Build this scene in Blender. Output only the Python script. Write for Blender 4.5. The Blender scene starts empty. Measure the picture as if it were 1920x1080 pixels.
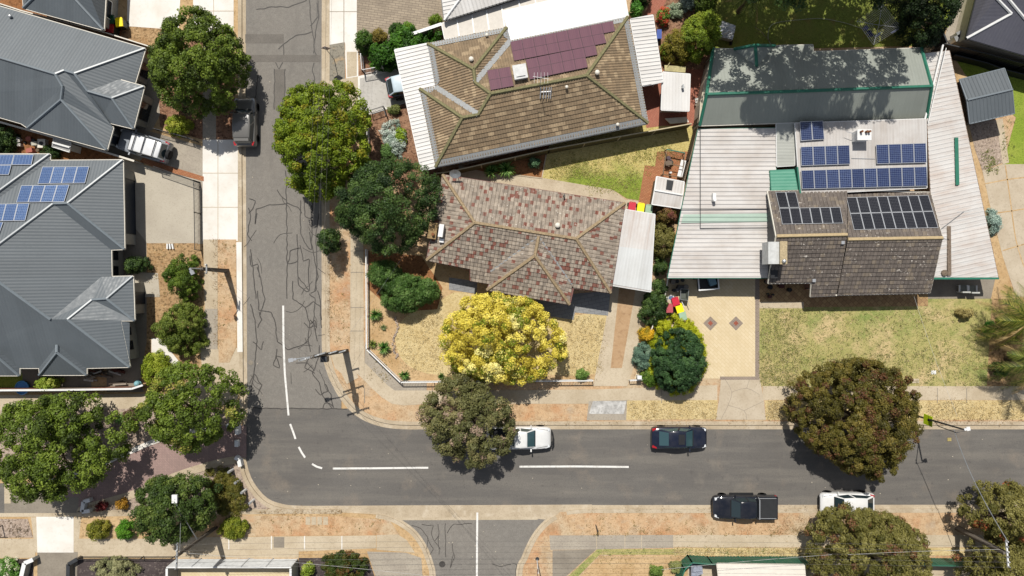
import bpy, bmesh, math, random
import numpy as np
from mathutils import Vector, Matrix, geometry
R = math.radians
rnd = random.Random(7)
rng = np.random.default_rng(11)
C = bpy.context.scene.collection
S = 22.4      # source pixels per metre on the ground
H = 57.0      # flying height of the drone, metres
G = 0.12      # kerb height: level of every block above the road
SUN = Vector((0.21*math.cos(R(58)), -0.978*math.cos(R(58)), -math.sin(R(58)))).normalized()

def P(px, py, z=0.0):
    k = (H - z)/H/S
    return Vector(((px-960)*k, (540-py)*k, z))
def P2(px, py, z=0.0):
    v = P(px, py, z); return (v.x, v.y)
CAM = Vector((0, 0, H))
class Plane:
    def __init__(s, a, b, inside, ze, pitch):
        a = P(a[0], a[1], ze); b = P(b[0], b[1], ze); i = P(inside[0], inside[1], ze)
        d = (b-a); d.z = 0; d.normalize()
        n = Vector((-d.y, d.x, 0))
        if (i-a).dot(n) < 0: n = -n
        s.up = n; s.o = a; s.t = math.tan(R(pitch))
        s.n = Vector((-n.x*s.t, -n.y*s.t, 1)).normalized()
    def hit(s, px, py):
        q = P(px, py, 0); d = (q-CAM)
        k = (s.o-CAM).dot(s.n)/d.dot(s.n)
        return CAM + d*k

# ---------- materials ----------
K = 1.5
def lin(h):
    h = h.lstrip('#')
    o = []
    for i in (0, 2, 4):
        c = int(h[i:i+2], 16)/255
        o.append(c/12.92 if c <= 0.04045 else ((c+0.055)/1.055)**2.4)
    return o
def col(h, k=None):
    k = K if k is None else k
    return tuple(min(0.9, c/k) for c in lin(h)) + (1,)
MATS = {}
class NT:
    def __init__(s, name):
        m = bpy.data.materials.new(name); m.use_nodes = True
        s.m = m; s.t = m.node_tree; s.n = s.t.nodes; s.l = s.t.links
        s.n.clear()
        s.out = s.n.new('ShaderNodeOutputMaterial'); s.bs = s.n.new('ShaderNodeBsdfPrincipled')
        s.l.new(s.bs.outputs[0], s.out.inputs[0])
        s.pos = s.n.new('ShaderNodeNewGeometry').outputs['Position']
        s._uv = None
    @property
    def uv(s):
        if s._uv is None:
            u = s.n.new('ShaderNodeUVMap'); u.uv_map = 'UVMap'; s._uv = u.outputs[0]
        return s._uv
    def put(s, sock, v):
        if hasattr(v, 'is_output') or isinstance(v, bpy.types.NodeSocket): s.l.new(v, sock)
        else: sock.default_value = v
    def noise(s, scale, detail=4, vec=None, rough=0.6, stretch=None, seed=0.0):
        n = s.n.new('ShaderNodeTexNoise'); n.inputs['Scale'].default_value = scale
        n.inputs['Detail'].default_value = detail; n.inputs['Roughness'].default_value = rough
        v = vec if vec is not None else s.pos
        mp = s.n.new('ShaderNodeMapping')
        mp.inputs['Location'].default_value = (seed, seed*0.7, seed*0.3)
        if stretch: mp.inputs['Scale'].default_value = stretch
        s.l.new(v, mp.inputs['Vector']); v = mp.outputs[0]
        s.l.new(v, n.inputs['Vector'])
        return n.outputs['Fac']
    def ramp(s, f, lo, hi, a=0.0, b=1.0):
        r = s.n.new('ShaderNodeMapRange'); s.l.new(f, r.inputs['Value'])
        r.inputs['From Min'].default_value = lo; r.inputs['From Max'].default_value = hi
        r.inputs['To Min'].default_value = a; r.inputs['To Max'].default_value = b
        return r.outputs[0]
    def math(s, op, a, b=0.0):
        m = s.n.new('ShaderNodeMath'); m.operation = op
        s.put(m.inputs[0], a); s.put(m.inputs[1], b); return m.outputs[0]
    def mix(s, f, a, b, mode='MIX'):
        m = s.n.new('ShaderNodeMix'); m.data_type = 'RGBA'; m.blend_type = mode
        s.put(m.inputs[0], f); s.put(m.inputs[6], a); s.put(m.inputs[7], b); return m.outputs[2]
    def bump(s, h, strength=0.5, dist=0.02):
        b = s.n.new('ShaderNodeBump'); b.inputs['Strength'].default_value = strength
        b.inputs['Distance'].default_value = dist; s.l.new(h, b.inputs['Height'])
        s.l.new(b.outputs[0], s.bs.inputs['Normal'])
    def fin(s, c, rough=0.8, spec=0.3, metal=0.0):
        s.put(s.bs.inputs['Base Color'], c); s.put(s.bs.inputs['Roughness'], rough)
        s.bs.inputs['Specular IOR Level'].default_value = spec; s.bs.inputs['Metallic'].default_value = metal
        return s.m
def ground(name, base, layers=(), rough=0.9, spec=0.2, bump=None, k=None):
    """layers: (scale, detail, lo, hi, colour, amount[, stretch])"""
    if name in MATS: return MATS[name]
    t = NT(name); c = col(base, k)
    for i, L in enumerate(layers):
        L = list(L)
        if L[0] > 10: L[0] *= 0.36; L[1] = min(L[1], 3); L[5] = min(1, L[5]*1.25)
        f = t.ramp(t.noise(L[0], L[1], stretch=(L[6] if len(L) > 6 else None), seed=i*3.7+len(name)), L[2], L[3], 0, L[5])
        c = t.mix(f, c, col(L[4], k))
    if bump: t.bump(t.noise(bump[0]*.4, 4), bump[1], bump[2]*2)
    MATS[name] = t.fin(c, rough, spec); return t.m
def plain(name, base, rough=0.5, spec=0.4, metal=0.0, var=0.12, scale=3.0, k=None):
    if name in MATS: return MATS[name]
    t = NT(name); c = col(base, k)
    d = tuple(x*(1-2*var) for x in c[:3]) + (1,)
    c2 = t.mix(t.ramp(t.noise(scale, 5), 0.35, 0.7), c, d)
    MATS[name] = t.fin(c2, rough, spec, metal); return t.m
def metalroof(name, base, dirt, rough=0.42, amt=0.5, streak=0.5, spec=0.5, k=None, sheet=0.76):
    if name in MATS: return MATS[name]
    t = NT(name); c = col(base, k)
    f = t.ramp(t.noise(0.5, 5), 0.4, 0.75, 0, amt); c = t.mix(f, c, col(dirt, k))
    f = t.ramp(t.noise(2.2, 5, vec=t.uv, stretch=(1.6, 0.12, 1)), 0.5, 0.8, 0, streak); c = t.mix(f, c, col(dirt, k))
    # sheet by sheet difference of tone
    w = t.n.new('ShaderNodeSeparateXYZ'); t.l.new(t.uv, w.inputs[0])
    q = t.math('FLOOR', t.math('DIVIDE', w.outputs[0], sheet))
    wn = t.n.new('ShaderNodeTexWhiteNoise'); wn.noise_dimensions = '1D'; t.l.new(q, wn.inputs['W'])
    c = t.mix(t.math('MULTIPLY', wn.outputs[0], 0.10), c, (0, 0, 0, 1))
    r = t.ramp(t.noise(3, 4), 0.3, 0.7, rough-0.06, rough+0.12)
    MATS[name] = t.fin(c, r, spec); return t.m
def tilemat(name, a, b, extra=None, lichen=None, w=0.33, hgt=0.30, rough=0.8, k=None, lich_amt=0.8):
    """one tone per tile: a..b, extra=(colour, share)"""
    if name in MATS: return MATS[name]
    t = NT(name)
    sx = t.n.new('ShaderNodeSeparateXYZ'); t.l.new(t.uv, sx.inputs[0])
    row = t.math('FLOOR', t.math('ADD', t.math('DIVIDE', sx.outputs[1], hgt), 0.001))
    cel = t.math('FLOOR', t.math('ADD', t.math('DIVIDE', sx.outputs[0], w), t.math('MULTIPLY', row, 0.5)))
    cb = t.n.new('ShaderNodeCombineXYZ'); t.l.new(cel, cb.inputs[0]); t.l.new(row, cb.inputs[1])
    wn = t.n.new('ShaderNodeTexWhiteNoise'); wn.noise_dimensions = '2D'; t.l.new(cb.outputs[0], wn.inputs['Vector'])
    r = wn.outputs[0]
    c = t.mix(r, col(a, k), col(b, k))
    if extra:
        f = t.ramp(r, 1-extra[1]-0.005, 1-extra[1]+0.005); c = t.mix(f, c, col(extra[0], k))
    c = t.mix(t.ramp(t.noise(1.1, 5), 0.42, 0.75, 0, 0.45), c, col(b, k))
    c = t.mix(t.ramp(t.noise(9, 4), 0.5, 0.8, 0, 0.45), c, col('#2a2622', k))
    if lichen:
        f = t.ramp(t.noise(5.5, 3), 0.62, 0.68, 0, lich_amt); f2 = t.ramp(t.noise(0.45, 2), 0.38, 0.58)
        c = t.mix(t.math('MULTIPLY', f, f2), c, col(lichen, k))
    MATS[name] = t.fin(c, rough, 0.25); return t.m
def paver(name, a, b, mortar, w, hgt, rot=0, k=None, msize=0.02, diag=False):
    if name in MATS: return MATS[name]
    t = NT(name)
    mp = t.n.new('ShaderNodeMapping'); mp.inputs['Rotation'].default_value = (0, 0, R(rot)); t.l.new(t.pos, mp.inputs[0])
    br = t.n.new('ShaderNodeTexBrick'); t.l.new(mp.outputs[0], br.inputs['Vector'])
    br.inputs['Scale'].default_value = 1; br.inputs['Brick Width'].default_value = w; br.inputs['Row Height'].default_value = hgt
    br.inputs['Mortar Size'].default_value = msize; br.inputs['Mortar Smooth'].default_value = 0.3
    br.inputs['Color1'].default_value = col(a, k); br.inputs['Color2'].default_value = col(b, k); br.inputs['Mortar'].default_value = col(mortar, k)
    c = t.mix(t.ramp(t.noise(0.6, 5), 0.42, 0.72, 0, 0.5), br.outputs['Color'], col(mortar, k))
    c = t.mix(t.ramp(t.noise(6, 5), 0.5, 0.75, 0, 0.3), c, col(b, k))
    MATS[name] = t.fin(c, 0.85, 0.25); return t.m
def leafmat():
    if 'leaf' in MATS: return MATS['leaf']
    t = NT('leaf')
    a = t.n.new('ShaderNodeAttribute'); a.attribute_name = 'Col'
    t.bs.inputs['Roughness'].default_value = 0.55; t.bs.inputs['Specular IOR Level'].default_value = 0.25
    t.l.new(a.outputs['Color'], t.bs.inputs['Base Color'])
    tr = t.n.new('ShaderNodeBsdfTranslucent'); t.l.new(a.outputs['Color'], tr.inputs[0])
    mx = t.n.new('ShaderNodeMixShader'); mx.inputs[0].default_value = 0.28
    t.l.new(t.bs.outputs[0], mx.inputs[1]); t.l.new(tr.outputs[0], mx.inputs[2]); t.l.new(mx.outputs[0], t.out.inputs[0])
    MATS['leaf'] = t.m; return t.m
def panelmat(name, a, b, line, nx, ny, rough=0.18):
    if name in MATS: return MATS[name]
    t = NT(name)
    br = t.n.new('ShaderNodeTexBrick'); t.l.new(t.uv, br.inputs['Vector']); br.offset = 0.0
    br.inputs['Scale'].default_value = 1; br.inputs['Brick Width'].default_value = 1/nx; br.inputs['Row Height'].default_value = 1/ny
    br.inputs['Mortar Size'].default_value = 0.006
    br.inputs['Color1'].default_value = col(a); br.inputs['Color2'].default_value = col(b); br.inputs['Mortar'].default_value = col(line)
    oi = t.n.new('ShaderNodeObjectInfo')
    c = t.mix(t.math('MULTIPLY', oi.outputs['Random'], 0.45), br.outputs['Color'], col(b))
    MATS[name] = t.fin(c, rough, 0.5); return t.m

# ---------- mesh builder ----------
class MB:
    def __init__(s): s.v = []; s.f = []; s.uv = []; s.mi = []
    def face(s, pts, uv=None, m=0):
        i = len(s.v); s.v += [tuple(p) for p in pts]; s.f.append(tuple(range(i, i+len(pts))))
        s.uv.append(uv if uv else [(p[0], p[1]) for p in pts]); s.mi.append(m); return s
    def prism(s, pts, z0, z1, m=0, bottom=False):
        pts = [(p[0], p[1]) for p in pts]
        if sum(a[0]*b[1]-b[0]*a[1] for a, b in zip(pts, pts[1:]+pts[:1])) < 0: pts = pts[::-1]
        s.face([(x, y, z1) for x, y in pts], m=m)
        for (a, b) in zip(pts, pts[1:]+pts[:1]):
            l = math.hypot(b[0]-a[0], b[1]-a[1])
            s.face([(a[0], a[1], z0), (b[0], b[1], z0), (b[0], b[1], z1), (a[0], a[1], z1)], [(0, z0), (l, z0), (l, z1), (0, z1)], m)
        if bottom: s.face([(x, y, z0) for x, y in pts[::-1]], m=m)
        return s
    def hexa(s, p, m=0):
        """8 points: bottom 0-3, top 4-7 (counter-clockwise seen from above)"""
        for q in ((3, 2, 1, 0), (4, 5, 6, 7), (0, 1, 5, 4), (1, 2, 6, 5), (2, 3, 7, 6), (3, 0, 4, 7)):
            s.face([p[i] for i in q], m=m)
        return s
    def box(s, c, size, rz=0.0, m=0, ry=0.0):
        x, y, z = (d/2 for d in size); M = Matrix.Rotation(rz, 3, 'Z') @ Matrix.Rotation(ry, 3, 'Y'); c = Vector(c)
        return s.hexa([c + M @ Vector(q) for q in ((-x,-y,-z),(x,-y,-z),(x,y,-z),(-x,y,-z),(-x,-y,z),(x,-y,z),(x,y,z),(-x,y,z))], m)
    def bar(s, a, b, w, h, m=0, up=Vector((0, 0, 1))):
        a = Vector(a); b = Vector(b); d = (b-a).normalized()
        if abs(d.dot(up)) > 0.98: up = Vector((0, 1, 0))
        sd = d.cross(up).normalized(); u = sd.cross(d).normalized(); p = []
        for z in (-h/2, h/2):
            p += [a - sd*w/2 + u*z, a + sd*w/2 + u*z, b + sd*w/2 + u*z, b - sd*w/2 + u*z]
        return s.hexa(p, m)
    def tube(s, pts, r, n=6, m=0, caps=True):
        pts = [Vector(p) for p in pts]; rs = r if isinstance(r, (list, tuple)) else [r]*len(pts); rings = []
        for i, p in enumerate(pts):
            d = (pts[min(i+1, len(pts)-1)] - pts[max(i-1, 0)]).normalized()
            up = Vector((0, 0, 1)) if abs(d.z) < 0.95 else Vector((1, 0, 0))
            a = d.cross(up).normalized(); b = d.cross(a).normalized()
            rings.append([p + (a*math.cos(2*math.pi*k/n) + b*math.sin(2*math.pi*k/n))*rs[i] for k in range(n)])
        for A, B in zip(rings, rings[1:]):
            for k in range(n): s.face([A[k], A[(k+1) % n], B[(k+1) % n], B[k]], m=m)
        if caps: s.face(rings[0][::-1], m=m); s.face(rings[-1], m=m)
        return s
    def cyl(s, c, r, h, n=14, m=0, r2=None):
        r2 = r if r2 is None else r2; c = Vector(c)
        A = [c + Vector((r*math.cos(2*math.pi*k/n), r*math.sin(2*math.pi*k/n), 0)) for k in range(n)]
        B = [c + Vector((r2*math.cos(2*math.pi*k/n), r2*math.sin(2*math.pi*k/n), h)) for k in range(n)]
        for k in range(n): s.face([A[k], A[(k+1) % n], B[(k+1) % n], B[k]], m=m)
        s.face(A[::-1], m=m); s.face(B, m=m); return s
    def ball(s, c, r, n=10, m=0, sz=1.0):
        c = Vector(c); k = n//2
        g = lambda i, j: c + Vector((r*math.sin(math.pi*i/k)*math.cos(2*math.pi*j/n), r*math.sin(math.pi*i/k)*math.sin(2*math.pi*j/n), r*sz*math.cos(math.pi*i/k)))
        for i in range(k):
            for j in range(n):
                q = [g(i, j), g(i+1, j), g(i+1, j+1), g(i, j+1)]
                if i == 0: q = [q[0], q[1], q[2]]
                elif i == k-1: q = [q[0], q[1], q[3]]
                s.face(q, m=m)
        return s
    def build(s, name, mats, parent=None, smooth=False, weld=False, subsurf=0):
        o0 = Vector(parent['_w']) if parent is not None else Vector((0, 0, 0))
        me = bpy.data.meshes.new(name)
        me.from_pydata([(v[0]-o0.x, v[1]-o0.y, v[2]-o0.z) for v in s.v], [], s.f)
        uvl = me.uv_layers.new(name='UVMap')
        flat = [c for f in s.uv for u in f for c in u]
        uvl.data.foreach_set('uv', flat)
        for m in (mats if isinstance(mats, (list, tuple)) else [mats]): me.materials.append(m)
        me.polygons.foreach_set('material_index', s.mi)
        if weld:
            bm = bmesh.new(); bm.from_mesh(me); bmesh.ops.remove_doubles(bm, verts=bm.verts, dist=0.0005)
            bmesh.ops.recalc_face_normals(bm, faces=bm.faces); bm.to_mesh(me); bm.free()
        if smooth: me.polygons.foreach_set('use_smooth', [True]*len(me.polygons))
        me.update()
        o = bpy.data.objects.new(name, me); C.objects.link(o)
        if subsurf:
            md = o.modifiers.new('round', 'SUBSURF'); md.levels = subsurf; md.render_levels = subsurf
        if parent is not None:
            o.parent = parent; o['_w'] = parent['_w']
        else: o['_w'] = (0.0, 0.0, 0.0)
        return o
def tag(o, label=None, cat=None, group=None, kind=None):
    for k, v in (('label', label), ('category', cat), ('group', group), ('kind', kind)):
        if v: o[k] = v
    return o
def thing(name, label, cat, loc, group=None):
    o = bpy.data.objects.new(name, None); C.objects.link(o); o.empty_display_size = 0.3
    o.location = loc; o['_w'] = tuple(loc); return tag(o, label, cat, group)
def copy_tree(o, loc, rz=None, label=None, group=None, parent=None):
    c = o.copy(); C.objects.link(c)
    if parent is None:
        c.location = loc; c['_w'] = tuple(loc)
        if rz is not None: c.rotation_euler = (0, 0, rz)
        if label: c['label'] = label
        if group: c['group'] = group
    else: c.parent = parent
    for ch in list(o.children): copy_tree(ch, None, parent=c)
    return c
def struct(name, mb, m, label=None):
    o = mb.build(name, m); o['kind'] = 'structure'
    if label: o['label'] = label
    return o
SHEETS = [0]
def sheet(name, m, pts, layer=1, z=G, label=None, subdiv=0):
    SHEETS[0] += 1
    mb = MB(); zz = z + 0.004*layer + 0.00022*(SHEETS[0] % 16)
    q = [P2(x, y, zz) for x, y in pts]
    if sum(a[0]*b[1]-b[0]*a[1] for a, b in zip(q, q[1:]+q[:1])) < 0: q = q[::-1]
    for t in geometry.tessellate_polygon([[Vector((x, y, 0)) for x, y in q]]):
        tri = [q[i] for i in t]
        if (tri[1][0]-tri[0][0])*(tri[2][1]-tri[0][1])-(tri[2][0]-tri[0][0])*(tri[1][1]-tri[0][1]) < 0: tri = tri[::-1]
        mb.face([(x, y, zz) for x, y in tri])
    return struct(name, mb, m, label)
def ribbon_pts(pts, w):
    """closed outline of a polyline of width w (pixels in, pixels out)"""
    L, Rr = [], []
    for i, p in enumerate(pts):
        a = Vector(pts[max(i-1, 0)]); b = Vector(pts[min(i+1, len(pts)-1)]); d = (b-a).normalized(); n = Vector((-d.y, d.x))*w/2
        L.append((p[0]+n.x, p[1]+n.y)); Rr.append((p[0]-n.x, p[1]-n.y))
    return L, Rr
def ribbon(mb, pts, w, z):
    L, Rr = ribbon_pts(pts, w)
    for i in range(len(pts)-1):
        q = [P(*p, z) for p in (L[i], L[i+1], Rr[i+1], Rr[i])]
        if (q[1]-q[0]).cross(q[2]-q[0]).z < 0: q = q[::-1]
        mb.face(q)
def smooth_line(pts, n=6):
    out = []; p = [Vector(q) for q in pts]
    for i in range(len(p)-1):
        a = p[max(i-1, 0)]; b = p[i]; c = p[i+1]; d = p[min(i+2, len(p)-1)]
        for k in range(n):
            t = k/n; out.append(0.5*((2*b)+(c-a)*t+(2*a-5*b+4*c-d)*t*t+(3*b-a-3*c+d)*t**3))
    out.append(p[-1]); return [tuple(q) for q in out]

# ---------- roofs ----------
CORR = (0.25, [(0, 0), (0.5, 0.008)])
WIDE2 = (0.33, [(0, 0), (0.66, 0), (0.72, 0.028), (0.94, 0.028)])
WIDE = (0.34, [(0, 0), (0.62, 0), (0.67, 0.05), (0.94, 0.05)])
RIB = (0.30, [(0, 0), (0.74, 0), (0.78, 0.05), (0.92, 0.05)])
TILE = (0.30, [(0, -0.015), (0.10, 0.025), (0.5, 0.035), (0.90, 0.025)])
ROLL = (0.21, [(0, 0), (0.45, 0.06), (0.75, 0.0)])
FLAT = (50, [(0, 0)])
def clip(poly, ax, lim, keep_less):
    out = []
    for i in range(len(poly)):
        a, b = poly[i-1], poly[i]
        ia = (a[ax] <= lim) if keep_less else (a[ax] >= lim); ib = (b[ax] <= lim) if keep_less else (b[ax] >= lim)
        if ia != ib:
            t = (lim-a[ax])/(b[ax]-a[ax]); out.append(tuple(a[k]+(b[k]-a[k])*t for k in range(len(a))))
        if ib: out.append(b)
    return out
def roof_face(mb, pts, prof=CORR, course=None, udir=None, m=0, lift=0.0):
    """a roof face with its true sheet or tile profile; u runs along the eave, v up the slope"""
    pts = [Vector(p) for p in pts]
    n = Vector((0, 0, 0))
    for a, b in zip(pts, pts[1:]+pts[:1]): n += a.cross(b)
    n.normalize()
    if n.z < 0: n = -n; pts = pts[::-1]
    if udir is not None: U = Vector((udir[0], udir[1], 0)).normalized()
    else:
        U = Vector((0, 0, 1)).cross(n); U.z = 0
        U = U.normalized() if U.length > 1e-4 else Vector((1, 0, 0))
    V = Vector((-U.y, U.x, 0))
    slope = max(0.3, n.z)
    per, pr = prof; tess = geometry.tessellate_polygon([[Vector((p.x, p.y, 0)) for p in pts]])
    cuts = [(f*per, h) for f, h in pr]
    for t in tess:
        T = [pts[i] for i in t]
        tn = (T[1]-T[0]).cross(T[2]-T[0])
        if tn.length < 1e-6: continue
        if tn.z < 0: tn = -tn; T = T[::-1]
        tn.normalize()
        base = [(p.dot(U), p.dot(V), p.z) for p in T]
        v0 = min(b[1] for b in base); v1 = max(b[1] for b in base)
        if course:
            cs = course*slope; bands = [(k*cs, (k+1)*cs) for k in range(math.floor(v0/cs), math.ceil(v1/cs))]
        else: bands = [(v0-1, v1+1)]
        for (b0, b1) in bands:
            q = base
            if course:
                q = clip(clip(q, 1, b0, False), 1, b1, True)
                if len(q) < 3: continue
            u0 = min(b[0] for b in q); u1 = max(b[0] for b in q)
            for k in range(math.floor(u0/per), math.ceil(u1/per)+1):
                for j in range(len(cuts)):
                    c0, h0 = cuts[j]; c1, h1 = cuts[j+1] if j+1 < len(cuts) else (per+cuts[0][0], cuts[0][1])
                    lo, hi = k*per+c0, k*per+c1
                    if hi <= u0 or lo >= u1: continue
                    r = clip(clip(q, 0, lo, False), 0, hi, True)
                    if len(r) < 3: continue
                    P3 = []; uvs = []; low = []
                    for (u, v, z) in r:
                        h = h0+(h1-h0)*(u-lo)/(hi-lo) + lift
                        if course: h += 0.055*(1-(v-b0)/(b1-b0))
                        P3.append(U*u + V*v + Vector((0, 0, z)) + n*h); uvs.append((u, v/slope))
                        low.append(abs(v-b0) < 1e-5)
                    mb.face(P3, uvs, m)
                    if course:
                        for i in range(len(r)):
                            if low[i-1] and low[i]:
                                a, b = P3[i-1], P3[i]
                                mb.face([b, a, a-n*0.065, b-n*0.065], [uvs[i], uvs[i-1], uvs[i-1], uvs[i]], m)
def inset(poly, d):
    """offset a closed polygon (world xy) inwards by d"""
    p = [Vector((q[0], q[1])) for q in poly]
    if sum(a.x*b.y-b.x*a.y for a, b in zip(p, p[1:]+p[:1])) < 0: p = p[::-1]
    out = []; n = len(p)
    for i in range(n):
        a, b, c = p[i-1], p[i], p[(i+1) % n]
        d1 = (b-a).normalized(); d2 = (c-b).normalized(); n1 = Vector((-d1.y, d1.x)); n2 = Vector((-d2.y, d2.x))
        k = 1+n1.dot(n2)
        out.append(b + (n1+n2)*(d/k if k > 0.15 else d))
    return out
def house(name, label, cat, V, planes, faces, eave, ridges, roofmat, capmat, wallmat, guttermat, prof=CORR, course=None,
          ze=2.7, overhang=0.5, capr=0.11, group=None, udir=None, gut=0.13, wall=True, cap_name='ridge_cap'):
    W = {}
    for k, (px, py, pl) in V.items():
        W[k] = P(px, py, pl) if isinstance(pl, (int, float)) else planes[pl].hit(px, py)
    c = sum((W[k] for k in eave), Vector())/len(eave)
    h = thing(name, label, cat, (c.x, c.y, G), group)
    mb = MB()
    for f in faces: roof_face(mb, [W[k] for k in f], prof, course, udir)
    roof = mb.build('roof', roofmat, h)
    if ridges:
        left = list(ridges)
        while left:                      # one capping per connected run of ridges and hips
            run = [left.pop()]; grow = True
            while grow:
                grow = False
                for e in list(left):
                    if any(set(e) & set(q) for q in run): run.append(e); left.remove(e); grow = True
            mb = MB()
            for a, b in run: mb.tube([W[a]+Vector((0, 0, 0.03)), W[b]+Vector((0, 0, 0.03))], capr, 6)
            mb.build(cap_name, capmat, roof)
    ev = [W[k] for k in eave]
    mb = MB()
    for a, b in zip(ev, ev[1:]+ev[:1]):
        if (a-b).length > 0.05: mb.bar(a-Vector((0, 0, 0.09)), b-Vector((0, 0, 0.09)), gut, 0.12)
    mb.build('gutter', guttermat, roof)
    if wall:
        q = inset([(p.x, p.y) for p in ev], overhang); zt = min(p.z for p in ev)-0.02
        mb = MB().prism(q, G-0.02, zt)
        mb.face([(p.x, p.y, zt-0.02) for p in inset([(p.x, p.y) for p in ev], 0.02)][::-1])
        mb.build('wall', wallmat, h)
        h['_wl'] = [c for p in q for c in (p.x, p.y)]
        h['_rev'] = int(sum(a.x*b.y-b.x*a.y for a, b in zip(ev, ev[1:]+ev[:1])) < 0)
    return h, W, roof
def opening(h, edge, t0, t1, z0, z1, frame, glass, name='window'):
    """a window or door on wall edge `edge` between fractions t0..t1"""
    q = list(h['_wl']); n = len(q)//2
    if h['_rev']: edge = (n-2-edge) % n; t0, t1 = 1-t1, 1-t0
    a = Vector((q[2*edge], q[2*edge+1], 0)); e2 = (edge+1) % n; b = Vector((q[2*e2], q[2*e2+1], 0))
    d = (b-a); L = d.length; d.normalize(); nn = Vector((d.y, -d.x, 0))
    A = a+d*L*t0; B = a+d*L*t1; mb = MB()
    f = 0.06
    for p, r in ((A, A+d*f), (B-d*f, B)):
        mb.hexa([p+nn*0.002+Vector((0,0,z0)), r+nn*0.002+Vector((0,0,z0)), r+nn*0.05+Vector((0,0,z0)), p+nn*0.05+Vector((0,0,z0)),
                 p+nn*0.002+Vector((0,0,z1)), r+nn*0.002+Vector((0,0,z1)), r+nn*0.05+Vector((0,0,z1)), p+nn*0.05+Vector((0,0,z1))])
    for zz in (z0, z1-f):
        p, r = A+d*f, B-d*f
        mb.hexa([p+nn*0.002+Vector((0,0,zz)), r+nn*0.002+Vector((0,0,zz)), r+nn*0.05+Vector((0,0,zz)), p+nn*0.05+Vector((0,0,zz)),
                 p+nn*0.002+Vector((0,0,zz+f)), r+nn*0.002+Vector((0,0,zz+f)), r+nn*0.05+Vector((0,0,zz+f)), p+nn*0.05+Vector((0,0,zz+f))])
    w = mb.build(name, frame, h)
    p, r = A+d*f+nn*0.02, B-d*f+nn*0.02
    MB().face([(p.x,p.y,z0+f), (r.x,r.y,z0+f), (r.x,r.y,z1-f), (p.x,p.y,z1-f)]).build('pane' if name == 'window' else 'door_leaf', glass, w)
def panels(h, pl, quad, nc, nr, m, frame, off=0.12, fr=0.035, gap=0.012):
    """a block of solar panels lying on plane pl; quad = four pixel corners TL TR BR BL"""
    c = [pl.hit(*p) for p in quad]; n = pl.n
    f = lambda s, t: (c[0]*(1-s)+c[1]*s)*(1-t)+(c[3]*(1-s)+c[2]*s)*t
    for j in range(nr):
        for i in range(nc):
            q = [f(i/nc, j/nr), f((i+1)/nc, j/nr), f((i+1)/nc, (j+1)/nr), f(i/nc, (j+1)/nr)]
            cc = sum(q, Vector())/4; q = [cc+(p-cc)*(1-gap) for p in q]
            lo = [p+n*(off-0.04) for p in q]; hi = [p+n*off for p in q]
            wd = (hi[1]-hi[0]).length; a = 1-2*fr/wd; b = 1-2*fr/max(0.2, (hi[2]-hi[1]).length)
            ux = (hi[1]-hi[0]+hi[2]-hi[3])/4; uy = (hi[2]-hi[1]+hi[3]-hi[0])/4; hc = cc+n*off
            inn = [hc-ux*a-uy*b, hc+ux*a-uy*b, hc+ux*a+uy*b, hc-ux*a+uy*b]
            mb = MB()
            for k in range(4):
                k2 = (k+1) % 4
                mb.face([hi[k2], hi[k], inn[k], inn[k2]], m=1); mb.face([lo[k], lo[k2], hi[k2], hi[k]], m=1)
            mb.face(inn[::-1], [(0, 1), (1, 1), (1, 0), (0, 0)], 0); mb.face(lo, m=1)
            # mounting feet so that the panel stands on the roof
            for k in range(4): mb.bar(lo[k]*0.85+cc*0.15 - n*0.0, lo[k]*0.85+cc*0.15 + n*(0.03-off+0.02), 0.05, 0.05, 1)
            mb.build('solar_panel', [m, frame], h)
# ---------- vegetation ----------
def leaf_mesh(name, pos, nrm, size, cols, parent=None, aspect=0.72):
    """pos,nrm (N,3), size (N,), cols (N,3): one four-cornered leaf per row"""
    N = len(pos); t = rng.normal(size=(N, 3)); nrm = nrm/np.linalg.norm(nrm, axis=1, keepdims=True)
    t -= nrm*np.sum(t*nrm, axis=1, keepdims=True); t /= np.linalg.norm(t, axis=1, keepdims=True)+1e-9
    b = np.cross(nrm, t); s = size[:, None]; o0 = np.array(parent['_w']) if parent is not None else np.zeros(3)
    p = pos-o0
    v = np.empty((N, 4, 3)); v[:, 0] = p-t*s*0.5; v[:, 1] = p+b*s*aspect*0.5+nrm*s*0.06; v[:, 2] = p+t*s*0.5; v[:, 3] = p-b*s*aspect*0.5+nrm*s*0.06
    me = bpy.data.meshes.new(name); me.vertices.add(4*N); me.vertices.foreach_set('co', v.ravel())
    me.loops.add(4*N); me.loops.foreach_set('vertex_index', np.arange(4*N, dtype=np.int32))
    me.polygons.add(N); me.polygons.foreach_set('loop_start', np.arange(0, 4*N, 4, dtype=np.int32)); me.polygons.foreach_set('loop_total', np.full(N, 4, dtype=np.int32))
    at = me.attributes.new('Col', 'FLOAT_COLOR', 'POINT')
    c = np.ones((N, 4, 4)); c[:, :, :3] = cols[:, None, :]; at.data.foreach_set('color', c.ravel())
    me.materials.append(leafmat()); me.update(calc_edges=True)
    o = bpy.data.objects.new(name, me); C.objects.link(o)
    if parent is not None: o.parent = parent; o['_w'] = parent['_w']
    else: o['_w'] = (0.0, 0.0, 0.0)
    return o
def lobed(pts, seed):
    """polar outline r(theta) of a star-shaped polygon given in world xy"""
    p = np.array(pts); c = p.mean(0); d = p-c; a = np.arctan2(d[:, 1], d[:, 0]); r = np.hypot(d[:, 0], d[:, 1]); o = np.argsort(a)
    a = a[o]; r = r[o]; a = np.concatenate([a-2*np.pi, a, a+2*np.pi]); r = np.concatenate([r, r, r])
    return c, lambda th: np.interp(np.mod(th+np.pi, 2*np.pi)-np.pi, a, r)
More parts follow.
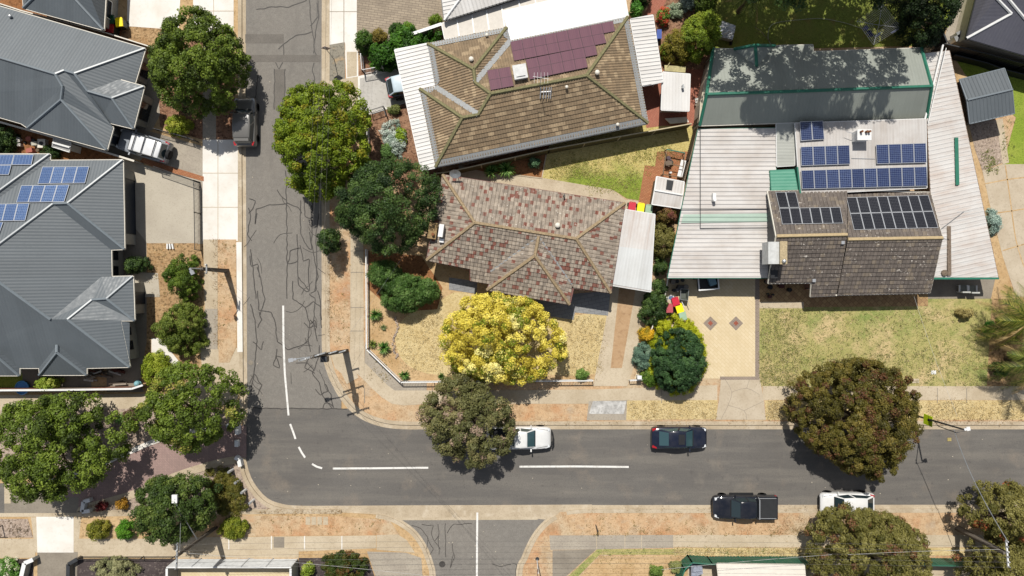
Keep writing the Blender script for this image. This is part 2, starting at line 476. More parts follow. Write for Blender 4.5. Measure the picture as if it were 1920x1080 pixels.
def crown_leaves(outline, z0, z1, pal, accent=None, dens=1.0, leaf=0.2, clump=0.42, zmid=None, flat=2.2, rough=0.35, per=70, hue=0.5, lump=1.25):
    zm = z0+0.35*(z1-z0) if zmid is None else zmid
    c, rf = lobed([P2(x, y, zm) for x, y in outline], 0)
    th = np.linspace(-np.pi, np.pi, 60); area = 0.5*np.sum(rf(th)**2)*(2*np.pi/60)
    rmean = math.sqrt(area/np.pi); Hh = z1-z0
    nd = max(6, int(area*3.0*dens/(clump/0.5)**2)); ns = max(4, int(2*np.pi*rmean*min(Hh*0.6, 3.0)*1.0*dens/(clump/0.5)**2)); ni = int(nd*.7)
    # a few big bosses give the crown its lumps and hollows
    br0 = min(0.72, max(0.28, rmean*0.24)); nb = max(5, int(area/(br0*br0*2.6))); bi = np.arange(nb)+.5; bt = np.mod(bi*2.399963+rng.uniform(0, 6.28)+rng.normal(0, .25, nb), 2*np.pi)-np.pi; br = np.sqrt(np.clip(bi/nb+rng.normal(0, .03, nb), 0, 1))*0.97
    bx = br*rf(bt)*np.cos(bt); by = br*rf(bt)*np.sin(bt); bh = rng.normal(0, rough, nb)
    def top(x, y):
        t = np.arctan2(y, x); rho = np.clip(np.hypot(x, y)/rf(t), 0, 1)
        z = z0 + Hh*np.sqrt(np.clip(1-rho**flat, 0, 1))*0.92
        d = np.hypot(x[:, None]-bx[None], y[:, None]-by[None]); k = np.argmin(d, axis=1); dm = d[np.arange(len(x)), k]
        return z + bh[k]*(1-rho**3) + (1.0*np.sqrt(np.clip(1-(dm/(br0*1.15))**2, 0, 1))-0.55)*br0*lump, k
    ii = np.arange(nd)+0.5; t1 = np.mod(ii*2.399963+rng.uniform(0, 6.28)+rng.normal(0, .12, nd), 2*np.pi)-np.pi
    r1 = np.sqrt(np.clip(ii/nd+rng.normal(0, .6/math.sqrt(nd)*.25, nd), 0, 1))*np.clip(rf(t1)-clump*0.8, 0.12, None)
    x1 = r1*np.cos(t1); y1 = r1*np.sin(t1); zz, k1 = top(x1, y1)
    t2 = rng.uniform(-np.pi, np.pi, ns); r2 = np.clip(rf(t2)-clump*rng.uniform(0.55, 1.1, ns), 0.12, None); x2 = r2*np.cos(t2); y2 = r2*np.sin(t2)
    z2 = z0+rng.uniform(0.0, 0.55, ns)*Hh; k2 = rng.integers(0, nb, ns)
    t3 = rng.uniform(-np.pi, np.pi, ni); r3 = np.sqrt(rng.uniform(0, 1, ni))*0.86*rf(t3); x3 = r3*np.cos(t3); y3 = r3*np.sin(t3)
    z3, k3 = top(x3, y3); z3 = z0+(z3-z0)*rng.uniform(0.15, 0.7, ni)
    # hollows: clumps lying between two bosses are mostly left out
    dd = np.hypot(x1[:, None]-bx[None], y1[:, None]-by[None]).min(1); kp = (dd < br0*0.86) | (rng.uniform(0, 1, nd) < 0.35)
    x1, y1, zz, k1 = x1[kp], y1[kp], zz[kp], k1[kp]; nd = len(x1)
    cx = np.concatenate([x1, x2, x3]); cy = np.concatenate([y1, y2, y3]); cz = np.concatenate([zz-clump*0.4, z2, z3]); kk = np.concatenate([k1, k2, k3])
    M = len(cx); cr = clump*rng.uniform(0.65, 1.15, M)
    pal = np.array(pal); bmix = rng.uniform(0, 1, nb)
    cm = np.clip(bmix[kk]*hue + rng.uniform(0, 1, M)*(1-hue), 0, 0.999)
    isacc = np.zeros(M, bool)
    if accent is not None: isacc = rng.uniform(0, 1, M) < accent[1]*(0.4+1.2*bmix[kk]); isacc[nd+ns:] = False
    n = int(per*2.0*dens**0.3); ci = np.repeat(np.arange(M), n); N = len(ci)
    d = rng.normal(size=(N, 3)); d[:, 2] = np.abs(d[:, 2])*1.0 - 0.25; d /= np.linalg.norm(d, axis=1, keepdims=True)
    rad = cr[ci]*rng.uniform(0.45, 1.05, N)
    pos = np.stack([cx[ci]+c[0], cy[ci]+c[1], cz[ci]], 1) + d*rad[:, None]
    nrm = d + rng.normal(0, 0.45, (N, 3)) + np.array([0, 0, 0.35])
    f = cm[ci]*(len(pal)-1); i0 = np.clip(f.astype(int), 0, len(pal)-2); w = np.clip(f-i0 + rng.normal(0, 0.18, N), 0, 1)[:, None]
    cl = pal[i0]*(1-w)+pal[i0+1]*w
    if accent is not None:
        am = isacc[ci] & (rng.uniform(0, 1, N) < 0.75); cl[am] = np.array(accent[0])*rng.uniform(0.75, 1.15, (am.sum(), 1))
    cl = cl*rng.uniform(0.8, 1.2, (N, 1))*1.25
    pos[:, 2] = np.maximum(pos[:, 2], G+0.03)
    return pos, nrm, leaf*0.78*rng.uniform(0.7, 1.25, N), np.clip(cl, 0, 0.9)
def hexpal(*hs, k=1.0): return [tuple(x/K*k for x in lin(h)) for h in hs]
BARK = None
def tree(name, label, outline, z0, z1, pal, cat='tree', group=None, accent=None, base=None, tr=0.16, limbs=6, **kw):
    zm = z0+0.35*(z1-z0)
    q = [P2(x, y, zm) for x, y in outline]; cx = sum(a for a, b in q)/len(q); cy = sum(b for a, b in q)/len(q)
    bx, by = P2(*base, G) if base else (cx, cy)
    t = thing(name, label, cat, (bx, by, G), group)
    pos, nrm, sz, cl = crown_leaves(outline, z0, z1, pal, accent, **kw)
    leaf_mesh('crown', pos, nrm, sz, cl, t)
    mb = MB(); top = z0+(z1-z0)*0.45; fork = max(0.7, min(z0+0.3, top*0.6))
    mb.tube([(bx, by, G-0.05), (bx+(cx-bx)*0.3, by+(cy-by)*0.3, fork*0.6), (bx+(cx-bx)*0.6, by+(cy-by)*0.6, fork)], [tr*1.25, tr, tr*0.85], 8)
    f0 = Vector((bx+(cx-bx)*0.6, by+(cy-by)*0.6, fork))
    for i in range(limbs):
        a = 2*math.pi*i/limbs+rnd.uniform(-0.3, 0.3); o = outline[int(len(outline)*((i+0.5)/limbs)) % len(outline)]
        e = P(o[0], o[1], zm); e = Vector((cx, cy, 0)).lerp(Vector((e.x, e.y, 0)), rnd.uniform(0.55, 0.8)); e.z = z0+(z1-z0)*rnd.uniform(0.3, 0.6)
        mid = f0.lerp(e, 0.5)+Vector((rnd.uniform(-.2, .2), rnd.uniform(-.2, .2), 0.25))
        mb.tube([f0, mid, e], [tr*0.6, tr*0.4, tr*0.15], 5)
    mb.build('trunk', plain('bark', '#7a6a58', 0.9, 0.1, var=0.25, scale=12), t)
    return t
def ell(cx, cy, rx, ry, n=14, j=0.08, rot=0.0):
    r = random.Random(int(cx*13+cy*7)); o = []
    for i in range(n):
        a = 2*math.pi*i/n; k = 1+r.uniform(-j, j); x = rx*k*math.cos(a); y = ry*k*math.sin(a)
        o.append((cx+x*math.cos(rot)-y*math.sin(rot), cy+x*math.sin(rot)+y*math.cos(rot)))
    return o
def shrub(name, label, outline, hgt, pal, cat='shrub', group=None, accent=None, z0=None, leaf=0.13, clump=0.26, dens=1.0, per=48, **kw):
    z0 = G+0.05 if z0 is None else z0
    pos, nrm, sz, cl = crown_leaves(outline, z0, z0+hgt, pal, accent, dens=dens, leaf=leaf, clump=clump, per=per, rough=kw.pop('rough', 0.1), **kw)
    c = P(sum(p[0] for p in outline)/len(outline), sum(p[1] for p in outline)/len(outline), z0+hgt*0.35)
    t = thing(name, label, cat, (c.x, c.y, G), group)
    leaf_mesh('foliage', pos, nrm, sz, cl, t)
    mb = MB()
    for i in range(5):
        a = i*1.26; e = Vector((c.x+0.25*math.cos(a)*hgt, c.y+0.25*math.sin(a)*hgt, z0+hgt*0.6))
        mb.tube([(c.x+0.05*math.cos(a), c.y+0.05*math.sin(a), G-0.02), c.lerp(e, 0.5), e], [0.035, 0.025, 0.01], 5)
    mb.build('stem', plain('bark', '#7a6a58', 0.9, 0.1, var=0.25, scale=12), t)
    return t
def strappy(name, label, px, py, r, hgt, pal, n=70, cat='plant', group=None, width=0.05, z=G):
    """tuft of arching strap leaves"""
    c = P(px, py, z); pos = []; mb = MB(); pal = pal
    vs = []; fs = []; cs = []
    for i in range(n):
        a = rnd.uniform(0, 6.283); R0 = r*rnd.uniform(0.55, 1.1); hh = hgt*rnd.uniform(0.6, 1.15); d = Vector((math.cos(a), math.sin(a), 0)); s = Vector((-d.y, d.x, 0))*width
        colr = pal[rnd.randrange(len(pal))]; pr = None
        for k in range(5):
            t = k/4; p = c + d*(R0*t) + Vector((0, 0, hh*(math.sin(t*2.3))*0.95+0.01)); w = s*(1-t*0.8)
            vs += [p-w, p+w]; cs += [colr, colr]
            if k: j = len(vs)-4; fs.append((j, j+1, j+3, j+2))
    t = thing(name, label, cat, c, group)
    me = bpy.data.meshes.new('foliage'); me.from_pydata([tuple(v-c) for v in vs], [], fs)
    at = me.attributes.new('Col', 'FLOAT_COLOR', 'POINT'); at.data.foreach_set('color', [x for q in cs for x in (*q, 1.0)])
    me.materials.append(leafmat()); o = bpy.data.objects.new('foliage', me); C.objects.link(o); o.parent = t
    return t
def palm(name, label, base, hgt, fr, nf, pal, dead=0, group=None, droop=1.0, start=0.0):
    b = P(*base, G); t = thing(name, label, 'palm tree', b, group)
    mb = MB(); mb.tube([b-Vector((0,0,.05)), b+Vector((0.05, 0.03, hgt*0.5)), b+Vector((0, 0, hgt))], [0.24, 0.19, 0.2], 9)
    mb.build('trunk', plain('palm_bark', '#7d6b55', 0.9, 0.1, var=0.3, scale=14), t)
    top = b+Vector((0, 0, hgt))
    for i in range(nf):
        a = start+i*2.399+rnd.uniform(-.15, .15); el = rnd.uniform(0.0, 1.0); L = fr*rnd.uniform(0.8, 1.1); d = Vector((math.cos(a), math.sin(a), 0))
        isd = i >= nf-dead; vs = []; fs = []; cs = []; sd = Vector((-d.y, d.x, 0)); pts = []
        for k in range(9):
            s = k/8; dz = (0.9*el)*s*L*0.7 - droop*(0.45+0.4*(1-el))*L*s*s*1.1 - (0.5*L*s if isd else 0)
            p = top+d*(L*s*(0.95-0.25*el*s))+Vector((0, 0, dz)); p.z = max(p.z, G+0.08); pts.append(p)
        pc = hexpal('#c9ad78')[0] if isd else pal[0]
        for k in range(8):
            A, B = pts[k], pts[k+1]; w = 0.035*(1-k/9); i0 = len(vs); vs += [A-sd*w, A+sd*w, B+sd*w, B-sd*w]; fs.append((i0, i0+1, i0+2, i0+3)); cs += [pc]*4
        for k in range(2, 46):
            s = k/46*7.99; j = int(s); p = pts[j].lerp(pts[j+1], s-j); dd = (pts[j+1]-pts[j]).normalized()
            ll = 0.5*fr/2.4*math.sin(math.pi*min(1, (k/46)*0.85+0.15))**0.6
            for sg in (-1, 1):
                if rnd.random() < 0.08: continue
                q = (sd*sg*0.8+dd*0.65+Vector((0, 0, -0.35 if not isd else -0.9))).normalized(); e = p+q*ll*rnd.uniform(0.8, 1.1); e.z = max(e.z, G+0.03); w = dd*0.03
                i0 = len(vs); vs += [p-w, p+w, e+w*0.2, e-w*0.2]; fs.append((i0, i0+1, i0+2, i0+3))
                cc = hexpal('#b79a63', '#d4b983', '#8d7448')[rnd.randrange(3)] if isd else pal[rnd.randrange(len(pal))]; cs += [cc]*4
        me = bpy.data.meshes.new('frond'); me.from_pydata([tuple(v-b) for v in vs], [], fs)
        at = me.attributes.new('Col', 'FLOAT_COLOR', 'POINT'); at.data.foreach_set('color', [x for q in cs for x in (*q, 1.0)])
        me.materials.append(leafmat()); o = bpy.data.objects.new('frond', me); C.objects.link(o); o.parent = t
        if isd: o['label'] = 'dead straw-coloured hanging frond'
    return t
# ---------- ground ----------
m_road_old = ground('asphalt_old', '#8c867e', [(0.25, 5, .35, .7, '#7f7b75', .7), (3.0, 5, .45, .75, '#9d988f', .5), (60, 2, .45, .7, '#5f5c58', .45), (0.9, 6, .55, .7, '#78736d', .5, (1, .15, 1))], 0.85, .3, (90, .25, .01))
m_road_new = ground('asphalt_new', '#74706b', [(0.2, 5, .35, .7, '#67635f', .8), (0.9, 6, .45, .7, '#8a847b', .7, (.10, 1, 1)), (0.35, 6, .56, .72, '#96897a', .55), (2.5, 5, .62, .72, '#504d4b', .45), (60, 2, .45, .7, '#4c4a48', .4), (.6, 4, .6, .75, '#8d857a', .35)], 0.85, .3, (90, .25, .01))
m_patch = ground('asphalt_patch', '#827c75', [(0.8, 5, .35, .7, '#6e6a64', .7), (60, 2, .45, .7, '#55524e', .4)], 0.9)
m_seal = plain('crack_sealant', '#514d49', 0.6, .3, var=.25, scale=1.5)
m_paint = ground('road_paint', '#efede8', [(4, 6, .5, .7, '#b9b4ab', .6), (1.2, 4, .6, .75, '#9a958d', .5)], .6)
m_kerb = ground('kerb_concrete', '#c9b9a0', [(0.7, 5, .4, .7, '#a8967b', .7), (8, 5, .5, .75, '#8d7c66', .5), (1.2, 3, .55, .7, '#dccfba', .5)], .9)
m_conc_w = ground('concrete_new', '#f3efe8', [(0.5, 5, .4, .75, '#ded6c8', .8), (4, 5, .55, .8, '#cbbfae', .4)], .8)
m_conc = ground('concrete_path', '#d3c4ab', [(0.45, 5, .38, .7, '#b9a88d', .8), (5, 5, .5, .75, '#a08d73', .45), (40, 2, .5, .7, '#8d7c66', .25)], .9)
m_conc_g = ground('concrete_grey', '#b6ac9c', [(0.6, 5, .38, .7, '#a1978a', .8), (6, 5, .5, .75, '#8d8274', .5), (30, 2, .5, .7, '#7e7468', .3)], .9)
m_conc_d = ground('concrete_dark', '#9b9284', [(0.7, 5, .38, .7, '#857c70', .8), (7, 5, .5, .75, '#6f675d', .5)], .9)
m_agg = ground('exposed_aggregate', '#c3baa9', [(0.5, 4, .4, .7, '#b3a999', .7), (22, 3, .55, .72, '#948b7c', .35), (35, 2, .6, .75, '#dcd6c9', .35)], .9)
m_dirt = ground('orange_dirt', '#d2b18b', [(0.3, 5, .42, .64, '#cbb799', .9), (0.45, 5, .5, .66, '#c38c61', .75), (1.3, 6, .52, .68, '#a98a68', .6), (3.5, 6, .5, .7, '#a68460', .55), (25, 3, .54, .7, '#8a6c4c', .5), (.5, 3, .58, .72, '#b9ab98', .7), (22, 3, .6, .74, '#efe0c2', .45)], .95, .1, (14, .4, .03))
m_dirt2 = ground('tan_dirt', '#d4b68c', [(0.5, 4, .4, .66, '#b99669', .8), (3, 6, .5, .72, '#9b7f58', .6), (18, 3, .55, .72, '#7d684a', .5), (22, 3, .62, .75, '#e6d1a8', .5)], .95, .1, (14, .4, .03))
m_gravel = ground('pale_gravel', '#bba898', [(0.6, 4, .4, .66, '#a89684', .7), (16, 4, .48, .62, '#86766a', .65), (22, 3, .58, .68, '#dccfc2', .6)], .95, .1, (20, .6, .04))
m_mulch = ground('bark_mulch', '#a8836a', [(0.7, 4, .4, .66, '#8c664f', .8), (14, 5, .48, .64, '#604536', .7), (20, 3, .6, .7, '#cdab8c', .5)], .95, .1, (18, .8, .05))
m_mulch_t = ground('tan_mulch', '#bf9f77', [(0.7, 4, .4, .66, '#a98761', .8), (12, 5, .48, .64, '#6d583c', .65), (20, 3, .6, .7, '#dcc49b', .5), (3, 4, .6, .75, '#b9843f', .4)], .95, .1, (18, .8, .05))
m_mulch_d = ground('dark_mulch', '#5a5150', [(0.9, 4, .4, .66, '#463e3d', .8), (16, 4, .55, .68, '#8b8078', .5)], .95, .1, (18, .8, .05))
m_grass_dry = ground('dry_grass', '#dfcb9a', [(0.5, 5, .38, .66, '#d4bc88', .8), (6, 6, .46, .68, '#b89e68', .7), (24, 3, .55, .7, '#9a8254', .5), (26, 3, .6, .75, '#f3e4b8', .5)], .95, .1, (22, .7, .05))
m_lawn = ground('patchy_lawn', '#b5ad70', [(0.16, 6, .46, .6, '#8a9c56', .95), (0.4, 6, .5, .63, '#d6be90', .95), (1.1, 6, .52, .68, '#8f9656', .6), (2.5, 6, .5, .68, '#cdb983', .6), (5, 6, .5, .68, '#848a4e', .6), (24, 3, .55, .7, '#6d703c', .5), (20, 3, .62, .74, '#dcc893', .45)], .95, .1, (22, .7, .05))
def lawn2():
    t = NT('back_lawn'); c = col('#d6c583')
    c = t.mix(t.ramp(t.noise(5, 5), .45, .68, 0, .8), c, col('#b8a660'))
    c = t.mix(t.ramp(t.noise(7, 4, seed=9), .54, .7, 0, .7), c, col('#8d8250'))
    sx = t.n.new('ShaderNodeSeparateXYZ'); t.l.new(t.pos, sx.inputs[0])
    gx = t.ramp(sx.outputs[0], 3.5, 5.2, -.5, 0); gy = t.ramp(sx.outputs[1], 8.0, 11.2, .62, -.25)
    f = t.ramp(t.math('ADD', t.math('ADD', gx, gy), t.noise(.9, 6, seed=4)), .42, .82, 0, .9)
    g = t.mix(t.ramp(t.noise(6, 4, seed=2), .4, .65), col('#8fa43c'), col('#6d8430'))
    c = t.mix(f, c, g); t.bump(t.noise(9, 4), .8, .1); return t.fin(c, .95, .1)
m_lawn2 = lawn2()
m_lawn_g = ground('green_lawn', '#8ea23e', [(0.5, 5, .42, .66, '#a4ae4e', .8), (6, 6, .5, .72, '#6f8030', .6), (24, 3, .55, .7, '#5a6a2a', .5)], .95, .1, (22, .7, .05))
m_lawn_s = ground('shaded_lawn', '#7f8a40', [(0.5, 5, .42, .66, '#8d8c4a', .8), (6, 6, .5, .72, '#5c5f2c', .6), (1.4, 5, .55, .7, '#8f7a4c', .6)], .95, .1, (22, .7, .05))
m_soil = ground('brown_soil', '#a7764f', [(0.8, 4, .4, .66, '#8a6040', .8), (12, 5, .5, .66, '#6b4a30', .6), (20, 3, .62, .72, '#d3aa80', .5)], .95, .1, (18, .7, .04))
m_brick_p = paver('brick_paving', '#b5754f', '#c48a62', '#8d5f44', .23, .115, 10)
m_brick_r = paver('red_brick_paving', '#b4705c', '#c07e68', '#94604f', .23, .115, 80)
m_lane = paver('lane_pavers', '#b79a92', '#a68b85', '#8f7b74', .2, .1, 45)
m_pav_grey = paver('grey_brick_drive', '#a29482', '#b3a48f', '#7c7062', .55, .20, 8)
m_pav_tan = paver('tan_pavers', '#e5d3b0', '#dfcba5', '#cfba93', .46, .23, 45, msize=.015)
m_pav_edge = paver('edge_pavers', '#8e7f76', '#7d6f69', '#a99a88', .22, .11, 0)
m_slate = paver('slate_tiles', '#8d8e90', '#9c9c9c', '#77787a', .6, .3, -12)
m_pav_dia = paver('porch_pavers', '#c9a878', '#a6835f', '#8a7050', .35, .35, 45)
m_drive_l = ground('light_paved_drive', '#c9c5be', [(0.6, 5, .4, .7, '#b5b0a8', .7), (12, 3, .5, .7, '#9f9a92', .4)], .85)
m_red = plain('red_paver', '#a9604c', .8, .2)

def curve(pts, n=6): return smooth_line(pts, n)
# road surface: one sheet under everything, out to the horizon
FAR = 9000
struct('ground', MB().face([(-600, -600, -0.03), (600, -600, -0.03), (600, 600, -0.03), (-600, 600, -0.03)]), m_dirt2)
road_n = [(430, -900), (640, -900), (640, 766), (430, 766)]
sheet('road', m_road_old, road_n, 1, 0)
sheet('road', m_road_new, [(-0+420, 766), (700, 766), (700, 760), (3000, 760), (3000, 985), (420, 985)], 1, 0)
sheet('road', m_road_old, [(700, 971), (1070, 971), (1070, 2000), (700, 2000)], 2, 0)

W_edge = [(452, -900), (452, 300), (454, 640), (455, 780), (451, 850)] + curve([(451, 852), (458, 886), (472, 915), (496, 941), (525, 953), (560, 957), (640, 957)], 5)
SW_curve = curve([(640, 962), (720, 968), (765, 990), (790, 1018), (806, 1055), (812, 1100), (814, 1300)], 5)
N_curve = curve([(612, 620), (614, 668), (628, 712), (652, 752), (682, 778), (720, 792), (760, 796), (800, 796)], 5)
SE_curve = curve([(966, 1300), (972, 1090), (984, 1045), (1004, 1004), (1030, 976), (1062, 960), (1100, 956)], 5)
blkW = W_edge + SW_curve + [(814, 2400), (-1500, 2400), (-1500, -900)]
blkN = [(612, -900)] + N_curve + [(3200, 796), (3200, -900)]
blkS = SE_curve + [(3200, 954), (3200, 2400), (966, 2400)]
for pts, m in ((blkW, m_dirt2), (blkN, m_dirt), (blkS, m_dirt)):
    pt = [P2(x, y, G) for x, y in pts]
    if sum(a[0]*b[1]-b[0]*a[1] for a, b in zip(pt, pt[1:]+pt[:1])) < 0: pt = pt[::-1]
    mb = MB()
    for t in geometry.tessellate_polygon([[Vector((x, y, 0)) for x, y in pt]]):
        q = [pt[i] for i in t]
        if (q[1][0]-q[0][0])*(q[2][1]-q[0][1])-(q[2][0]-q[0][0])*(q[1][1]-q[0][1]) < 0: q = q[::-1]
        mb.face([(x, y, G) for x, y in q])
    for a, b in zip(pt, pt[1:]+pt[:1]): mb.face([(a[0], a[1], -0.03), (b[0], b[1], -0.03), (b[0], b[1], G), (a[0], a[1], G)])
    struct('terrain', mb, m)
# kerb and gutter along each block: upstand + flat water table
def kerb(pts, side, gw=9, kw=6):
    """pts along the block edge, side=+1 when the road lies to the left of travel (pixel space)"""
    off = lambda d: [tuple(Vector(p)+Vector((b.y, -b.x))*d*side) for p, b in zip(pts, dirs)]
    dirs = []
    for i in range(len(pts)):
        d = (Vector(pts[min(i+1, len(pts)-1)])-Vector(pts[max(i-1, 0)])).normalized(); dirs.append(d)
    A, B, Cc = off(-kw), off(1.0), off(gw)
    mb = MB()
    for i in range(len(pts)-1):
        def quad(p, q, zp, zq):
            v = [P(*p[i], zp), P(*p[i+1], zp), P(*q[i+1], zq), P(*q[i], zq)]
            if (v[1]-v[0]).cross(v[2]-v[0]).z < 0: v = v[::-1]
            mb.face(v)
        quad(A, B, G+0.022, G+0.018)
        quad(B, [tuple(Vector(b)+(Vector(c)-Vector(b))*0.12) for b, c in zip(B, Cc)], G+0.018, 0.02)
        quad([tuple(Vector(b)+(Vector(c)-Vector(b))*0.12) for b, c in zip(B, Cc)], Cc, 0.02, 0.012)
        quad([tuple(Vector(a)-(Vector(b)-Vector(a)).normalized()*0.05) for a, b in zip(A, B)], A, G-0.01, G+0.022)
    return struct('kerb', mb, m_kerb)
kerb(W_edge[:4] + [(452, 795)], 1)
kerb([(450, 862)]+W_edge[6:], 1)
kerb(SW_curve[4:], 1, 6)
kerb([(612, -900), (612, 300)] + N_curve + [(900, 796), (1100, 796), (1400, 796), (3200, 796)], -1)
kerb(SE_curve[:-8], 1, 6); kerb(SE_curve[-6:] + [(3200, 954)], 1)
# concrete spoon drain across the side street
sheet('gutter_drain', m_kerb, [(560, 948.5), (1110, 946), (1110, 958), (1040, 976), (1010, 973), (760, 974), (742, 972), (640, 963), (560, 958)], 3, 0)
mb = MB(); ribbon(mb, [(740, 973), (1008, 972)], 5, 0.018); struct('gutter_drain', mb, m_conc)
sheet('footpath', m_conc_w, [(443, 454), (453, 454), (455, 660), (445, 660)], 9)

# crack sealing and patches
for q in ([(454, 64), (532, 64), (532, 81), (454, 81)], [(457, 103), (601, 103), (601, 116), (457, 116)], [(515, 130), (534, 130), (534, 205), (514, 205)]):
    sheet('road_patch', m_patch, q, 3, 0)
mb = MB()
def crack(pts, w=1.5, j=.9):
    p = []
    for a, b in zip(pts, pts[1:]):
        n = max(1, int(math.dist(a, b)/7))
        for k in range(n):
            t = k/n; p.append((a[0]+(b[0]-a[0])*t+rnd.uniform(-j, j), a[1]+(b[1]-a[1])*t+rnd.uniform(-j, j)))
    p.append(pts[-1]); ribbon(mb, smooth_line(p, 2), w, 0.0185+rnd.uniform(0, .0025))
CR = [
 [(580, 0), (584, 45), (590, 95), (593, 103)], [(596, 0), (598, 30), (591, 60), (588, 100)], [(583, 48), (596, 30), (594, 5)], [(585, 60), (555, 67), (532, 83), (522, 92)], [(532, 83), (532, 103)],
 [(480, 18), (510, 13), (540, 13), (575, 0)], [(517, 117), (524, 130), (530, 117)], [(515, 130), (514, 205)], [(534, 130), (534, 205)], [(588, 117), (585, 130), (590, 150), (584, 160)],
 [(536, 320), (538, 450), (538, 560)], [(538, 382), (505, 385), (480, 392)], [(538, 380), (560, 390), (566, 400)], [(480, 392), (478, 420), (482, 400)],
 [(563, 375), (564, 440), (578, 465), (585, 468), (580, 435)], [(557, 440), (558, 490), (540, 495), (545, 470), (563, 465)], [(571, 375), (572, 405), (583, 410), (584, 385)],
 [(563, 460), (570, 490), (580, 485), (578, 520), (580, 545)], [(558, 490), (560, 535), (575, 547), (580, 545), (560, 520)], [(586, 370), (585, 420), (584, 455), (590, 490), (596, 520), (590, 545)],
 [(598, 400), (592, 440), (594, 500), (592, 545), (582, 550)], [(549, 527), (549, 560), (572, 577), (588, 565), (600, 575), (603, 615)], [(580, 550), (590, 560), (588, 600), (595, 640)],
 [(596, 545), (600, 565), (603, 600)], [(572, 577), (580, 605), (578, 640), (582, 660)], [(582, 600), (595, 615), (590, 600), (582, 608)], [(570, 605), (580, 615), (590, 610)],
 [(578, 640), (560, 650), (540, 655), (520, 640), (515, 600), (508, 585), (485, 582), (483, 545)], [(520, 655), (516, 675), (512, 685), (524, 690), (518, 668), (528, 670)], [(483, 615), (490, 600), (486, 585)],
 [(600, 648), (598, 665), (590, 690), (585, 700), (598, 715), (604, 740), (622, 765)], [(555, 680), (575, 680), (590, 695)], [(580, 668), (572, 690), (590, 700)], [(592, 730), (600, 740), (615, 733), (610, 720)],
 [(606, 765), (608, 757), (618, 756), (626, 764)], [(626, 765), (620, 740), (610, 720)],
 [(466, 390), (470, 400), (464, 440), (472, 452)], [(468, 372), (478, 376), (474, 392), (466, 400)], [(468, 480), (472, 500), (484, 495), (486, 520)], [(470, 468), (476, 520), (480, 560)],
 [(482, 500), (490, 530), (496, 560), (488, 590)], [(470, 570), (478, 600), (482, 640), (476, 700), (470, 740)], [(474, 640), (490, 655), (494, 640)], [(468, 720), (476, 700), (490, 722), (484, 740)],
 [(466, 765), (520, 766), (560, 766), (650, 767)],
 [(484, 130), (482, 160), (478, 185)], [(520, 355), (528, 370), (536, 375)], [(585, 210), (580, 225)], [(575, 160), (572, 185)],
 # side street
 [(772, 985), (790, 992), (802, 1010), (800, 1030)], [(790, 983), (812, 985), (808, 1000), (815, 1015), (822, 1005)], [(822, 982), (823, 1040)], [(835, 982), (836, 1045)], [(838, 1000), (850, 983), (885, 982)],
 [(848, 1020), (852, 1045), (844, 1065), (850, 1040)], [(922, 1058), (940, 1062), (958, 1058)], [(802, 1010), (812, 1030), (806, 1040)], [(815, 1015), (826, 1030)], [(960, 1056), (968, 1060), (966, 1085)],
]
for c in CR: crack(c, 1.7 if c[0][0] < 700 else 1.1)
r2 = random.Random(5)
def wander(x, y, n, st, ang):
    p = [(x, y)]
    for _ in range(n):
        ang += r2.uniform(-.7, .7); x += math.cos(ang)*st; y += math.sin(ang)*st; p.append((x, y))
    return p
for i in range(15):
    crack(wander(r2.uniform(545, 600), r2.uniform(380, 740), r2.randint(2, 5), 11, r2.choice((1.5, -1.5, .5, 2.6))), 1.0)
for i in range(5):
    crack(wander(r2.uniform(466, 500), r2.uniform(380, 740), r2.randint(2, 4), 10, r2.choice((1.5, -1.5))), 1.0)
struct('crack_seal', mb, m_seal)
# small lids and stones on the road
mb = MB(); c = P(470, 680, 0.02); mb.cyl(c-Vector((0, 0, .008)), 0.2, 0.012, 16); struct('manhole_cover', mb, m_conc_d)
mb = MB(); c = P(829, 1058, 0.03); mb.cyl(c-Vector((0, 0, .012)), 0.26, 0.014, 18); struct('manhole_cover', mb, m_seal)
mb = MB(); c = P(1780, 824, 0.03); mb.box(c, (.32, .28, .03)); struct('valve_cover', mb, plain('valve_lid', '#b9a86a', .7, .3))
# white painted lines
def line(pts, w=3.6): mb = MB(); ribbon(mb, pts, w, 0.022); return struct('road_marking', mb, m_paint)
line([(531, 573), (531.5, 640), (534, 700), (538, 745), (541, 779)]); line([(544, 795), (549, 808), (554, 823)]); line([(560, 838), (566, 849), (572, 858)]); line([(585, 870), (594, 875), (604, 878)])
line([(624, 878.5), (700, 878), (803, 877)]); line([(974, 875), (1080, 874.5), (1179, 875.5)]); line([(895, 961), (894.5, 1010), (894, 1120), (894, 1300)])
line([(-60, 905), (-60, 906)])
# small litter of leaves and stones on the road
mb = MB()
for i in range(60):
    x, y = r2.choice(((r2.uniform(470, 600), r2.uniform(0, 950)), (r2.uniform(620, 1900), r2.uniform(805, 950)), (r2.uniform(1500, 1900), r2.uniform(800, 950)), (r2.uniform(820, 960), r2.uniform(985, 1070))))
    s = r2.uniform(.025, .06); mb.box(P(x, y, 0.02+s*.2), (s*1.5, s, s*.5), r2.uniform(0, 3))
tag(mb.build('litter', plain('pale_leaf', '#d2c8b4', .8, .2)), 'pale leaves and stones strewn over the road', 'litter', kind='stuff')

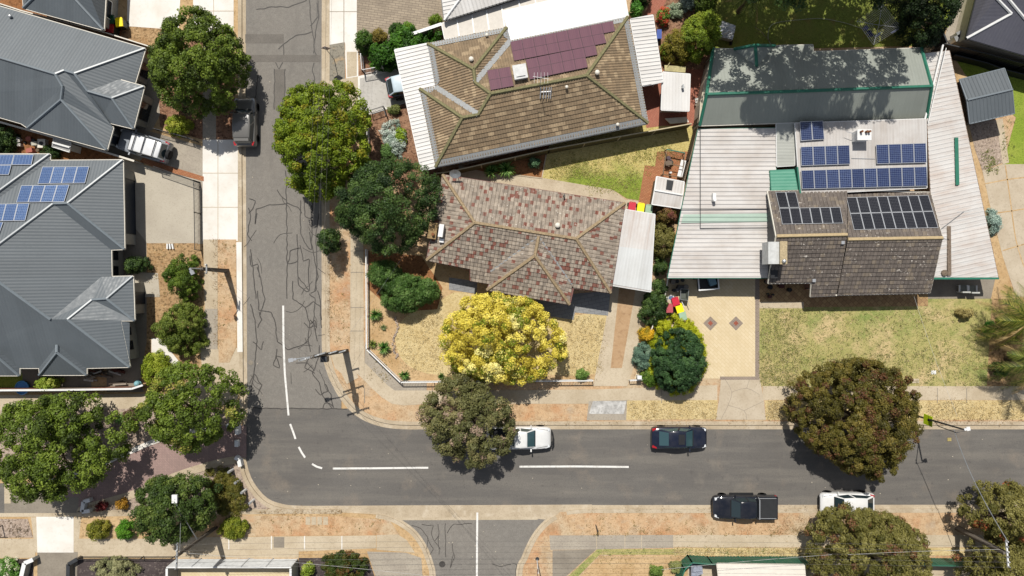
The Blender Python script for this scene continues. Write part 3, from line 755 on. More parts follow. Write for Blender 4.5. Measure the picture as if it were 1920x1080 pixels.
# ===== west blocks =====
sheet('driveway', m_conc_w, [(362, -80), (438, -80), (438, 86), (362, 60)], 2)
sheet('driveway', m_conc_w, [(240, -80), (342, -80), (335, 56), (238, 49)], 2)
sheet('footpath', m_conc_g, [(380, 60), (405, 60), (405, 264), (380, 264)], 3)
sheet('verge', m_mulch, [(405, 60), (440, 60), (440, 264), (405, 264)], 2)
sheet('driveway', m_conc_w, [(380, 262), (446, 262), (446, 452), (380, 452)], 3)
for q in ([(380, 324), (446, 324), (446, 325.2), (380, 325.2)], [(380, 388), (446, 388), (446, 389.2), (380, 389.2)], [(408, 264), (409.2, 264), (409.2, 450), (408, 450)], [(362, 20), (438, 20), (438, 21.2), (362, 21.2)], [(400, -60), (401, -60), (401, 60), (400, 60)]):
    sheet('path_joint', m_conc, q, 5)
sheet('footpath', m_conc, [(381, 449), (408, 449), (408, 580), (384, 580)], 4)
sheet('footpath', m_conc_g, [(384, 579), (408, 579), (408, 655), (372, 655)], 4)
sheet('verge', m_dirt, [(408, 449), (443, 449), (443, 650), (430, 680), (410, 680)], 5)
sheet('footpath', m_conc, [(375, 655), (410, 655), (410, 680), (430, 680), (443, 652), (449, 655), (449, 735), (440, 760), (300, 760), (380, 700)], 3)
sheet('driveway', m_conc_g, [(205, 225), (383, 275), (383, 333), (300, 310), (200, 285)], 2)
sheet('driveway', m_agg, [(232, 300), (268, 309), (372, 336), (372, 456), (276, 456), (232, 400)], 2)
sheet('path', m_conc_g, [(371, 336), (382, 338), (382, 457), (371, 457)], 3)
sheet('garden_edging', m_brick_p, [(262, 303), (300, 318), (382, 340), (382, 331), (300, 306), (268, 296)], 6)
sheet('garden_bed', m_mulch_t, [(275, 456), (383, 456), (380, 650), (372, 700), (285, 760), (262, 720), (275, 640)], 2)
sheet('path', m_conc_d, [(210, 300), (275, 400), (276, 735), (200, 735), (200, 460)], 1)
sheet('path', m_agg, [(246, 510), (296, 512), (300, 557), (246, 557)], 4)
sheet('path', m_conc_w, [(284, 634), (300, 634), (336, 678), (345, 700), (318, 705), (300, 672), (284, 660)], 4)
sheet('garden_bed', m_soil, [(-200, 225), (60, 232), (210, 285), (230, 305), (90, 300), (-200, 290)], 1)
sheet('garden_bed', m_mulch_t, [(232, 49), (338, 56), (300, 95), (225, 72)], 3)
sheet('garden_bed', m_mulch, [(286, 92), (380, 60), (380, 262), (300, 238)], 1)
sheet('path', m_conc_g, [(250, 125), (292, 125), (300, 215), (285, 245), (200, 240)], 2)
sheet('path', m_soil, [(-200, -60), (200, 30), (290, 90), (270, 105), (-200, -20)], 1)
sheet('side_yard', m_conc_d, [(-200, 690), (170, 690), (172, 735), (-200, 735)], 2)
sheet('side_yard', m_lawn_g, [(-200, 700), (42, 700), (42, 733), (-200, 733)], 4)
sheet('footpath', m_conc, [(-400, 745), (300, 738), (330, 740), (330, 766), (290, 766), (-400, 772)], 3)
sheet('verge', m_gravel, [(-400, 770), (300, 766), (440, 770), (448, 800), (300, 826), (228, 854), (150, 890), (-400, 890)], 2)
lane_up = curve([(462, 800), (440, 797), (370, 806), (300, 824), (225, 855), (150, 888), (60, 905), (-200, 908)], 5)
lane_lo = curve([(462, 858), (440, 858), (400, 866), (330, 888), (250, 922), (170, 945), (148, 955), (146, 965), (-200, 965)], 5)
sheet('lane', m_lane, lane_up + lane_lo[::-1], 4)
sheet('lane', m_conc_d, [(-200, 906), (10, 906), (120, 932), (148, 932), (146, 964), (-200, 964)], 5)
sheet('lane', m_road_new, [(-200, 906), (8, 906), (8, 962), (-200, 962)], 6)
sheet('lane', m_conc, [(8, 880), (20, 880), (20, 944), (8, 944)], 7)
mb = MB(); ribbon(mb, lane_up[8:30], 9, G+0.05); struct('lane_kerb', mb, m_conc_w)
mb = MB(); ribbon(mb, [(p[0], p[1]+3) for p in lane_lo[5:32]], 11, G+0.045); ribbon(mb, [(p[0]+2, p[1]+9) for p in lane_lo[5:32]], 5, G+0.06); struct('lane_kerb', mb, m_kerb)
sheet('garden_bed', m_gravel, [(148, 958), (250, 932), (330, 900), (400, 878), (448, 868), (452, 884), (466, 914), (490, 940), (512, 952), (500, 955), (150, 956)], 3)
sheet('gutter_drain', m_conc, [(-400, 962), (150, 962), (150, 969), (-400, 969)], 5)
mb = MB(); ribbon(mb, [(190, 958), (520, 956)], 3, G+0.05); struct('lane_kerb', mb, m_kerb)
sheet('gutter_drain', m_kerb, [(150, 960), (520, 957), (560, 958), (560, 963), (150, 969)], 4)
sheet('driveway', m_conc_w, [(68, 969), (138, 969), (138, 1036), (70, 1036)], 6)
sheet('driveway', m_conc, [(58, 970), (152, 970), (146, 1036), (66, 1036)], 5)
sheet('verge', m_gravel, [(-400, 973), (52, 973), (62, 1008), (-400, 1010)], 5)
sheet('footpath', m_conc, [(-400, 1010), (66, 1010), (66, 1046), (-400, 1046)], 4)
sheet('footpath', m_conc, [(145, 1010), (705, 1004), (705, 1028), (560, 1034), (560, 1046), (145, 1046)], 4)
sheet('driveway', m_conc_d, [(70, 1035), (146, 1035), (140, 1200), (70, 1200)], 6)
sheet('verge', m_dirt2, [(150, 970), (300, 970), (300, 1010), (146, 1010)], 4)
sheet('verge', m_dirt, [(405, 966), (640, 968), (730, 976), (750, 1003), (400, 1006)], 4)
sheet('footpath', m_conc_d, [(513, 1007), (533, 1007), (533, 1027), (513, 1027)], 6)
for x0, x1 in ((428, 460), (508, 512), (570, 596), (640, 643)):
    sheet('path_joint', m_conc_w, [(x0, 1005), (x0+2, 1005), (x0+2, 1030), (x0, 1030)], 7)
for k in range(4): sheet('inspection_lid', m_conc, [(573+k*11, 969), (582+k*11, 969), (582+k*11, 984), (573+k*11, 984)], 7)
sheet('footpath', m_conc, [(706, 1003), (746, 1002), (762, 1012), (778, 1036), (706, 1031)], 7)
sheet('path', m_conc_g, [(688, 1034), (760, 1036), (790, 1046), (800, 1200), (745, 1200)], 5)
sheet('garden_bed', m_mulch_d, [(-400, 1048), (62, 1048), (66, 1200), (-400, 1200)], 3)
sheet('garden_bed', m_mulch_d, [(143, 1048), (333, 1048), (315, 1200), (140, 1200)], 3)
sheet('courtyard', m_pav_tan, [(316, 1062), (550, 1062), (545, 1300), (316, 1300)], 3)
sheet('garden_bed', m_mulch_d, [(560, 1046), (690, 1046), (745, 1200), (556, 1200)], 3)

# ===== north block, west part =====
sheet('driveway', m_conc_w, [(618, -80), (669, -80), (669, 96), (648, 96), (647, 80), (618, 84)], 2)
for y in (-20, 21): sheet('path_joint', m_conc_g, [(618, y), (669, y), (669, y+1.3), (618, y+1.3)], 4)
sheet('path_joint', m_conc_g, [(644, -80), (645.5, -80), (645.5, 80), (644, 80)], 4)
sheet('verge', ground('grey_gravel', '#9a9384', [(0.8, 4, .4, .66, '#8a8478', .7), (16, 4, .5, .64, '#6d685e', .6), (1.2, 3, .58, .7, '#c7a67a', .6)], .95), [(617, 84), (646, 79), (647, 148), (618, 152)], 3)
sheet('footpath', m_conc_w, [(647, 94), (671, 94), (672, 144), (649, 148)], 3)
sheet('footpath', m_conc, [(650, 97), (669, 97), (669, 142), (651, 145)], 4)
sheet('footpath', m_conc, [(618, 152), (649, 147), (672, 143), (672, 216), (618, 330)], 3)
sheet('driveway', m_pav_grey, [(669, -80), (842, -80), (834, 40), (826, 47), (720, 86), (669, 96)], 3)
sheet('garden_bed', m_mulch, [(676, 96), (720, 84), (826, 46), (840, 70), (745, 110), (700, 138), (672, 142)], 2)
sheet('driveway', m_conc_w, [(671, 143), (742, 126), (770, 190), (700, 214), (672, 216)], 4)
sheet('driveway', m_drive_l, [(675, 147), (741, 132), (800, 120), (800, 185), (690, 208), (675, 208)], 5)
sheet('garden_bed', m_mulch, [(690, 210), (765, 192), (830, 320), (800, 345), (690, 350)], 3)
sheet('verge', m_dirt, [(617, 330), (657, 330), (657, 640), (640, 640), (617, 640)], 1)
path_in = curve([(657, 430), (657, 600), (658, 680), (682, 712), (735, 757), (800, 757)], 3)
sheet('footpath', m_conc, [(681, 430), (682, 640), (684, 680), (726, 722), (740, 732), (900, 732), (900, 757)] + path_in[::-1], 3)
sheet('verge', m_conc, [(620, 665), (655, 660), (672, 708), (650, 720), (640, 700), (628, 690)], 4)
sheet('verge', m_conc_g, [(684, 640), (688, 655), (752, 717), (800, 717), (800, 732), (740, 732), (726, 722), (684, 680)], 4)
sheet('footpath', m_conc, [(899, 732), (1120, 730), (1345, 722), (1345, 757), (899, 757)], 3)
sheet('footpath', m_conc, [(1430, 724), (3000, 724), (3000, 750), (1430, 750)], 3)
for x in (683, 810, 880, 1010, 1240, 1475, 1552, 1757, 1812, 1880): sheet('path_joint', m_conc_d, [(x, 727), (x+1.2, 727), (x+1.2, 756), (x, 756)], 5)
for y in (470, 510, 576, 620): sheet('path_joint', m_conc_d, [(657, y), (682, y), (682, y+1.2), (657, y+1.2)], 5)
sheet('driveway', m_conc_g, [(1104, 752), (1176, 750), (1174, 788), (1100, 788)], 4)
sheet('driveway', ground('stained_concrete', '#b8b6b2', [(1.6, 5, .42, .6, '#dcdad6', .8), (4, 5, .5, .65, '#95938f', .7)], .9), [(1112, 752), (1174, 752), (1170, 776), (1104, 776)], 5)
sheet('verge', m_grass_dry, [(1176, 751), (1346, 750), (1344, 786), (1174, 787)], 3)
m_crz = ground('cracked_concrete', '#cdbfa9', [(0.6, 5, .38, .7, '#b8a890', .8), (6, 5, .5, .75, '#9a8a74', .45)], .9)
sheet('driveway', m_crz, [(1352, 709), (1425, 709), (1432, 752), (1436, 787), (1342, 787), (1348, 750)], 4)
sheet('verge', m_grass_dry, [(1434, 751), (3000, 750), (3000, 787), (1436, 787)], 2)
mb = MB()
for c in ([(1360, 712), (1372, 735), (1365, 760), (1352, 786)], [(1372, 735), (1400, 728), (1424, 740)], [(1400, 728), (1405, 712)], [(1365, 760), (1395, 770), (1400, 787)], [(1395, 770), (1432, 752)]):
    p = [(x, y) for x, y in c]; ribbon(mb, smooth_line(p, 3), .6, G+0.022)
struct('crack_line', mb, m_conc_d)
# corner garden
sheet('garden_bed', m_dirt2, [(689, 470), (800, 470), (900, 520), (1150, 560), (1118, 716), (752, 716), (689, 655)], 2)
sheet('lawn', m_grass_dry, curve([(770, 585), (830, 560), (870, 548), (1000, 580), (1060, 592), (1138, 590), (1128, 640), (1118, 700), (1010, 702), (900, 706), (800, 700), (752, 672), (742, 620), (770, 585)], 3)[:-1], 3)
sheet('garden_bed', m_soil, [(689, 470), (790, 480), (830, 540), (820, 580), (740, 585), (689, 540)], 3)
sheet('path', m_slate, [(842, 520), (895, 528), (893, 551), (842, 543)], 6)
sheet('porch', m_slate, [(960, 560), (1145, 545), (1140, 592), (1078, 586), (1075, 600), (985, 585)], 5)
sheet('driveway', m_conc, [(1150, 530), (1166, 530), (1150, 724), (1112, 724)], 4)
sheet('driveway', ground('dusty_strip', '#c2a27e', [(0.6, 5, .4, .66, '#ad8b66', .8), (3, 6, .5, .7, '#96775a', .55), (22, 3, .6, .74, '#dcc6a2', .4)], .95), [(1162, 530), (1194, 530), (1166, 690), (1145, 690)], 6)
sheet('driveway', m_conc, [(1184, 530), (1235, 530), (1205, 600), (1188, 690), (1176, 724), (1112, 724), (1118, 695), (1158, 690)], 4)
# back garden of the corner house
sheet('lawn', m_lawn2, [(1010, 275), (1330, 210), (1290, 300), (1245, 330), (1215, 372), (1200, 376), (1175, 372), (1150, 356), (1010, 334)], 3)
sheet('path', m_conc, [(860, 310), (920, 325), (1020, 334), (1150, 356), (1172, 374), (1176, 392), (1160, 392), (860, 345)], 5)
sheet('garden_bed', m_soil, [(840, 318), (1030, 270), (1016, 334), (960, 328), (900, 328)], 4)
mb = MB(); ribbon(mb, [(966, 328), (1016, 334), (1024, 290)], 2.4, G+0.06); struct('garden_edging', mb, m_kerb)
sheet('patio', m_brick_p, [(1232, 284), (1292, 284), (1290, 340), (1225, 395), (1196, 386), (1209, 310), (1228, 312)], 5)
sheet('path', m_conc, [(1172, 374), (1200, 378), (1222, 392), (1236, 400), (1170, 400)], 4)
sheet('path', m_brick_r, [(1205, 160), (1250, 150), (1243, 236), (1212, 240)], 4)
sheet('path', m_brick_r, [(1243, 130), (1330, 130), (1300, 236), (1243, 236)], 3)
sheet('garden_bed', m_mulch, [(1180, -60), (1345, -60), (1332, 150), (1240, 130), (1224, 28)], 2)
sheet('path', m_brick_r, [(1222, 0), (1262, -30), (1240, 22), (1205, 32)], 4)
# big block on the right
sheet('driveway', m_pav_tan, [(1256, 500), (1424, 500), (1424, 710), (1190, 710), (1222, 600)], 4)
sheet('garden_edging', m_pav_edge, [(1416, 520), (1424, 520), (1424, 712), (1350, 712), (1350, 706), (1416, 706)], 6)
for cx in (1332, 1380):
    sheet('paving_motif', m_pav_edge, [(cx, 593), (cx+13.5, 606), (cx, 620), (cx-13.5, 606)], 6)
    sheet('paving_motif', m_red, [(cx, 601), (cx+5, 606), (cx, 611), (cx-5, 606)], 7)
sheet('lawn', m_lawn, [(1424, 575), (1500, 575), (1750, 560), (1860, 560), (1850, 724), (1424, 724)], 3)
sheet('porch', m_pav_dia, [(1424, 505), (1740, 505), (1740, 574), (1506, 576), (1506, 566), (1424, 568)], 5)
sheet('porch', m_conc, [(1424, 566), (1507, 566), (1507, 578), (1424, 578)], 6)
sheet('path', m_conc_d, [(1700, 505), (1870, 505), (1858, 560), (1700, 560)], 4)
sheet('garden_bed', m_mulch_t, [(1825, 560), (3000, 540), (3000, 724), (1835, 724)], 2)
sheet('garden_bed', m_dirt2, [(1820, 60), (1850, 300), (1900, 560), (1860, 560), (1780, 90)], 2)
sheet('driveway', m_crz, [(1842, 320), (1880, 308), (3000, 300), (3000, 556), (1905, 556), (1880, 480), (1855, 380)], 4)
mb = MB()
for c in ([(1885, 310), (1895, 380), (1905, 450), (1920, 500)], [(1845, 345), (1900, 335), (1960, 330)], [(1862, 400), (1900, 395), (1960, 385)], [(1880, 470), (1930, 455)]):
    ribbon(mb, smooth_line(c, 4), 2.2, G+0.022)
struct('crack_line', mb, m_dirt2)
sheet('lawn', m_lawn_g, [(1785, 100), (1930, 140), (3000, 140), (3000, 310), (1880, 310), (1905, 220), (1810, 140)], 3)
sheet('path', m_conc, [(1868, 225), (1880, 222), (1892, 305), (1880, 308)], 6)
sheet('garden_bed', m_gravel, [(1815, 225), (1868, 225), (1880, 305), (1842, 320), (1828, 280)], 5)
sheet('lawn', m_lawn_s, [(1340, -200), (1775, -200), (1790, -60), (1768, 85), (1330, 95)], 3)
sheet('lawn', m_lawn_g, [(1762, -60), (1802, -60), (1790, 20), (1778, 52), (1762, 50)], 5)
sheet('path', m_conc_g, [(1800, -60), (1850, -60), (1820, 80), (1768, 85), (1776, 52), (1790, 18)], 4)

# ===== south-east block =====
sheet('verge', m_dirt, [(1050, 960), (3000, 960), (3000, 1003), (1030, 1003), (1010, 1003)], 1)
sheet('footpath', m_conc_g, [(1030, 1004), (1262, 1003), (1262, 1027), (1120, 1030), (1032, 1031)], 4)
sheet('footpath', m_conc, [(1262, 1003), (3000, 1003), (3000, 1026), (1262, 1026)], 4)
for x in (1118, 1171, 1202, 1262, 1322, 1445, 1481, 1720): sheet('path_joint', m_conc, [(x, 1004), (x+1.3, 1004), (x+1.3, 1028), (x, 1028)], 6)
sheet('path', m_conc_d, [(1036, 1032), (1118, 1030), (1062, 1080), (1040, 1200), (1036, 1200)], 3)
sheet('verge', m_lawn, [(1120, 1030), (1300, 1029), (1300, 1040), (1124, 1040), (1070, 1095), (1050, 1095)], 5)
sheet('verge', m_grass_dry, [(1262, 1027), (3000, 1027), (3000, 1042), (1262, 1042)], 3)
sheet('front_yard', m_dirt2, [(1124, 1043), (1290, 1041), (1280, 1300), (1060, 1300), (1080, 1090)], 4)
sheet('back_yard', m_conc, [(1290, 1050), (3000, 1050), (3000, 1400), (1290, 1400)], 2)
# ---------- buildings ----------
m_grey = metalroof('grey_steel_roof', '#646b70', '#585f64', .5, .4, .3, .5)
m_greycap = plain('grey_capping', '#838c92', .4, .5, var=.06)
m_cream = plain('cream_gutter', '#ece6d8', .5, .4, var=.06)
m_white = plain('white_metal', '#f4f4f2', .45, .4, var=.05)
m_dark = plain('dark_steel', '#3b3d40', .5, .4)
m_black = plain('black_metal', '#26272a', .45, .4)
m_wall_g = plain('grey_render', '#a6a49c', .8, .2, var=.08)
m_wall_c = plain('cream_render', '#d9cfb9', .8, .2, var=.08)
m_wall_b = paver('brick_wall', '#8d5a48', '#a06a54', '#8d7f70', .23, .086)
m_glass = plain('window_glass', '#20262c', .08, .6, var=.02)
m_gdoor = plain('navy_garage_door', '#2c3440', .45, .4, var=.06)
m_tileb = tilemat('brown_tiles', '#a08a6e', '#86755f', ('#b8a283', .2), None, w=.42, hgt=.34)
m_capb = plain('lichen_capping', '#8f8a66', .9, .15, var=.2, scale=7)
m_tilem = tilemat('mottled_tiles', '#b9ab9a', '#80756a', ('#87574a', .16), '#e4dccf', w=.26, hgt=.33, lich_amt=.7)
m_capm = plain('tan_capping', '#b59f7f', .9, .15, var=.22, scale=7)
m_tilel = tilemat('lichen_tiles', '#7d736b', '#665e58', ('#887c6e', .15), '#e4dcd0', hgt=.36)
m_capl = plain('pale_capping', '#cdb78f', .9, .15, var=.12, scale=7)
m_guard = plain('gutter_mesh', '#a4a6a6', .55, .4, var=.12, scale=9)
m_pw = metalroof('white_steel_roof', '#e9e7e4', '#cfc7bd', .5, .35, .35, .4)
m_pwd = metalroof('weathered_white_roof', '#dedad6', '#b3a496', .5, .5, .5, .4)
m_zinc = metalroof('pale_zinc_roof', '#d0ccc8', '#a89b8f', .45, .55, .6, .5)
m_rust = metalroof('rusty_white_roof', '#dedbd7', '#b3937c', .5, .35, .6, .4)
m_sage = metalroof('sage_shed_roof', '#9ea39a', '#8a8f86', .45, .4, .3, .45)
m_green = plain('green_trim', '#2f7d66', .5, .4, var=.12)
m_greenr = metalroof('green_steel_roof', '#4f9a80', '#79b59c', .45, .5, .4, .45)
m_fence_g = metalroof('green_steel_fence', '#2c6a55', '#235545', .5, .4, .3, .4)
m_navy = metalroof('charcoal_steel_roof', '#5c5c66', '#4d4d57', .42, .3, .2, .5)
m_wood = plain('grey_timber', '#8d7d68', .85, .15, var=.2, scale=9)
m_alu = plain('aluminium', '#d6d8da', .35, .6, .6, var=.05)
m_steelg = plain('galvanised_steel', '#b9bcbd', .4, .5, .5, var=.1)
m_pbl = panelmat('blue_cells', '#2e3c66', '#232d50', '#8fa0c4', 6, 10)
m_pbl2 = panelmat('pale_blue_cells', '#4b6898', '#3c547f', '#a3b6d2', 6, 10)
m_pbk = panelmat('black_cells', '#24242a', '#1b1b20', '#5c5c60', 6, 10)
m_pmr = panelmat('maroon_cells', '#744e58', '#664350', '#553842', 6, 1, .3)
m_rimd = plain('dark_rim', '#3a2c31', .5, .4)

def guard_strip(roof, W, pl_edges, w=0.45):
    mb = MB()
    for a, b, pl in pl_edges:
        A, B = W[a], W[b]; n = pl.n; up = Vector((-n.x, -n.y, 0)).normalized(); s = Vector((up.x, up.y, pl.t)).normalized()
        d = (B-A).normalized()
        q = [A+n*.075, B+n*.075, B+s*w-d*w*.75+n*.085, A+s*w+d*w*.75+n*.085]
        if (q[1]-q[0]).cross(q[2]-q[0]).z < 0: q = q[::-1]
        mb.face(q); mb.face([p-n*.01 for p in q[::-1]])
    return mb.build('gutter_guard', m_guard, roof)
def vent(h, p, r=.13, hh=.35, m=None, name='vent'):
    mb = MB(); mb.cyl(Vector(p)-Vector((0, 0, .1)), r*.6, hh, 10); mb.ball(Vector(p)+Vector((0, 0, hh-.08)), r, 10, sz=.7); return mb.build(name, m or m_alu, h, smooth=False)
def canopy(name, label, cat, corners, zs, m, udir, prof=RIB, posts=True, edge=None, group=None, lift=0.0, postm=None, gut=None):
    """flat open-sided roof on posts; corners px, zs heights"""
    W = [P(c[0], c[1], z) for c, z in zip(corners, zs)]
    c = sum(W, Vector())/len(W); t = thing(name, label, cat, (c.x, c.y, G), group)
    mb = MB(); roof_face(mb, W, prof, None, udir, lift=lift); r = mb.build('roof', m, t)
    mb = MB()
    for a, b in zip(W, W[1:]+W[:1]): mb.bar(a-Vector((0, 0, .07)), b-Vector((0, 0, .07)), .1, .12)
    mb.build('gutter', edge or m_white, r)
    if posts:
        q = inset([(p.x, p.y) for p in W], .35)
        for p in q:
            zt = min(zs)-.05; mb = MB(); mb.box((p.x, p.y, (G+zt)/2), (.09, .09, zt-G+.02)); mb.build('post', postm or m_white, t)
    return t, W, r

# --- H1 grey house at the top left edge
pl = {'s': Plane((47, 15), (178, 53), (110, 0), 2.7, 22), 'e': Plane((201, 0), (197, 55), (150, 10), 2.7, 22), 'w': Plane((39, -40), (39, 15), (80, -10), 2.7, 22)}
h1, W, rf = house('house', 'grey hip-roofed house at the top left edge, cut off by the frame', 'house',
  dict(sw=(44, 15, 's'), se=(194, 56, 's'), a=(103, -43, 's'), b=(112, -150, 6.2), ne=(206, -150, 2.7), nw=(30, -150, 2.7)), pl,
  [('sw', 'se', 'a'), ('se', 'ne', 'b', 'a'), ('nw', 'sw', 'a', 'b')], ['sw', 'se', 'ne', 'nw'], [('sw', 'a'), ('se', 'a'), ('a', 'b')], m_grey, m_greycap, m_wall_g, m_cream)
opening(h1, 1, .1, .3, 1.0, 2.2, m_white, m_glass)

# --- H2 grey house, upper left
pl = {'n': Plane((0, 12), (272, 91), (100, 130), 2.7, 22), 'e2': Plane((272, 91), (253, 155), (150, 130), 2.7, 22), 'e1': Plane((200, 281), (212, 239), (110, 200), 2.7, 22),
      's': Plane((0, 220), (39, 231), (60, 160), 2.7, 22), 'ws': Plane((52, 240), (200, 281), (115, 190), 2.7, 22), 'pn': Plane((223, 149), (270, 162), (210, 184), 2.9, 22), 'ps': Plane((188, 226), (250, 241), (210, 184), 2.7, 22)}
h2, W2, rf2 = house('house', 'large grey corrugated hip-roofed house with a silver four wheel drive in its driveway', 'house',
  dict(nw=(-130, -26, 'n'), ne=(272, 91, 'n'), r2=(140, 138, 'n'), r1=(121, 132, 'n'), r0=(104, 139, 'n'), rw=(-130, 70, 'n'), v0=(118, 163, 's'), s1=(39, 231, 's'), s0=(-130, 183, 's'),
       e1=(212, 239, 'e1'), e0=(200, 281, 'e1'), wa=(115, 187, 'ws'), ww=(52, 240, 'ws'), pa=(165, 171, 'e2'), ea=(253, 155, 'e2'), pb=(223, 149, 'e2'), pr=(210, 184, 'ps'), pc=(270, 162, 'pn'), pd=(250, 241, 'ps'), pe=(188, 226, 'ps')), pl,
  [('nw', 'ne', 'r2', 'r1', 'r0', 'rw'), ('rw', 'r0', 'v0', 's1', 's0'), ('r0', 'r1', 'e1', 'e0', 'wa', 'v0'), ('r1', 'r2', 'pa', 'pe', 'e1'), ('r2', 'ne', 'ea', 'pb', 'pa'), ('v0', 'wa', 'ww', 's1'),
   ('wa', 'e0', 'ww'), ('pa', 'pb', 'pc', 'pr'), ('pr', 'pc', 'pd'), ('pa', 'pr', 'pd', 'pe')],
  ['nw', 'ne', 'ea', 'pb', 'pc', 'pd', 'pe', 'e1', 'e0', 'ww', 's1', 's0'],
  [('rw', 'r0'), ('r0', 'r1'), ('r1', 'r2'), ('r2', 'ne'), ('r0', 'v0'), ('v0', 'wa'), ('wa', 'e0'), ('wa', 'ww'), ('pa', 'pr'), ('pr', 'pc'), ('pr', 'pd'), ('r2', 'pa')], m_grey, m_greycap, m_wall_g, m_cream)
p = P(22, 31, 3.0); vent(h2, pl['n'].hit(22, 32), .14, .3)
for e, a, b, z0, z1, n in ((1, .2, .8, .5, 2.2, 'window'), (4, .2, .8, .3, 2.4, 'window'), (7, .15, .85, G, 2.3, 'door')): opening(h2, e, a, b, z0, z1, m_dark, m_glass if n == 'window' else m_gdoor, n)

# --- H3 grey house, left middle
pl = {'n': Plane((93, 301), (230, 300), (100, 380), 2.7, 22), 'nw': Plane((-100, 289), (93, 289), (0, 350), 2.7, 22), 'e': Plane((208, 468), (209, 518), (100, 490), 2.7, 22), 'ene': Plane((230, 300), (233, 467), (127, 381), 2.7, 22),
      'pn': Plane((190, 519), (249, 518), (180, 570), 2.7, 22), 'pe': Plane((249, 518), (252, 601), (200, 560), 2.7, 22), 's': Plane((162, 690), (243, 688), (150, 600), 2.7, 22), 'd': Plane((74, 703), (162, 703), (107, 660), 2.65, 30),
      'd0': Plane((-60, 704), (36, 704), (0, 660), 2.65, 30), 'e2': Plane((243, 605), (243, 688), (170, 600), 2.7, 22)}
kk = (pl['e'].hit(100, 382).z-2.7)/(pl['n'].hit(100, 382).z-2.7); pl['n'] = Plane((93, 301), (230, 300), (100, 380), 2.7, math.degrees(math.atan(math.tan(R(22))*kk)))
V3 = dict(a0=(-120, 289, 'nw'), a1=(93, 289, 'nw'), a2=(0, 357, 'nw'), a3=(-120, 443, 'nw'), b1=(93, 301, 'n'), b2=(0, 370, 'n'), b3=(-120, 458, 'n'), ne=(230, 300, 'n'), ra=(127, 381, 'n'), rb=(100, 382, 'n'), h0=(0, 457, 'e'), ap=(-49, 494, 'e'), wp=(-200, 494, 'n'),
  se1=(233, 467, 'ene'), v1=(208, 468, 'e'), v2=(209, 519, 'e'), p0=(190, 519, 'e'), p1=(95, 599, 'e'), h1=(0, 530, 'e'), p2=(249, 518, 'pn'), p3=(200, 560, 'pn'), p4=(173, 562, 'pn'), p5=(127, 599, 's'), p6=(252, 601, 'pe'), p7=(225, 601, 'pe'),
  e5=(243, 605, 'e2'), e6=(243, 688, 'e2'), s1=(162, 690, 's'), d1=(107, 647, 's'), s2=(73, 690, 's'), s3=(36, 690, 's'), d0=(-10, 650, 's'), s4=(-200, 692, 's'), da=(107, 661, 'd'), dw=(74, 703, 'd'), de=(162, 703, 'd'), ea0=(-10, 664, 'd0'), ee0=(36, 704, 'd0'), ew0=(-60, 704, 'd0'), es0=(-60, 692, 's'))
h3, W3, rf3 = house('house', 'large grey hip-roofed house with pale blue solar panels on the corner of the lane', 'house', V3, pl,
  [('a0', 'a1', 'a2', 'a3'), ('a1', 'b1', 'b2', 'b3', 'a3', 'a2'), ('b1', 'ne', 'ra', 'rb', 'h0', 'ap', 'wp', 'b3', 'b2'), ('ne', 'se1', 'ra'), ('rb', 'ra', 'se1', 'v1'), ('rb', 'v1', 'v2', 'p0', 'p1', 'h1', 'ap', 'h0'),
   ('p0', 'p2', 'p3', 'p4', 'p5', 'p1'), ('p2', 'p6', 'p3'), ('p4', 'p3', 'p6', 'p7'), ('p5', 'p4', 'p7', 'e5', 'e6'), ('ap', 'h1', 'p1', 'p5', 'e6', 's1', 'd1', 's2', 's3', 'd0', 'es0', 's4', 'wp'),
   ('d1', 'da', 'dw', 's2'), ('d1', 's1', 'de', 'da'), ('da', 'de', 'dw'), ('d0', 's3', 'ee0', 'ea0'), ('ea0', 'ee0', 'ew0'), ('d0', 'ea0', 'ew0', 'es0')],
  ['a0', 'a1', 'b1', 'ne', 'se1', 'v1', 'v2', 'p2', 'p6', 'p7', 'e6', 's1', 'de', 'dw', 's2', 's3', 'ee0', 'ew0', 's4'],
  [('a1', 'a2'), ('a2', 'a3'), ('ne', 'ra'), ('ra', 'rb'), ('rb', 'h0'), ('h0', 'ap'), ('ra', 'se1'), ('ap', 'h1'), ('h1', 'p1'), ('p5', 'e6'), ('p5', 'p4'), ('p4', 'p3'), ('p3', 'p2'), ('p3', 'p6'), ('d1', 'da'), ('da', 'dw'), ('da', 'de'), ('ea0', 'ee0'), ('d0', 'ea0')],
  m_grey, m_greycap, m_wall_g, m_cream)
for e, a, b, z0, z1, n in ((3, .12, .86, G, 2.4, 'door'), (5, .05, .4, .9, 2.2, 'window'), (5, .55, .95, .9, 2.2, 'window'), (7, .3, .7, G, 2.3, 'door'), (9, .05, .2, .9, 2.2, 'window'), (9, .3, .48, .9, 2.2, 'window'), (9, .6, .8, .9, 2.2, 'window')):
    opening(h3, e, a, b, z0, z1, m_dark, m_gdoor if n == 'door' else m_glass, n)
panels(h3, pl['n'], [(81, 314), (169, 313.5), (161, 345), (72, 346)], 4, 1, m_pbl2, m_alu)
panels(h3, pl['n'], [(41.5, 349), (132, 347.5), (122, 380), (32, 381)], 4, 1, m_pbl2, m_alu)
panels(h3, pl['n'], [(-30, 384), (57, 382.5), (49, 415), (-38, 417)], 4, 1, m_pbl2, m_alu)
panels(h3, pl['n'], [(-58, 420), (8, 418), (0, 441), (-66, 453)], 3, 1, m_pbl2, m_alu)
panels(h3, pl['nw'], [(-8, 291.5), (65, 291), (61, 310.5), (-14, 311)], 2, 1, m_pbl2, m_alu)
panels(h3, pl['nw'], [(-50, 311.5), (23.5, 311), (18.5, 329), (-56, 330)], 2, 1, m_pbl2, m_alu)

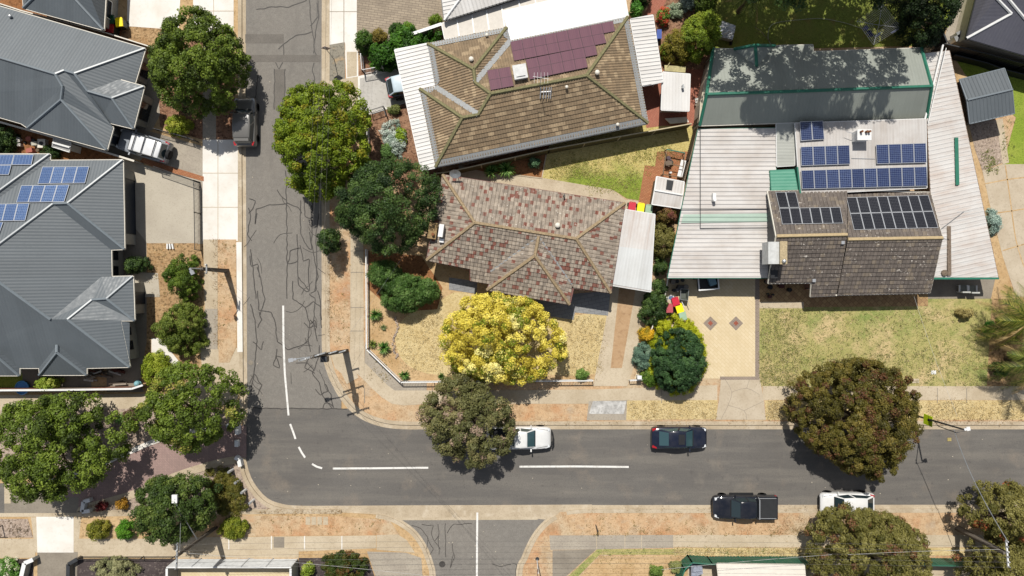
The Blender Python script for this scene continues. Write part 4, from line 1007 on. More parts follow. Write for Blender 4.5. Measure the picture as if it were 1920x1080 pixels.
# --- H4 brown tiled house with maroon panels
pl = {'n1': Plane((802, 82), (950, 52), (888, 130), 2.6, 24), 'w': Plane((802, 82), (817, 164), (888, 130), 2.6, 24), 'e1': Plane((950, 52), (957, 77), (890, 130), 2.6, 24), 'n': Plane((957, 77), (1177, 32), (1100, 142), 2.6, 24),
      'e': Plane((1177, 32), (1215, 231), (1100, 142), 2.6, 24), 's': Plane((817, 313), (1215, 231), (1000, 170), 2.6, 24), 'n2': Plane((787, 167), (817, 161), (840, 190), 2.6, 24), 'w2': Plane((787, 167), (817, 313), (867, 221), 2.6, 24)}
V4 = dict(a=(802, 82, 'n1'), b=(950, 52, 'n1'), r1=(888, 130, 'n1'), c=(957, 77, 'n'), v1=(891, 155, 'n'), r2=(920, 176, 's'), v2=(897, 215, 's'), d=(817, 164, 'w'), ne=(1177, 32, 'n'), r3=(1100, 142, 's'), se=(1215, 231, 's'), sw=(817, 313, 's'), r4=(867, 221, 's'), e=(787, 167, 'n2'))
h4, W4, rf4 = house('house', 'brown tiled hip-roofed house with maroon solar panels', 'house', V4, pl,
  [('a', 'b', 'r1'), ('b', 'c', 'v1', 'r1'), ('a', 'r1', 'v1', 'r2', 'v2', 'd'), ('c', 'ne', 'r3', 'r2', 'v1'), ('ne', 'se', 'r3'), ('sw', 'r4', 'v2', 'r2', 'r3', 'se'), ('e', 'd', 'v2', 'r4'), ('e', 'r4', 'sw')],
  ['a', 'b', 'c', 'ne', 'se', 'sw', 'e', 'd'], [('a', 'r1'), ('b', 'r1'), ('r1', 'v1'), ('v1', 'r2'), ('r2', 'r3'), ('r3', 'ne'), ('r3', 'se'), ('r2', 'v2'), ('v2', 'r4'), ('r4', 'e'), ('r4', 'sw')],
  m_tileb, m_capb, m_wall_b, m_white, ROLL, .34, ze=2.6, capr=.15)
mb = MB()
for a, b in (('c', 'v1'), ('d', 'v2')): mb.bar(W4[a]+Vector((0, 0, .12)), W4[b]+Vector((0, 0, .12)), .42, .05)
mb.build('valley_flashing', m_guard, rf4)
guard_strip(rf4, W4, [('a', 'b', pl['n1']), ('c', 'ne', pl['n']), ('ne', 'se', pl['e']), ('sw', 'se', pl['s']), ('e', 'sw', pl['w2']), ('a', 'd', pl['w']), ('e', 'd', pl['n2']), ('b', 'c', pl['e1'])], .5)
for q, n in (([(957, 80.3), (1149, 41), (1153, 60.5), (960, 98)], 9), ([(960, 98), (1132, 64.5), (1137, 82.5), (964, 116)], 8), ([(985.5, 113.5), (1116, 86.5), (1120, 104.5), (990, 131)], 6), ([(989.5, 131), (1098, 109), (1102, 128), (993.5, 151)], 5)):
    panels(h4, pl['n'], q, n, 1, m_pmr, m_rimd, fr=.012, gap=.006)
panels(h4, pl['n'], [(913.5, 134), (956, 127), (963.5, 163), (920, 171)], 2, 2, m_pmr, m_rimd, fr=.012, gap=.006)
q = pl['n'].hit(975, 140); mb = MB(); mb.box(q+Vector((0, 0, .35)), (.95, 1.0, .75), R(10)); mb.box(q+Vector((0, 0, .76)), (1.05, 1.1, .08), R(10)); mb.box(q+Vector((0, 0, .84)), (.7, .75, .08), R(10)); mb.build('evaporative_cooler', plain('cooler_shell', '#d9dad8', .5, .4), h4)
for x, y, r in ((884, 113, .2), (1119, 138, .2), (1062, 165, .13), (1157, 235, .14), (913, 68, .14)): vent(h4, pl['n1' if x < 920 and y < 120 else 's' if y > 160 else 'e'].hit(x, y), r, .4, m_cream)
mb = MB(); q = pl['s'].hit(1021, 177)
for dx in (-.35, -.1, .1, .3, .45): mb.bar(q+Vector((dx, -.35, .1)), q+Vector((dx+.05, .45, .42)), .06, .05)
mb.bar(q+Vector((-.35, .1, .28)), q+Vector((.5, .16, .28)), .05, .05); mb.build('solar_pipe_rack', m_alu, h4)
mb = MB(); q = pl['s'].hit(1012, 163); mb.tube([q, q+Vector((0, 0, 2.4))], .025, 6); mb.bar(q+Vector((-.6, .1, 2.3)), q+Vector((.6, -.1, 2.3)), .02, .02)
for k in range(5): mb.bar(q+Vector((-.5+.25*k, .4, 2.3)), q+Vector((-.5+.25*k, -.4, 2.3)), .012, .012)
mb.build('antenna', m_steelg, h4)
opening(h4, 4, .1, .25, .9, 2.1, m_white, m_glass); opening(h4, 4, .5, .7, .9, 2.1, m_white, m_glass)
ud = (P(787, 165)-P(742, 172)).xy
canopy('carport', 'long white ribbed carport roof along the west side of the brown tiled house', 'carport', [(740, 93), (803, 81), (817, 163), (788, 169), (818, 314), (790, 320)], [2.45, 2.58, 2.58, 2.54, 2.54, 2.45], m_pw, (P(790, 320)-P(740, 93)).xy, RIB)
canopy('patio_roof', 'smooth bright white patio roof behind the brown tiled house', 'patio roof', [(943, 21), (1168, -30), (1178, 31), (957, 76)], [2.55, 2.75, 2.62, 2.55], plain('smooth_white_sheet', '#f6f6f5', .45, .4, var=.02), (P(1177, 31)-P(957, 76)).xy, FLAT)
t, Wb, r = canopy('patio_roof', 'narrow beige panelled patio roof crossed by white joints', 'patio roof', [(828, 44), (940, 10), (985, -4), (1090, -26), (1094, -8), (945, 22), (953, 51), (834, 73)], [2.4]*8, plain('beige_sheet', '#dfd8cd', .6, .3, var=.06), (1, .2), FLAT)
mb = MB()
for x0, y0, x1, y1 in ((857, 38, 861, 68), (885, 28, 889, 62), (912, 19, 917, 56), (940, 10, 946, 50), (972, 1, 975, 15), (1002, -8, 1005, 9)): mb.bar(P(x0, y0, 2.43), P(x1, y1, 2.43), .1, .05)
mb.build('joint_strip', m_white, r)
canopy('verandah', 'narrow white ribbed verandah roof along the east side of the brown tiled house', 'verandah', [(1182, 36), (1224, 28), (1243, 153), (1205, 161)], [2.55, 2.35, 2.35, 2.55], m_pw, (P(1243, 153)-P(1224, 28)).xy, RIB)
# neighbour's white roof at the top edge
pl9 = {'s': Plane((832, 40), (970, -4), (900, -60), 2.9, 15), 'w': Plane((825, -20), (832, 40), (900, -60), 2.9, 15)}
house('house', 'bright white roofed house at the top edge, cut off by the frame', 'house', dict(sw=(833, 38, 's'), se=(1100, -46, 's'), a=(905, -60, 's'), b=(1100, -110, 's'), nw=(812, -140, 'w')), pl9, [('sw', 'se', 'b', 'a'), ('sw', 'a', 'nw')], ['sw', 'se', 'b', 'nw'], [('sw', 'a')], m_pw, m_white, m_wall_c, m_dark, RIB)

# --- small white shed beside the brown house
def gable_shed(name, label, corners, ridge, ze, zr, m, capm, wallm, udir=None, prof=CORR, group=None, gutm=None, cap=.09, cat='shed'):
    """corners NW NE SE SW, ridge W E (or N S)"""
    W = [P(x, y, ze) for x, y in corners]; r0, r1 = [P(x, y, zr) for x, y in ridge]; c = sum(W, Vector())/4
    t = thing(name, label, cat, (c.x, c.y, G), group)
    mb = MB(); roof_face(mb, [W[0], W[1], r1, r0], prof, None, udir); roof_face(mb, [W[3], r0, r1, W[2]], prof, None, udir); rr = mb.build('roof', m, t)
    mb = MB(); mb.tube([r0+Vector((0, 0, .03)), r1+Vector((0, 0, .03))], cap, 6); mb.build('ridge_cap', capm, rr)
    mb = MB()
    for a, b in ((W[0], W[1]), (W[1], r1), (r1, W[2]), (W[2], W[3]), (W[3], r0), (r0, W[0])): mb.bar(a-Vector((0, 0, .03)), b-Vector((0, 0, .03)), .08, .1)
    mb.build('gutter', gutm or capm, rr)
    q = inset([(p.x, p.y) for p in W], .12); mb = MB().prism(q, G-.02, ze-.05)
    rm0 = r0.lerp(r1, .04); rm1 = r1.lerp(r0, .04)
    k0 = sorted(q, key=lambda p: (Vector((p.x, p.y, 0))-Vector((r0.x, r0.y, 0))).length)[:2]; k1 = sorted(q, key=lambda p: (Vector((p.x, p.y, 0))-Vector((r1.x, r1.y, 0))).length)[:2]
    for kk, rm in ((k0, rm0), (k1, rm1)): mb.face([(kk[0].x, kk[0].y, ze-.06), (kk[1].x, kk[1].y, ze-.06), (rm.x, rm.y, zr-.06)])
    mb.build('wall', wallm, t)
    return t
canopy('garden_shed', 'small white corrugated shed roof beside the red brick path', 'shed', [(1243, 135), (1294, 139), (1292, 208), (1240, 206)], [2.2, 2.2, 2.05, 2.05], m_pw, (1, 0), CORR)
o = [t for t in C.objects if t.name.startswith('garden_shed')][0]
q = inset([P2(x, y, 2.0) for x, y in ((1243, 135), (1294, 139), (1292, 208), (1240, 206))], .3)
MB().prism(q, G-.02, 2.0).build('wall', m_wall_c, o)
q = P(1280, 165, 2.25); mb = MB(); mb.cyl(q-Vector((0, 0, .15)), .1, .4, 8); mb.cyl(q+Vector((0.0, .18, -.15)), .08, .35, 8); mb.build('vent', m_steelg, o)
mb = MB(); mb.prism([P2(x, y, 1.2) for x, y in ((1246, 122), (1286, 125), (1285, 136), (1246, 133))], 1.1, 1.2, bottom=True); mb.bar(P(1249, 128, .6), P(1249.5, 128, 1.2), .06, 1.0)
t = tag(mb.build('garden_bench', plain('lichen_board', '#cfc492', .85, .2, var=.2)), 'pale yellow lichen-covered board behind the white corrugated shed', 'bench')
mb = MB(); mb.prism([P2(x, y, .6) for x, y in ((1247, 222), (1287, 219), (1292, 229), (1257, 232))], .45, .6, bottom=True); mb.prism([P2(x, y, .3) for x, y in ((1252, 223), (1285, 221), (1288, 228), (1258, 230))], G-.02, .46)
tag(mb.build('storage_box', m_cream), 'low cream storage box against the timber fence south of the white shed', 'storage box')

# --- H5 mottled tile house on the corner
pl = {'n': Plane((830, 328), (1172, 381), (980, 430), 2.6, 22), 'w': Plane((830, 328), (800, 488), (890, 418), 2.6, 22), 's': Plane((800, 488), (882, 503), (890, 418), 2.6, 22), 'e': Plane((1172, 381), (1145, 547), (1080, 448), 2.6, 22), 'p': Plane((913, 544), (1068, 570), (1003, 480), 2.6, 22)}
V5 = dict(nw=(830, 328, 'n'), ne=(1172, 381, 'n'), r1=(1080, 448, 'n'), r0=(890, 418, 'n'), sw=(800, 488, 's'), s1=(882, 504, 's'), s2=(882, 526, 's'), s3=(918, 532, 's'), v1=(920, 509, 's'), a=(1010, 443, 's'), v2=(1072, 533, 's'), s4=(1075, 540, 's'), se=(1145, 549, 's'), p=(1003, 480, 'p'), pw=(913, 544, 'p'), pe=(1068, 571, 'p'))
h5, W5, rf5 = house('house', 'house with mottled grey and maroon roof tiles on the street corner', 'house', V5, pl,
  [('nw', 'ne', 'r1', 'r0'), ('nw', 'r0', 'sw'), ('ne', 'se', 'r1'), ('r0', 'r1', 'se', 's4', 'v2', 'a', 'v1', 's3', 's2', 's1', 'sw'), ('a', 'p', 'pw', 's3', 'v1'), ('a', 'v2', 'pe', 'p'), ('p', 'pe', 'pw')],
  ['nw', 'ne', 'se', 's4', 'pe', 'pw', 's3', 's2', 's1', 'sw'], [('nw', 'r0'), ('r0', 'r1'), ('r1', 'ne'), ('r1', 'se'), ('r0', 'sw'), ('a', 'p'), ('p', 'pw'), ('p', 'pe')], m_tilem, m_capm, m_wall_b, plain('maroon_gutter', '#7d5048', .5, .4), TILE, .33, capr=.14)
mb = MB()
for a, b in (('a', 'v1'), ('a', 'v2')): mb.bar(W5[a]+Vector((0, 0, .05)), W5[b]+Vector((0, 0, .06)), .13, .05)
mb.build('valley_flashing', m_guard, rf5)
q = pl['w'].hit(813, 434); mb = MB(); mb.box(q+Vector((0, 0, -.2)), (.6, 1.2, 1.7), R(-8)); mb.box(q+Vector((0, 0, .68)), (.68, 1.28, .1), R(-8)); ch = mb.build('chimney', plain('tan_brick', '#a98f68', .9, .15, var=.2, scale=10), h5)
mb = MB(); mb.cyl(q+Vector((.05, -.3, .7)), .12, .35, 8); mb.build('chimney_pot', plain('terracotta', '#8a5a3c', .8, .2), ch)
q = pl['w'].hit(829, 434); mb = MB(); mb.box(q+Vector((0, 0, .55)), (.36, 1.0, .75), R(-8)); mb.bar(q+Vector((-.1, -.4, 0)), q+Vector((-.1, -.4, .3)), .06, .06); mb.bar(q+Vector((.1, .4, -.2)), q+Vector((.1, .4, .3)), .06, .06); mb.box(q+Vector((0, -.75, .3)), (.35, .3, .3), R(-8)); mb.build('air_conditioner', m_white, h5)
vent(h5, pl['n'].hit(1045, 423), .22, .42, m_cream); mb = MB(); q = pl['n'].hit(1057, 368); mb.tube([q-Vector((0, 0, .1)), q+Vector((0, 0, .7))], .06, 8); mb.build('vent', m_dark, h5)
q = pl['n'].hit(860, 336); mb = MB(); mb.tube([q, q+Vector((0, 0, .6)), q+Vector((-.15, .2, .8))], .03, 6)
for k in range(14):
    a0, a1 = 2*math.pi*k/14, 2*math.pi*(k+1)/14; cc = q+Vector((-.2, .3, .85)); e = lambda a: cc+Vector((.45*math.cos(a), .3*math.sin(a)-.05, .12+.28*math.sin(a)))
    mb.face([cc, e(a0), e(a1)]); mb.face([cc-Vector((0, 0, .02)), e(a1)-Vector((0, 0, .02)), e(a0)-Vector((0, 0, .02))])
mb.build('satellite_dish', m_steelg, h5)
opening(h5, 2, .3, .7, .8, 2.1, m_white, m_glass); opening(h5, 4, .25, .75, .8, 2.1, m_white, m_glass); opening(h5, 8, .3, .7, .8, 2.1, m_white, m_glass)
canopy('carport', 'rust-streaked white corrugated carport beside the mottled tile house', 'carport', [(1173, 393), (1228, 402), (1224, 470), (1220, 547), (1148, 535)], [2.5, 2.4, 2.35, 2.3, 2.4], m_rust, (P(1228, 402)-P(1173, 393)).xy, CORR)

t = [o for o in C.objects if o.get('label', '').startswith('rust-streaked white')][0]
mb = MB(); roof_face(mb, [P(x, y, z) for x, y, z in ((1161, 462, 2.46), (1224, 470, 2.36), (1220, 545, 2.31), (1149, 533, 2.41))], CORR, None, (P(1228, 402)-P(1173, 393)).xy, lift=.03); mb.build('roof_sheet', metalroof('newer_sheet', '#dcdedd', '#bdbab4', .5, .4, .4, .4), t)
# --- H6 complex on the right
pl = {'n': Plane((1337, 90), (1727, 95), (1500, 150), 2.7, 21), 's': Plane((1312, 235), (1737, 221), (1500, 180), 2.9, 27)}
def plane_thru(a, b, c):
    n = (b-a).cross(c-a).normalized(); n = n if n.z > 0 else -n
    p = Plane.__new__(Plane); p.o = a; p.n = n; p.t = 0; return p
pl['s'] = plane_thru(pl['n'].hit(1325, 177), pl['n'].hit(1747, 162), P(1312, 235, 2.9))
V6 = dict(nw=(1337, 91, 'n'), n1=(1376, 92, 'n'), n2=(1452, 86, 'n'), n3=(1524, 84, 'n'), n4=(1525, 97, 'n'), ne=(1727, 90, 'n'), r1=(1747, 162, 'n'), r0=(1325, 177, 'n'), se=(1737, 221, 's'), sw=(1312, 235, 's'), ga=(1416, 85, 3.75), gb=(1419, 125, 'n'))
h6, W6, rf6 = house('shed', 'long sage green gabled shed roof with dark green trim, dappled by tree shade', 'shed', V6, pl,
  [('nw', 'n1', 'gb', 'n2', 'n3', 'n4', 'ne', 'r1', 'r0'), ('r0', 'r1', 'se', 'sw'), ('n1', 'ga', 'gb'), ('ga', 'n2', 'gb')], ['nw', 'n1', 'n2', 'n3', 'n4', 'ne', 'r1', 'se', 'sw', 'r0'], [('r0', 'r1'), ('ga', 'gb'), ('nw', 'r0'), ('ne', 'r1'), ('r0', 'sw'), ('r1', 'se'), ('n1', 'ga'), ('ga', 'n2')], m_sage, m_green, m_wall_c, m_cream, CORR, overhang=.2, capr=.13)
canopy('patio_roof', 'broad white ribbed patio roof over the tan paved driveway', 'patio roof', [(1309, 242), (1455, 240), (1455, 320), (1443, 345), (1441, 521), (1252, 521)], [2.55, 2.6, 2.6, 2.6, 2.6, 2.5], m_pwd, (0, 1), WIDE, edge=m_green)
t = [o for o in C.objects if o.get('label', '').startswith('broad white ribbed')][0]
mb = MB(); roof_face(mb, [P(x, y, 2.585) for x, y in ((1281, 402), (1441, 400), (1441, 416), (1277, 418))], WIDE, None, (0, 1), lift=.03); mb.build('skylight_sheet', metalroof('translucent_sheet', '#b9cfc0', '#9fb5a6', .4, .4, .3), t)
mb = MB(); mb.bar(P(1313, 242, 2.66), P(1313, 428, 2.66), .05, .03); mb.bar(P(1313, 428, 2.66), P(1441, 427, 2.66), .05, .03); mb.bar(P(1275, 392, 2.66), P(1441, 392, 2.66), .05, .03); mb.build('lap_joint', m_dark, t)
mb = MB(); q = P(1337, 376, 2.6); mb.cyl(q, .13, .5, 10); mb.box(q+Vector((0, .25, .25)), (.25, .6, .3)); mb.build('vent', m_white, t)
canopy('lean_to', 'small pale grey corrugated roof between the white patio roof and solar panels', 'lean-to', [(1456, 232), (1490, 231), (1490, 310), (1457, 312)], [2.75]*4, metalroof('pale_grey_roof', '#b9bbb3', '#9b9d96', .45, .4, .4), (0, 1), CORR)
t, Wg, r = canopy('porch_roof', 'small green corrugated porch roof beside the blue solar panels', 'porch roof', [(1444, 320), (1489, 318), (1497, 362), (1447, 364)], [2.75, 3.0, 3.0, 2.75], m_greenr, (0, 1), CORR, edge=m_green)
mb = MB(); mb.bar(P(1493, 314, 3.0), P(1499, 368, 3.0), .12, .5); mb.build('barge_board', m_green, t)
pm = Plane((1490, 230), (1735, 222), (1600, 300), 3.05, 1.0)
t, Wm, r = canopy('house_extension', 'pale corrugated flat roof carrying rows of blue solar panels', 'extension', [(1491, 231), (1736, 223), (1738, 352), (1500, 364)], [3.05, 3.05, 3.16, 3.16], m_zinc, (1, 0), CORR, posts=False)
q = inset([P2(x, y, 3) for x, y in ((1491, 231), (1736, 223), (1738, 352), (1500, 364))], .2); MB().prism(q, G-.02, 3.0).build('wall', m_wall_c, t)
for q, n in (([(1497.5, 229), (1541, 227.5), (1544, 262.5), (1499.5, 265.5)], 2), ([(1499, 276), (1590.5, 272.8), (1592, 309), (1500.5, 312)], 4), ([(1640, 272), (1733.5, 269), (1735, 306), (1641.5, 308.5)], 4), ([(1500, 320), (1735, 313), (1736.5, 350), (1502, 355.5)], 10)):
    panels(t, pm, q, n, 1, m_pbl, m_alu, off=.2)
q = pm.hit(1608, 258); mb = MB(); mb.box(q+Vector((0, .0, .5)), (.95, .75, 1.0)); mb.box(q+Vector((0, 0, 1.02)), (1.1, .85, .06)); ch = mb.build('chimney', m_white, t)
for dx in (-.3, .1, .3): mb = MB(); mb.cyl(q+Vector((dx, .2, 1.0)), .09, .35, 8); mb.build('chimney_pot', plain('terracotta', '#8a5a3c', .8, .2), ch)
mb = MB(); mb.tube([pm.hit(1580, 250)+Vector((0, 0, .6)), q+Vector((-.4, .1, .7))], .02, 5); mb.tube([pm.hit(1596, 297)+Vector((0, 0, .05)), pm.hit(1640, 298)+Vector((0, 0, .05))], .025, 5); mb.build('conduit', m_alu, t)
# tiled house of the right block
zr = 4.6
pl = {'nn': Plane((1497, 366), (1744, 363), (1600, 440), 3.0, 24), 's': Plane((1441, 531), (1744, 549), (1600, 440), 2.5, 24)}
pw_n = Plane((1440, 359), (1744, 352), (1600, 440), 3.05, 24); pe_n = Plane((1440, 366), (1744, 359), (1600, 440), 2.8, 24)
zw = pw_n.hit(1520, 440).z; zee = pe_n.hit(1680, 447).z
V7 = dict(nw=(1440, 359, 'a'), nm=(1588, 355, 'a'), rw0=(1456, 443, 'a'), rw1=(1588, 440, 'a'), sw=(1441, 531, 'ws'), s1=(1522, 530, 'ws'), s2=(1520, 556, 'ws'), s3=(1569, 554, 'ws'),
          nm2=(1589, 364, 'b'), ne=(1744, 361, 'b'), re0=(1589, 449, 'b'), re1=(1767, 446, 'b'), se0=(1569.5, 553, 'es'), se1=(1744, 549, 'es'))
def plane_thru(a, b, c):
    n = (b-a).cross(c-a).normalized(); n = n if n.z > 0 else -n
    p = Plane.__new__(Plane); p.o = a; p.n = n; p.t = 0; return p
rw0 = pw_n.hit(1456, 443); re0 = pe_n.hit(1589, 449)
pls = {'a': pw_n, 'b': pe_n, 'ws': plane_thru(rw0, pw_n.hit(1588, 440), P(1441, 531, 2.75)), 'es': plane_thru(re0, pe_n.hit(1767, 446), P(1744, 549, 2.4))}
h7, W7, rf7 = house('house', 'brown tiled gable-roofed house speckled with lichen, with black solar panels', 'house', V7, pls,
  [('nw', 'nm', 'rw1', 'rw0'), ('nm2', 'ne', 're1', 're0'), ('rw0', 'rw1', 's3', 's2', 's1', 'sw'), ('re0', 're1', 'se1', 'se0')], ['nw', 'nm', 'ne', 're1', 'se1', 'se0', 's3', 's2', 's1', 'sw', 'rw0'], [('rw0', 'rw1'), ('re0', 're1')],
  m_tilel, m_capl, m_wall_b, m_cream, TILE, .36, capr=.14)
mb = MB()
for k in (('rw1', 's3', 're0', 'se0'), ('nm', 'rw1', 'nm2', 're0')): a, b, c, d = [W7[x] for x in k]; mb.face([a, b, d-Vector((0, 0, .05)), c-Vector((0, 0, .05))])
for a, b, c in (('nw', 'rw0', 'sw'), ('ne', 're1', 'se1')): mb.face([W7[a]-Vector((0, 0, .06)), W7[b]-Vector((0, 0, .06)), W7[c]-Vector((0, 0, .06))])
mb.build('gable_wall', m_dark, h7)
panels(h7, pls['a'], [(1453, 361.5), (1491, 361), (1498, 390.5), (1460, 391)], 2, 1, m_pbk, m_alu)
panels(h7, pls['a'], [(1460, 391.5), (1574, 389.5), (1580, 420), (1465.5, 422)], 6, 1, m_pbk, m_alu)
panels(h7, pls['b'], [(1585.5, 371.5), (1739, 367), (1758, 428.5), (1600, 432.5)], 8, 2, m_pbk, m_alu)
q = pls['ws'].hit(1459, 475); mb = MB(); mb.box(q+Vector((.05, 0, .1)), (.5, 1.7, 1.6)); mb.box(q+Vector((.05, 0, .92)), (.56, 1.76, .06)); ch = mb.build('chimney', plain('tan_chimney', '#cbb894', .9, .15, var=.2, scale=9), h7)
mb = MB(); mb.ball(q+Vector((.05, -.65, 1.05)), .17, 10); mb.build('chimney_cowl', m_alu, ch)
mb = MB(); mb.box(q+Vector((-.62, 0, .1)), (.85, 1.7, 1.3)); mb.build('evaporative_cooler', plain('cooler_shell', '#d9dad8', .5, .4), h7)
q = pls['ws'].hit(1450, 510); mb = MB(); mb.box(q+Vector((0, 0, .12)), (.55, 1.0, .1)); mb.build('skylight', m_black, h7)
for x, y in ((1579, 455), (1525, 526)): q = pls['ws'].hit(x, y); mb = MB(); mb.box(q+Vector((0, 0, .1)), (.25, .25, .12)); mb.build('vent', m_alu, h7)
mb = MB(); mb.bar(pls['b'].hit(1763, 430)+Vector((0, 0, .1)), pls['b'].hit(1763, 430)+Vector((.9, 1.2, 1.4)), .05, .05); mb.bar(pls['b'].hit(1763, 430)+Vector((.5, 1.2, 1.2)), pls['b'].hit(1763, 430)+Vector((1.3, 1.2, 1.55)), .04, .04); mb.build('antenna', m_steelg, h7)
for e in (5, 8): opening(h7, e, .2, .5, .7, 2.1, m_white, m_glass)
t, We, r = canopy('carport', 'long rusty white ribbed roof with a green gutter on the far right', 'carport', [(1734, 100), (1780, 95), (1872, 521), (1748, 521), (1767, 446), (1745, 362), (1738, 222), (1745, 165), (1728, 100)], [2.6, 2.35, 2.35, 2.5, 2.6, 2.6, 2.6, 2.6, 2.6], m_rust, (P(1872, 521)-P(1780, 95)).xy, WIDE2, edge=plain('rusty_edge', '#96806f', .8, .2, var=.25))
mb = MB(); mb.bar(P(1748, 522, 2.44), P(1872, 522, 2.34), .16, .16); mb.build('gutter', m_green, r)
mb = MB(); mb.bar(P(1768, 84, 2.75), P(1732, 232, 2.75), .12, .1); mb.bar(P(1774, 90, 2.72), P(1740, 230, 2.72), .05, .06); mb.build('ridge_pole', m_white, t)
mb = MB(); mb.bar(P(1793, 258, 2.6), P(1795, 347, 2.6), .28, .08); mb.build('roof_batten', m_green, t)
mb = MB(); mb.bar(P(1779, 424, 2.6), P(1780, 517, 2.6), .3, .07); mb.build('timber_plank', plain('weathered_plank', '#8f7f70', .9, .1, var=.25, scale=8), t)
mb = MB(); q = P(1771, 512, 2.58); mb.ball(q, .28, 10, sz=.35); mb.build('leaf_heap', plain('dead_leaves', '#8b7c6c', .9, .1, var=.3, scale=16), t)

# --- H7 dark house at the top right, and the little grey shed
pl = {'w': Plane((1831, 0), (1812, 72), (1896, 26), 2.9, 23), 's': Plane((1812, 72), (1920, 104), (1896, 26), 2.9, 23)}
house('house', 'charcoal roofed house with white ridge capping at the top right edge', 'house', dict(sw=(1812, 72, 's'), a=(1896, 26, 's'), b=(1868, -3, 's'), nw=(1845, -60, 2.9), nb=(1880, -60, 4.2), c=(1925, 40, 's'), se=(2100, 156, 's'), f=(1890, -2, 's'), g=(2100, 100, 's'), k=(2100, -60, 6)), pl,
  [('sw', 'a', 'b', 'nb', 'nw'), ('sw', 'se', 'g', 'c', 'a'), ('b', 'a', 'c', 'f', 'nb'), ('f', 'c', 'g', 'k')], ['nw', 'sw', 'se', 'k'], [('sw', 'a'), ('a', 'b'), ('f', 'c'), ('b', 'nb')], m_navy, m_white, m_wall_c, m_black, CORR)
gable_shed('garden_shed', 'small grey gabled garden shed with a pale ridge near the right edge', [(1799, 149), (1883, 128), (1902, 213), (1818, 232)], [(1813, 188), (1898, 168)], 2.2, 2.6, m_grey, m_greycap, m_dark, prof=(.3, [(0, 0), (.6, 0), (.7, .03), (.9, .03)]))
# small white shed and slotted shed in the back garden of the corner house
t = gable_shed('garden_shed', 'little white corrugated shed with an open roof slot by the brick patio', [(1231, 331), (1283, 341), (1276, 391), (1222, 383)], [(1227, 357), (1280, 366)], 1.9, 2.0, m_pwd, m_white, m_wood, (P(1283, 341)-P(1231, 331)).xy)
mb = MB(); mb.prism([P2(x, y, 2.08) for x, y in ((1251, 337), (1263, 339), (1260, 356), (1249, 354))], 2.0, 2.09, bottom=True); mb.build('roof_opening', m_black, t)
gable_shed('garden_shed', 'tiny white shed tucked between the two big grey houses', [(101, 258), (133, 267), (130, 285), (98, 275)], [(99.5, 268), (131.5, 277)], 1.7, 1.95, m_pw, m_white, m_white)
# house with a cream roof at the bottom edge
plc = {'n': Plane((1345, 1058), (1510, 1060), (1430, 1150), 2.5, 4)}
house('house', 'cream roofed building behind the green fence at the bottom edge', 'house', dict(a=(1345, 1058, 'n'), b=(1508, 1060, 'n'), c=(1530, 1300, 'n'), d=(1375, 1300, 'n')), plc, [('a', 'b', 'c', 'd')], ['a', 'b', 'c', 'd'], [], plain('cream_roof', '#ece5d8', .6, .3, var=.05), m_cream, m_wall_c, m_cream, FLAT)
# ---------- fences and walls ----------
def topx(px, py, h):
    """ground pixel below a point seen at height h"""
    k = (H-h)/H; return (960+(px-960)*k, 540+(py-540)*k)
def panel_fence(name, label, tops, h, m, capm=None, th=.06, cat='fence', posts=True, postm=None, rib=None):
    """solid fence; tops = pixels of its top edge at height h"""
    W = [P(x, y, h) for x, y in tops]; c = W[0].lerp(W[-1], .5); t = thing(name, label, cat, (c.x, c.y, G)); t['kind'] = 'thing'
    mb = MB()
    for a, b in zip(W, W[1:]):
        d = (b-a); L = d.length; d.normalize(); n = Vector((-d.y, d.x, 0))
        if rib:
            k = int(L/rib)*2
            for i in range(k):
                p = a+d*L*i/k; q = a+d*L*(i+1)/k; o = n*(.02 if i % 2 else -.02); o2 = n*(-.02 if i % 2 else .02)
                p = p+o; q = q+o2
                mb.hexa([Vector((v.x, v.y, z)) for z in (G-.02, h) for v in (p-n*.01, q-n*.01, q+n*.01, p+n*.01)])
        else:
            p, q = a, b
            mb.hexa([Vector((v.x, v.y, z)) for z in (G-.02, h) for v in (p-n*th/2, q-n*th/2, q+n*th/2, p+n*th/2)])
    mb.build('fence_panel', m, t)
    mb = MB()
    for a, b in zip(W, W[1:]): mb.bar(a+Vector((0, 0, .02)), b+Vector((0, 0, .02)), th*1.5, .05)
    mb.build('top_rail', capm or m, t)
    if posts:
        for a, b in zip(W, W[1:]):
            n = max(1, int((b-a).length/2.4))
            for i in range(n+1):
                p = a.lerp(b, i/n); MB().box((p.x, p.y, (G+h)/2), (.09, .09, h-G+.05)).build('post', postm or capm or m, t)
    return t
def picket_fence(name, label, tops, h, m, sp=.12, r=.012, cat='fence', rail=.04, topr=None, basem=None):
    W = [P(x, y, h) for x, y in tops]; c = W[0].lerp(W[-1], .5); t = thing(name, label, cat, (c.x, c.y, G)); t['kind'] = 'thing'
    pk = MB(); rl = MB()
    for a, b in zip(W, W[1:]):
        L = (b-a).length; n = max(2, int(L/sp))
        for i in range(n+1):
            p = a.lerp(b, i/n); pk.bar((p.x, p.y, G+.08), (p.x, p.y, h-.02), r*2, r*2)
        z0 = Vector((0, 0, h-G-.12)); rl.bar(a, b, topr or rail, rail); rl.bar(a-z0, b-z0, rail, rail)
        k = max(1, int(L/2.4))
        for i in range(k+1):
            p = a.lerp(b, i/k); MB().box((p.x, p.y, (G+h)/2), (rail*1.6, rail*1.6, h-G+.06)).build('post', m, t)
    pk.build('pickets', m, t); rl.build('rail', m, t)
    if basem:
        mb = MB()
        for a, b in zip(W, W[1:]): mb.bar((a.x, a.y, G+.1), (b.x, b.y, G+.1), .2, .24)
        mb.build('plinth', basem, t)
    return t
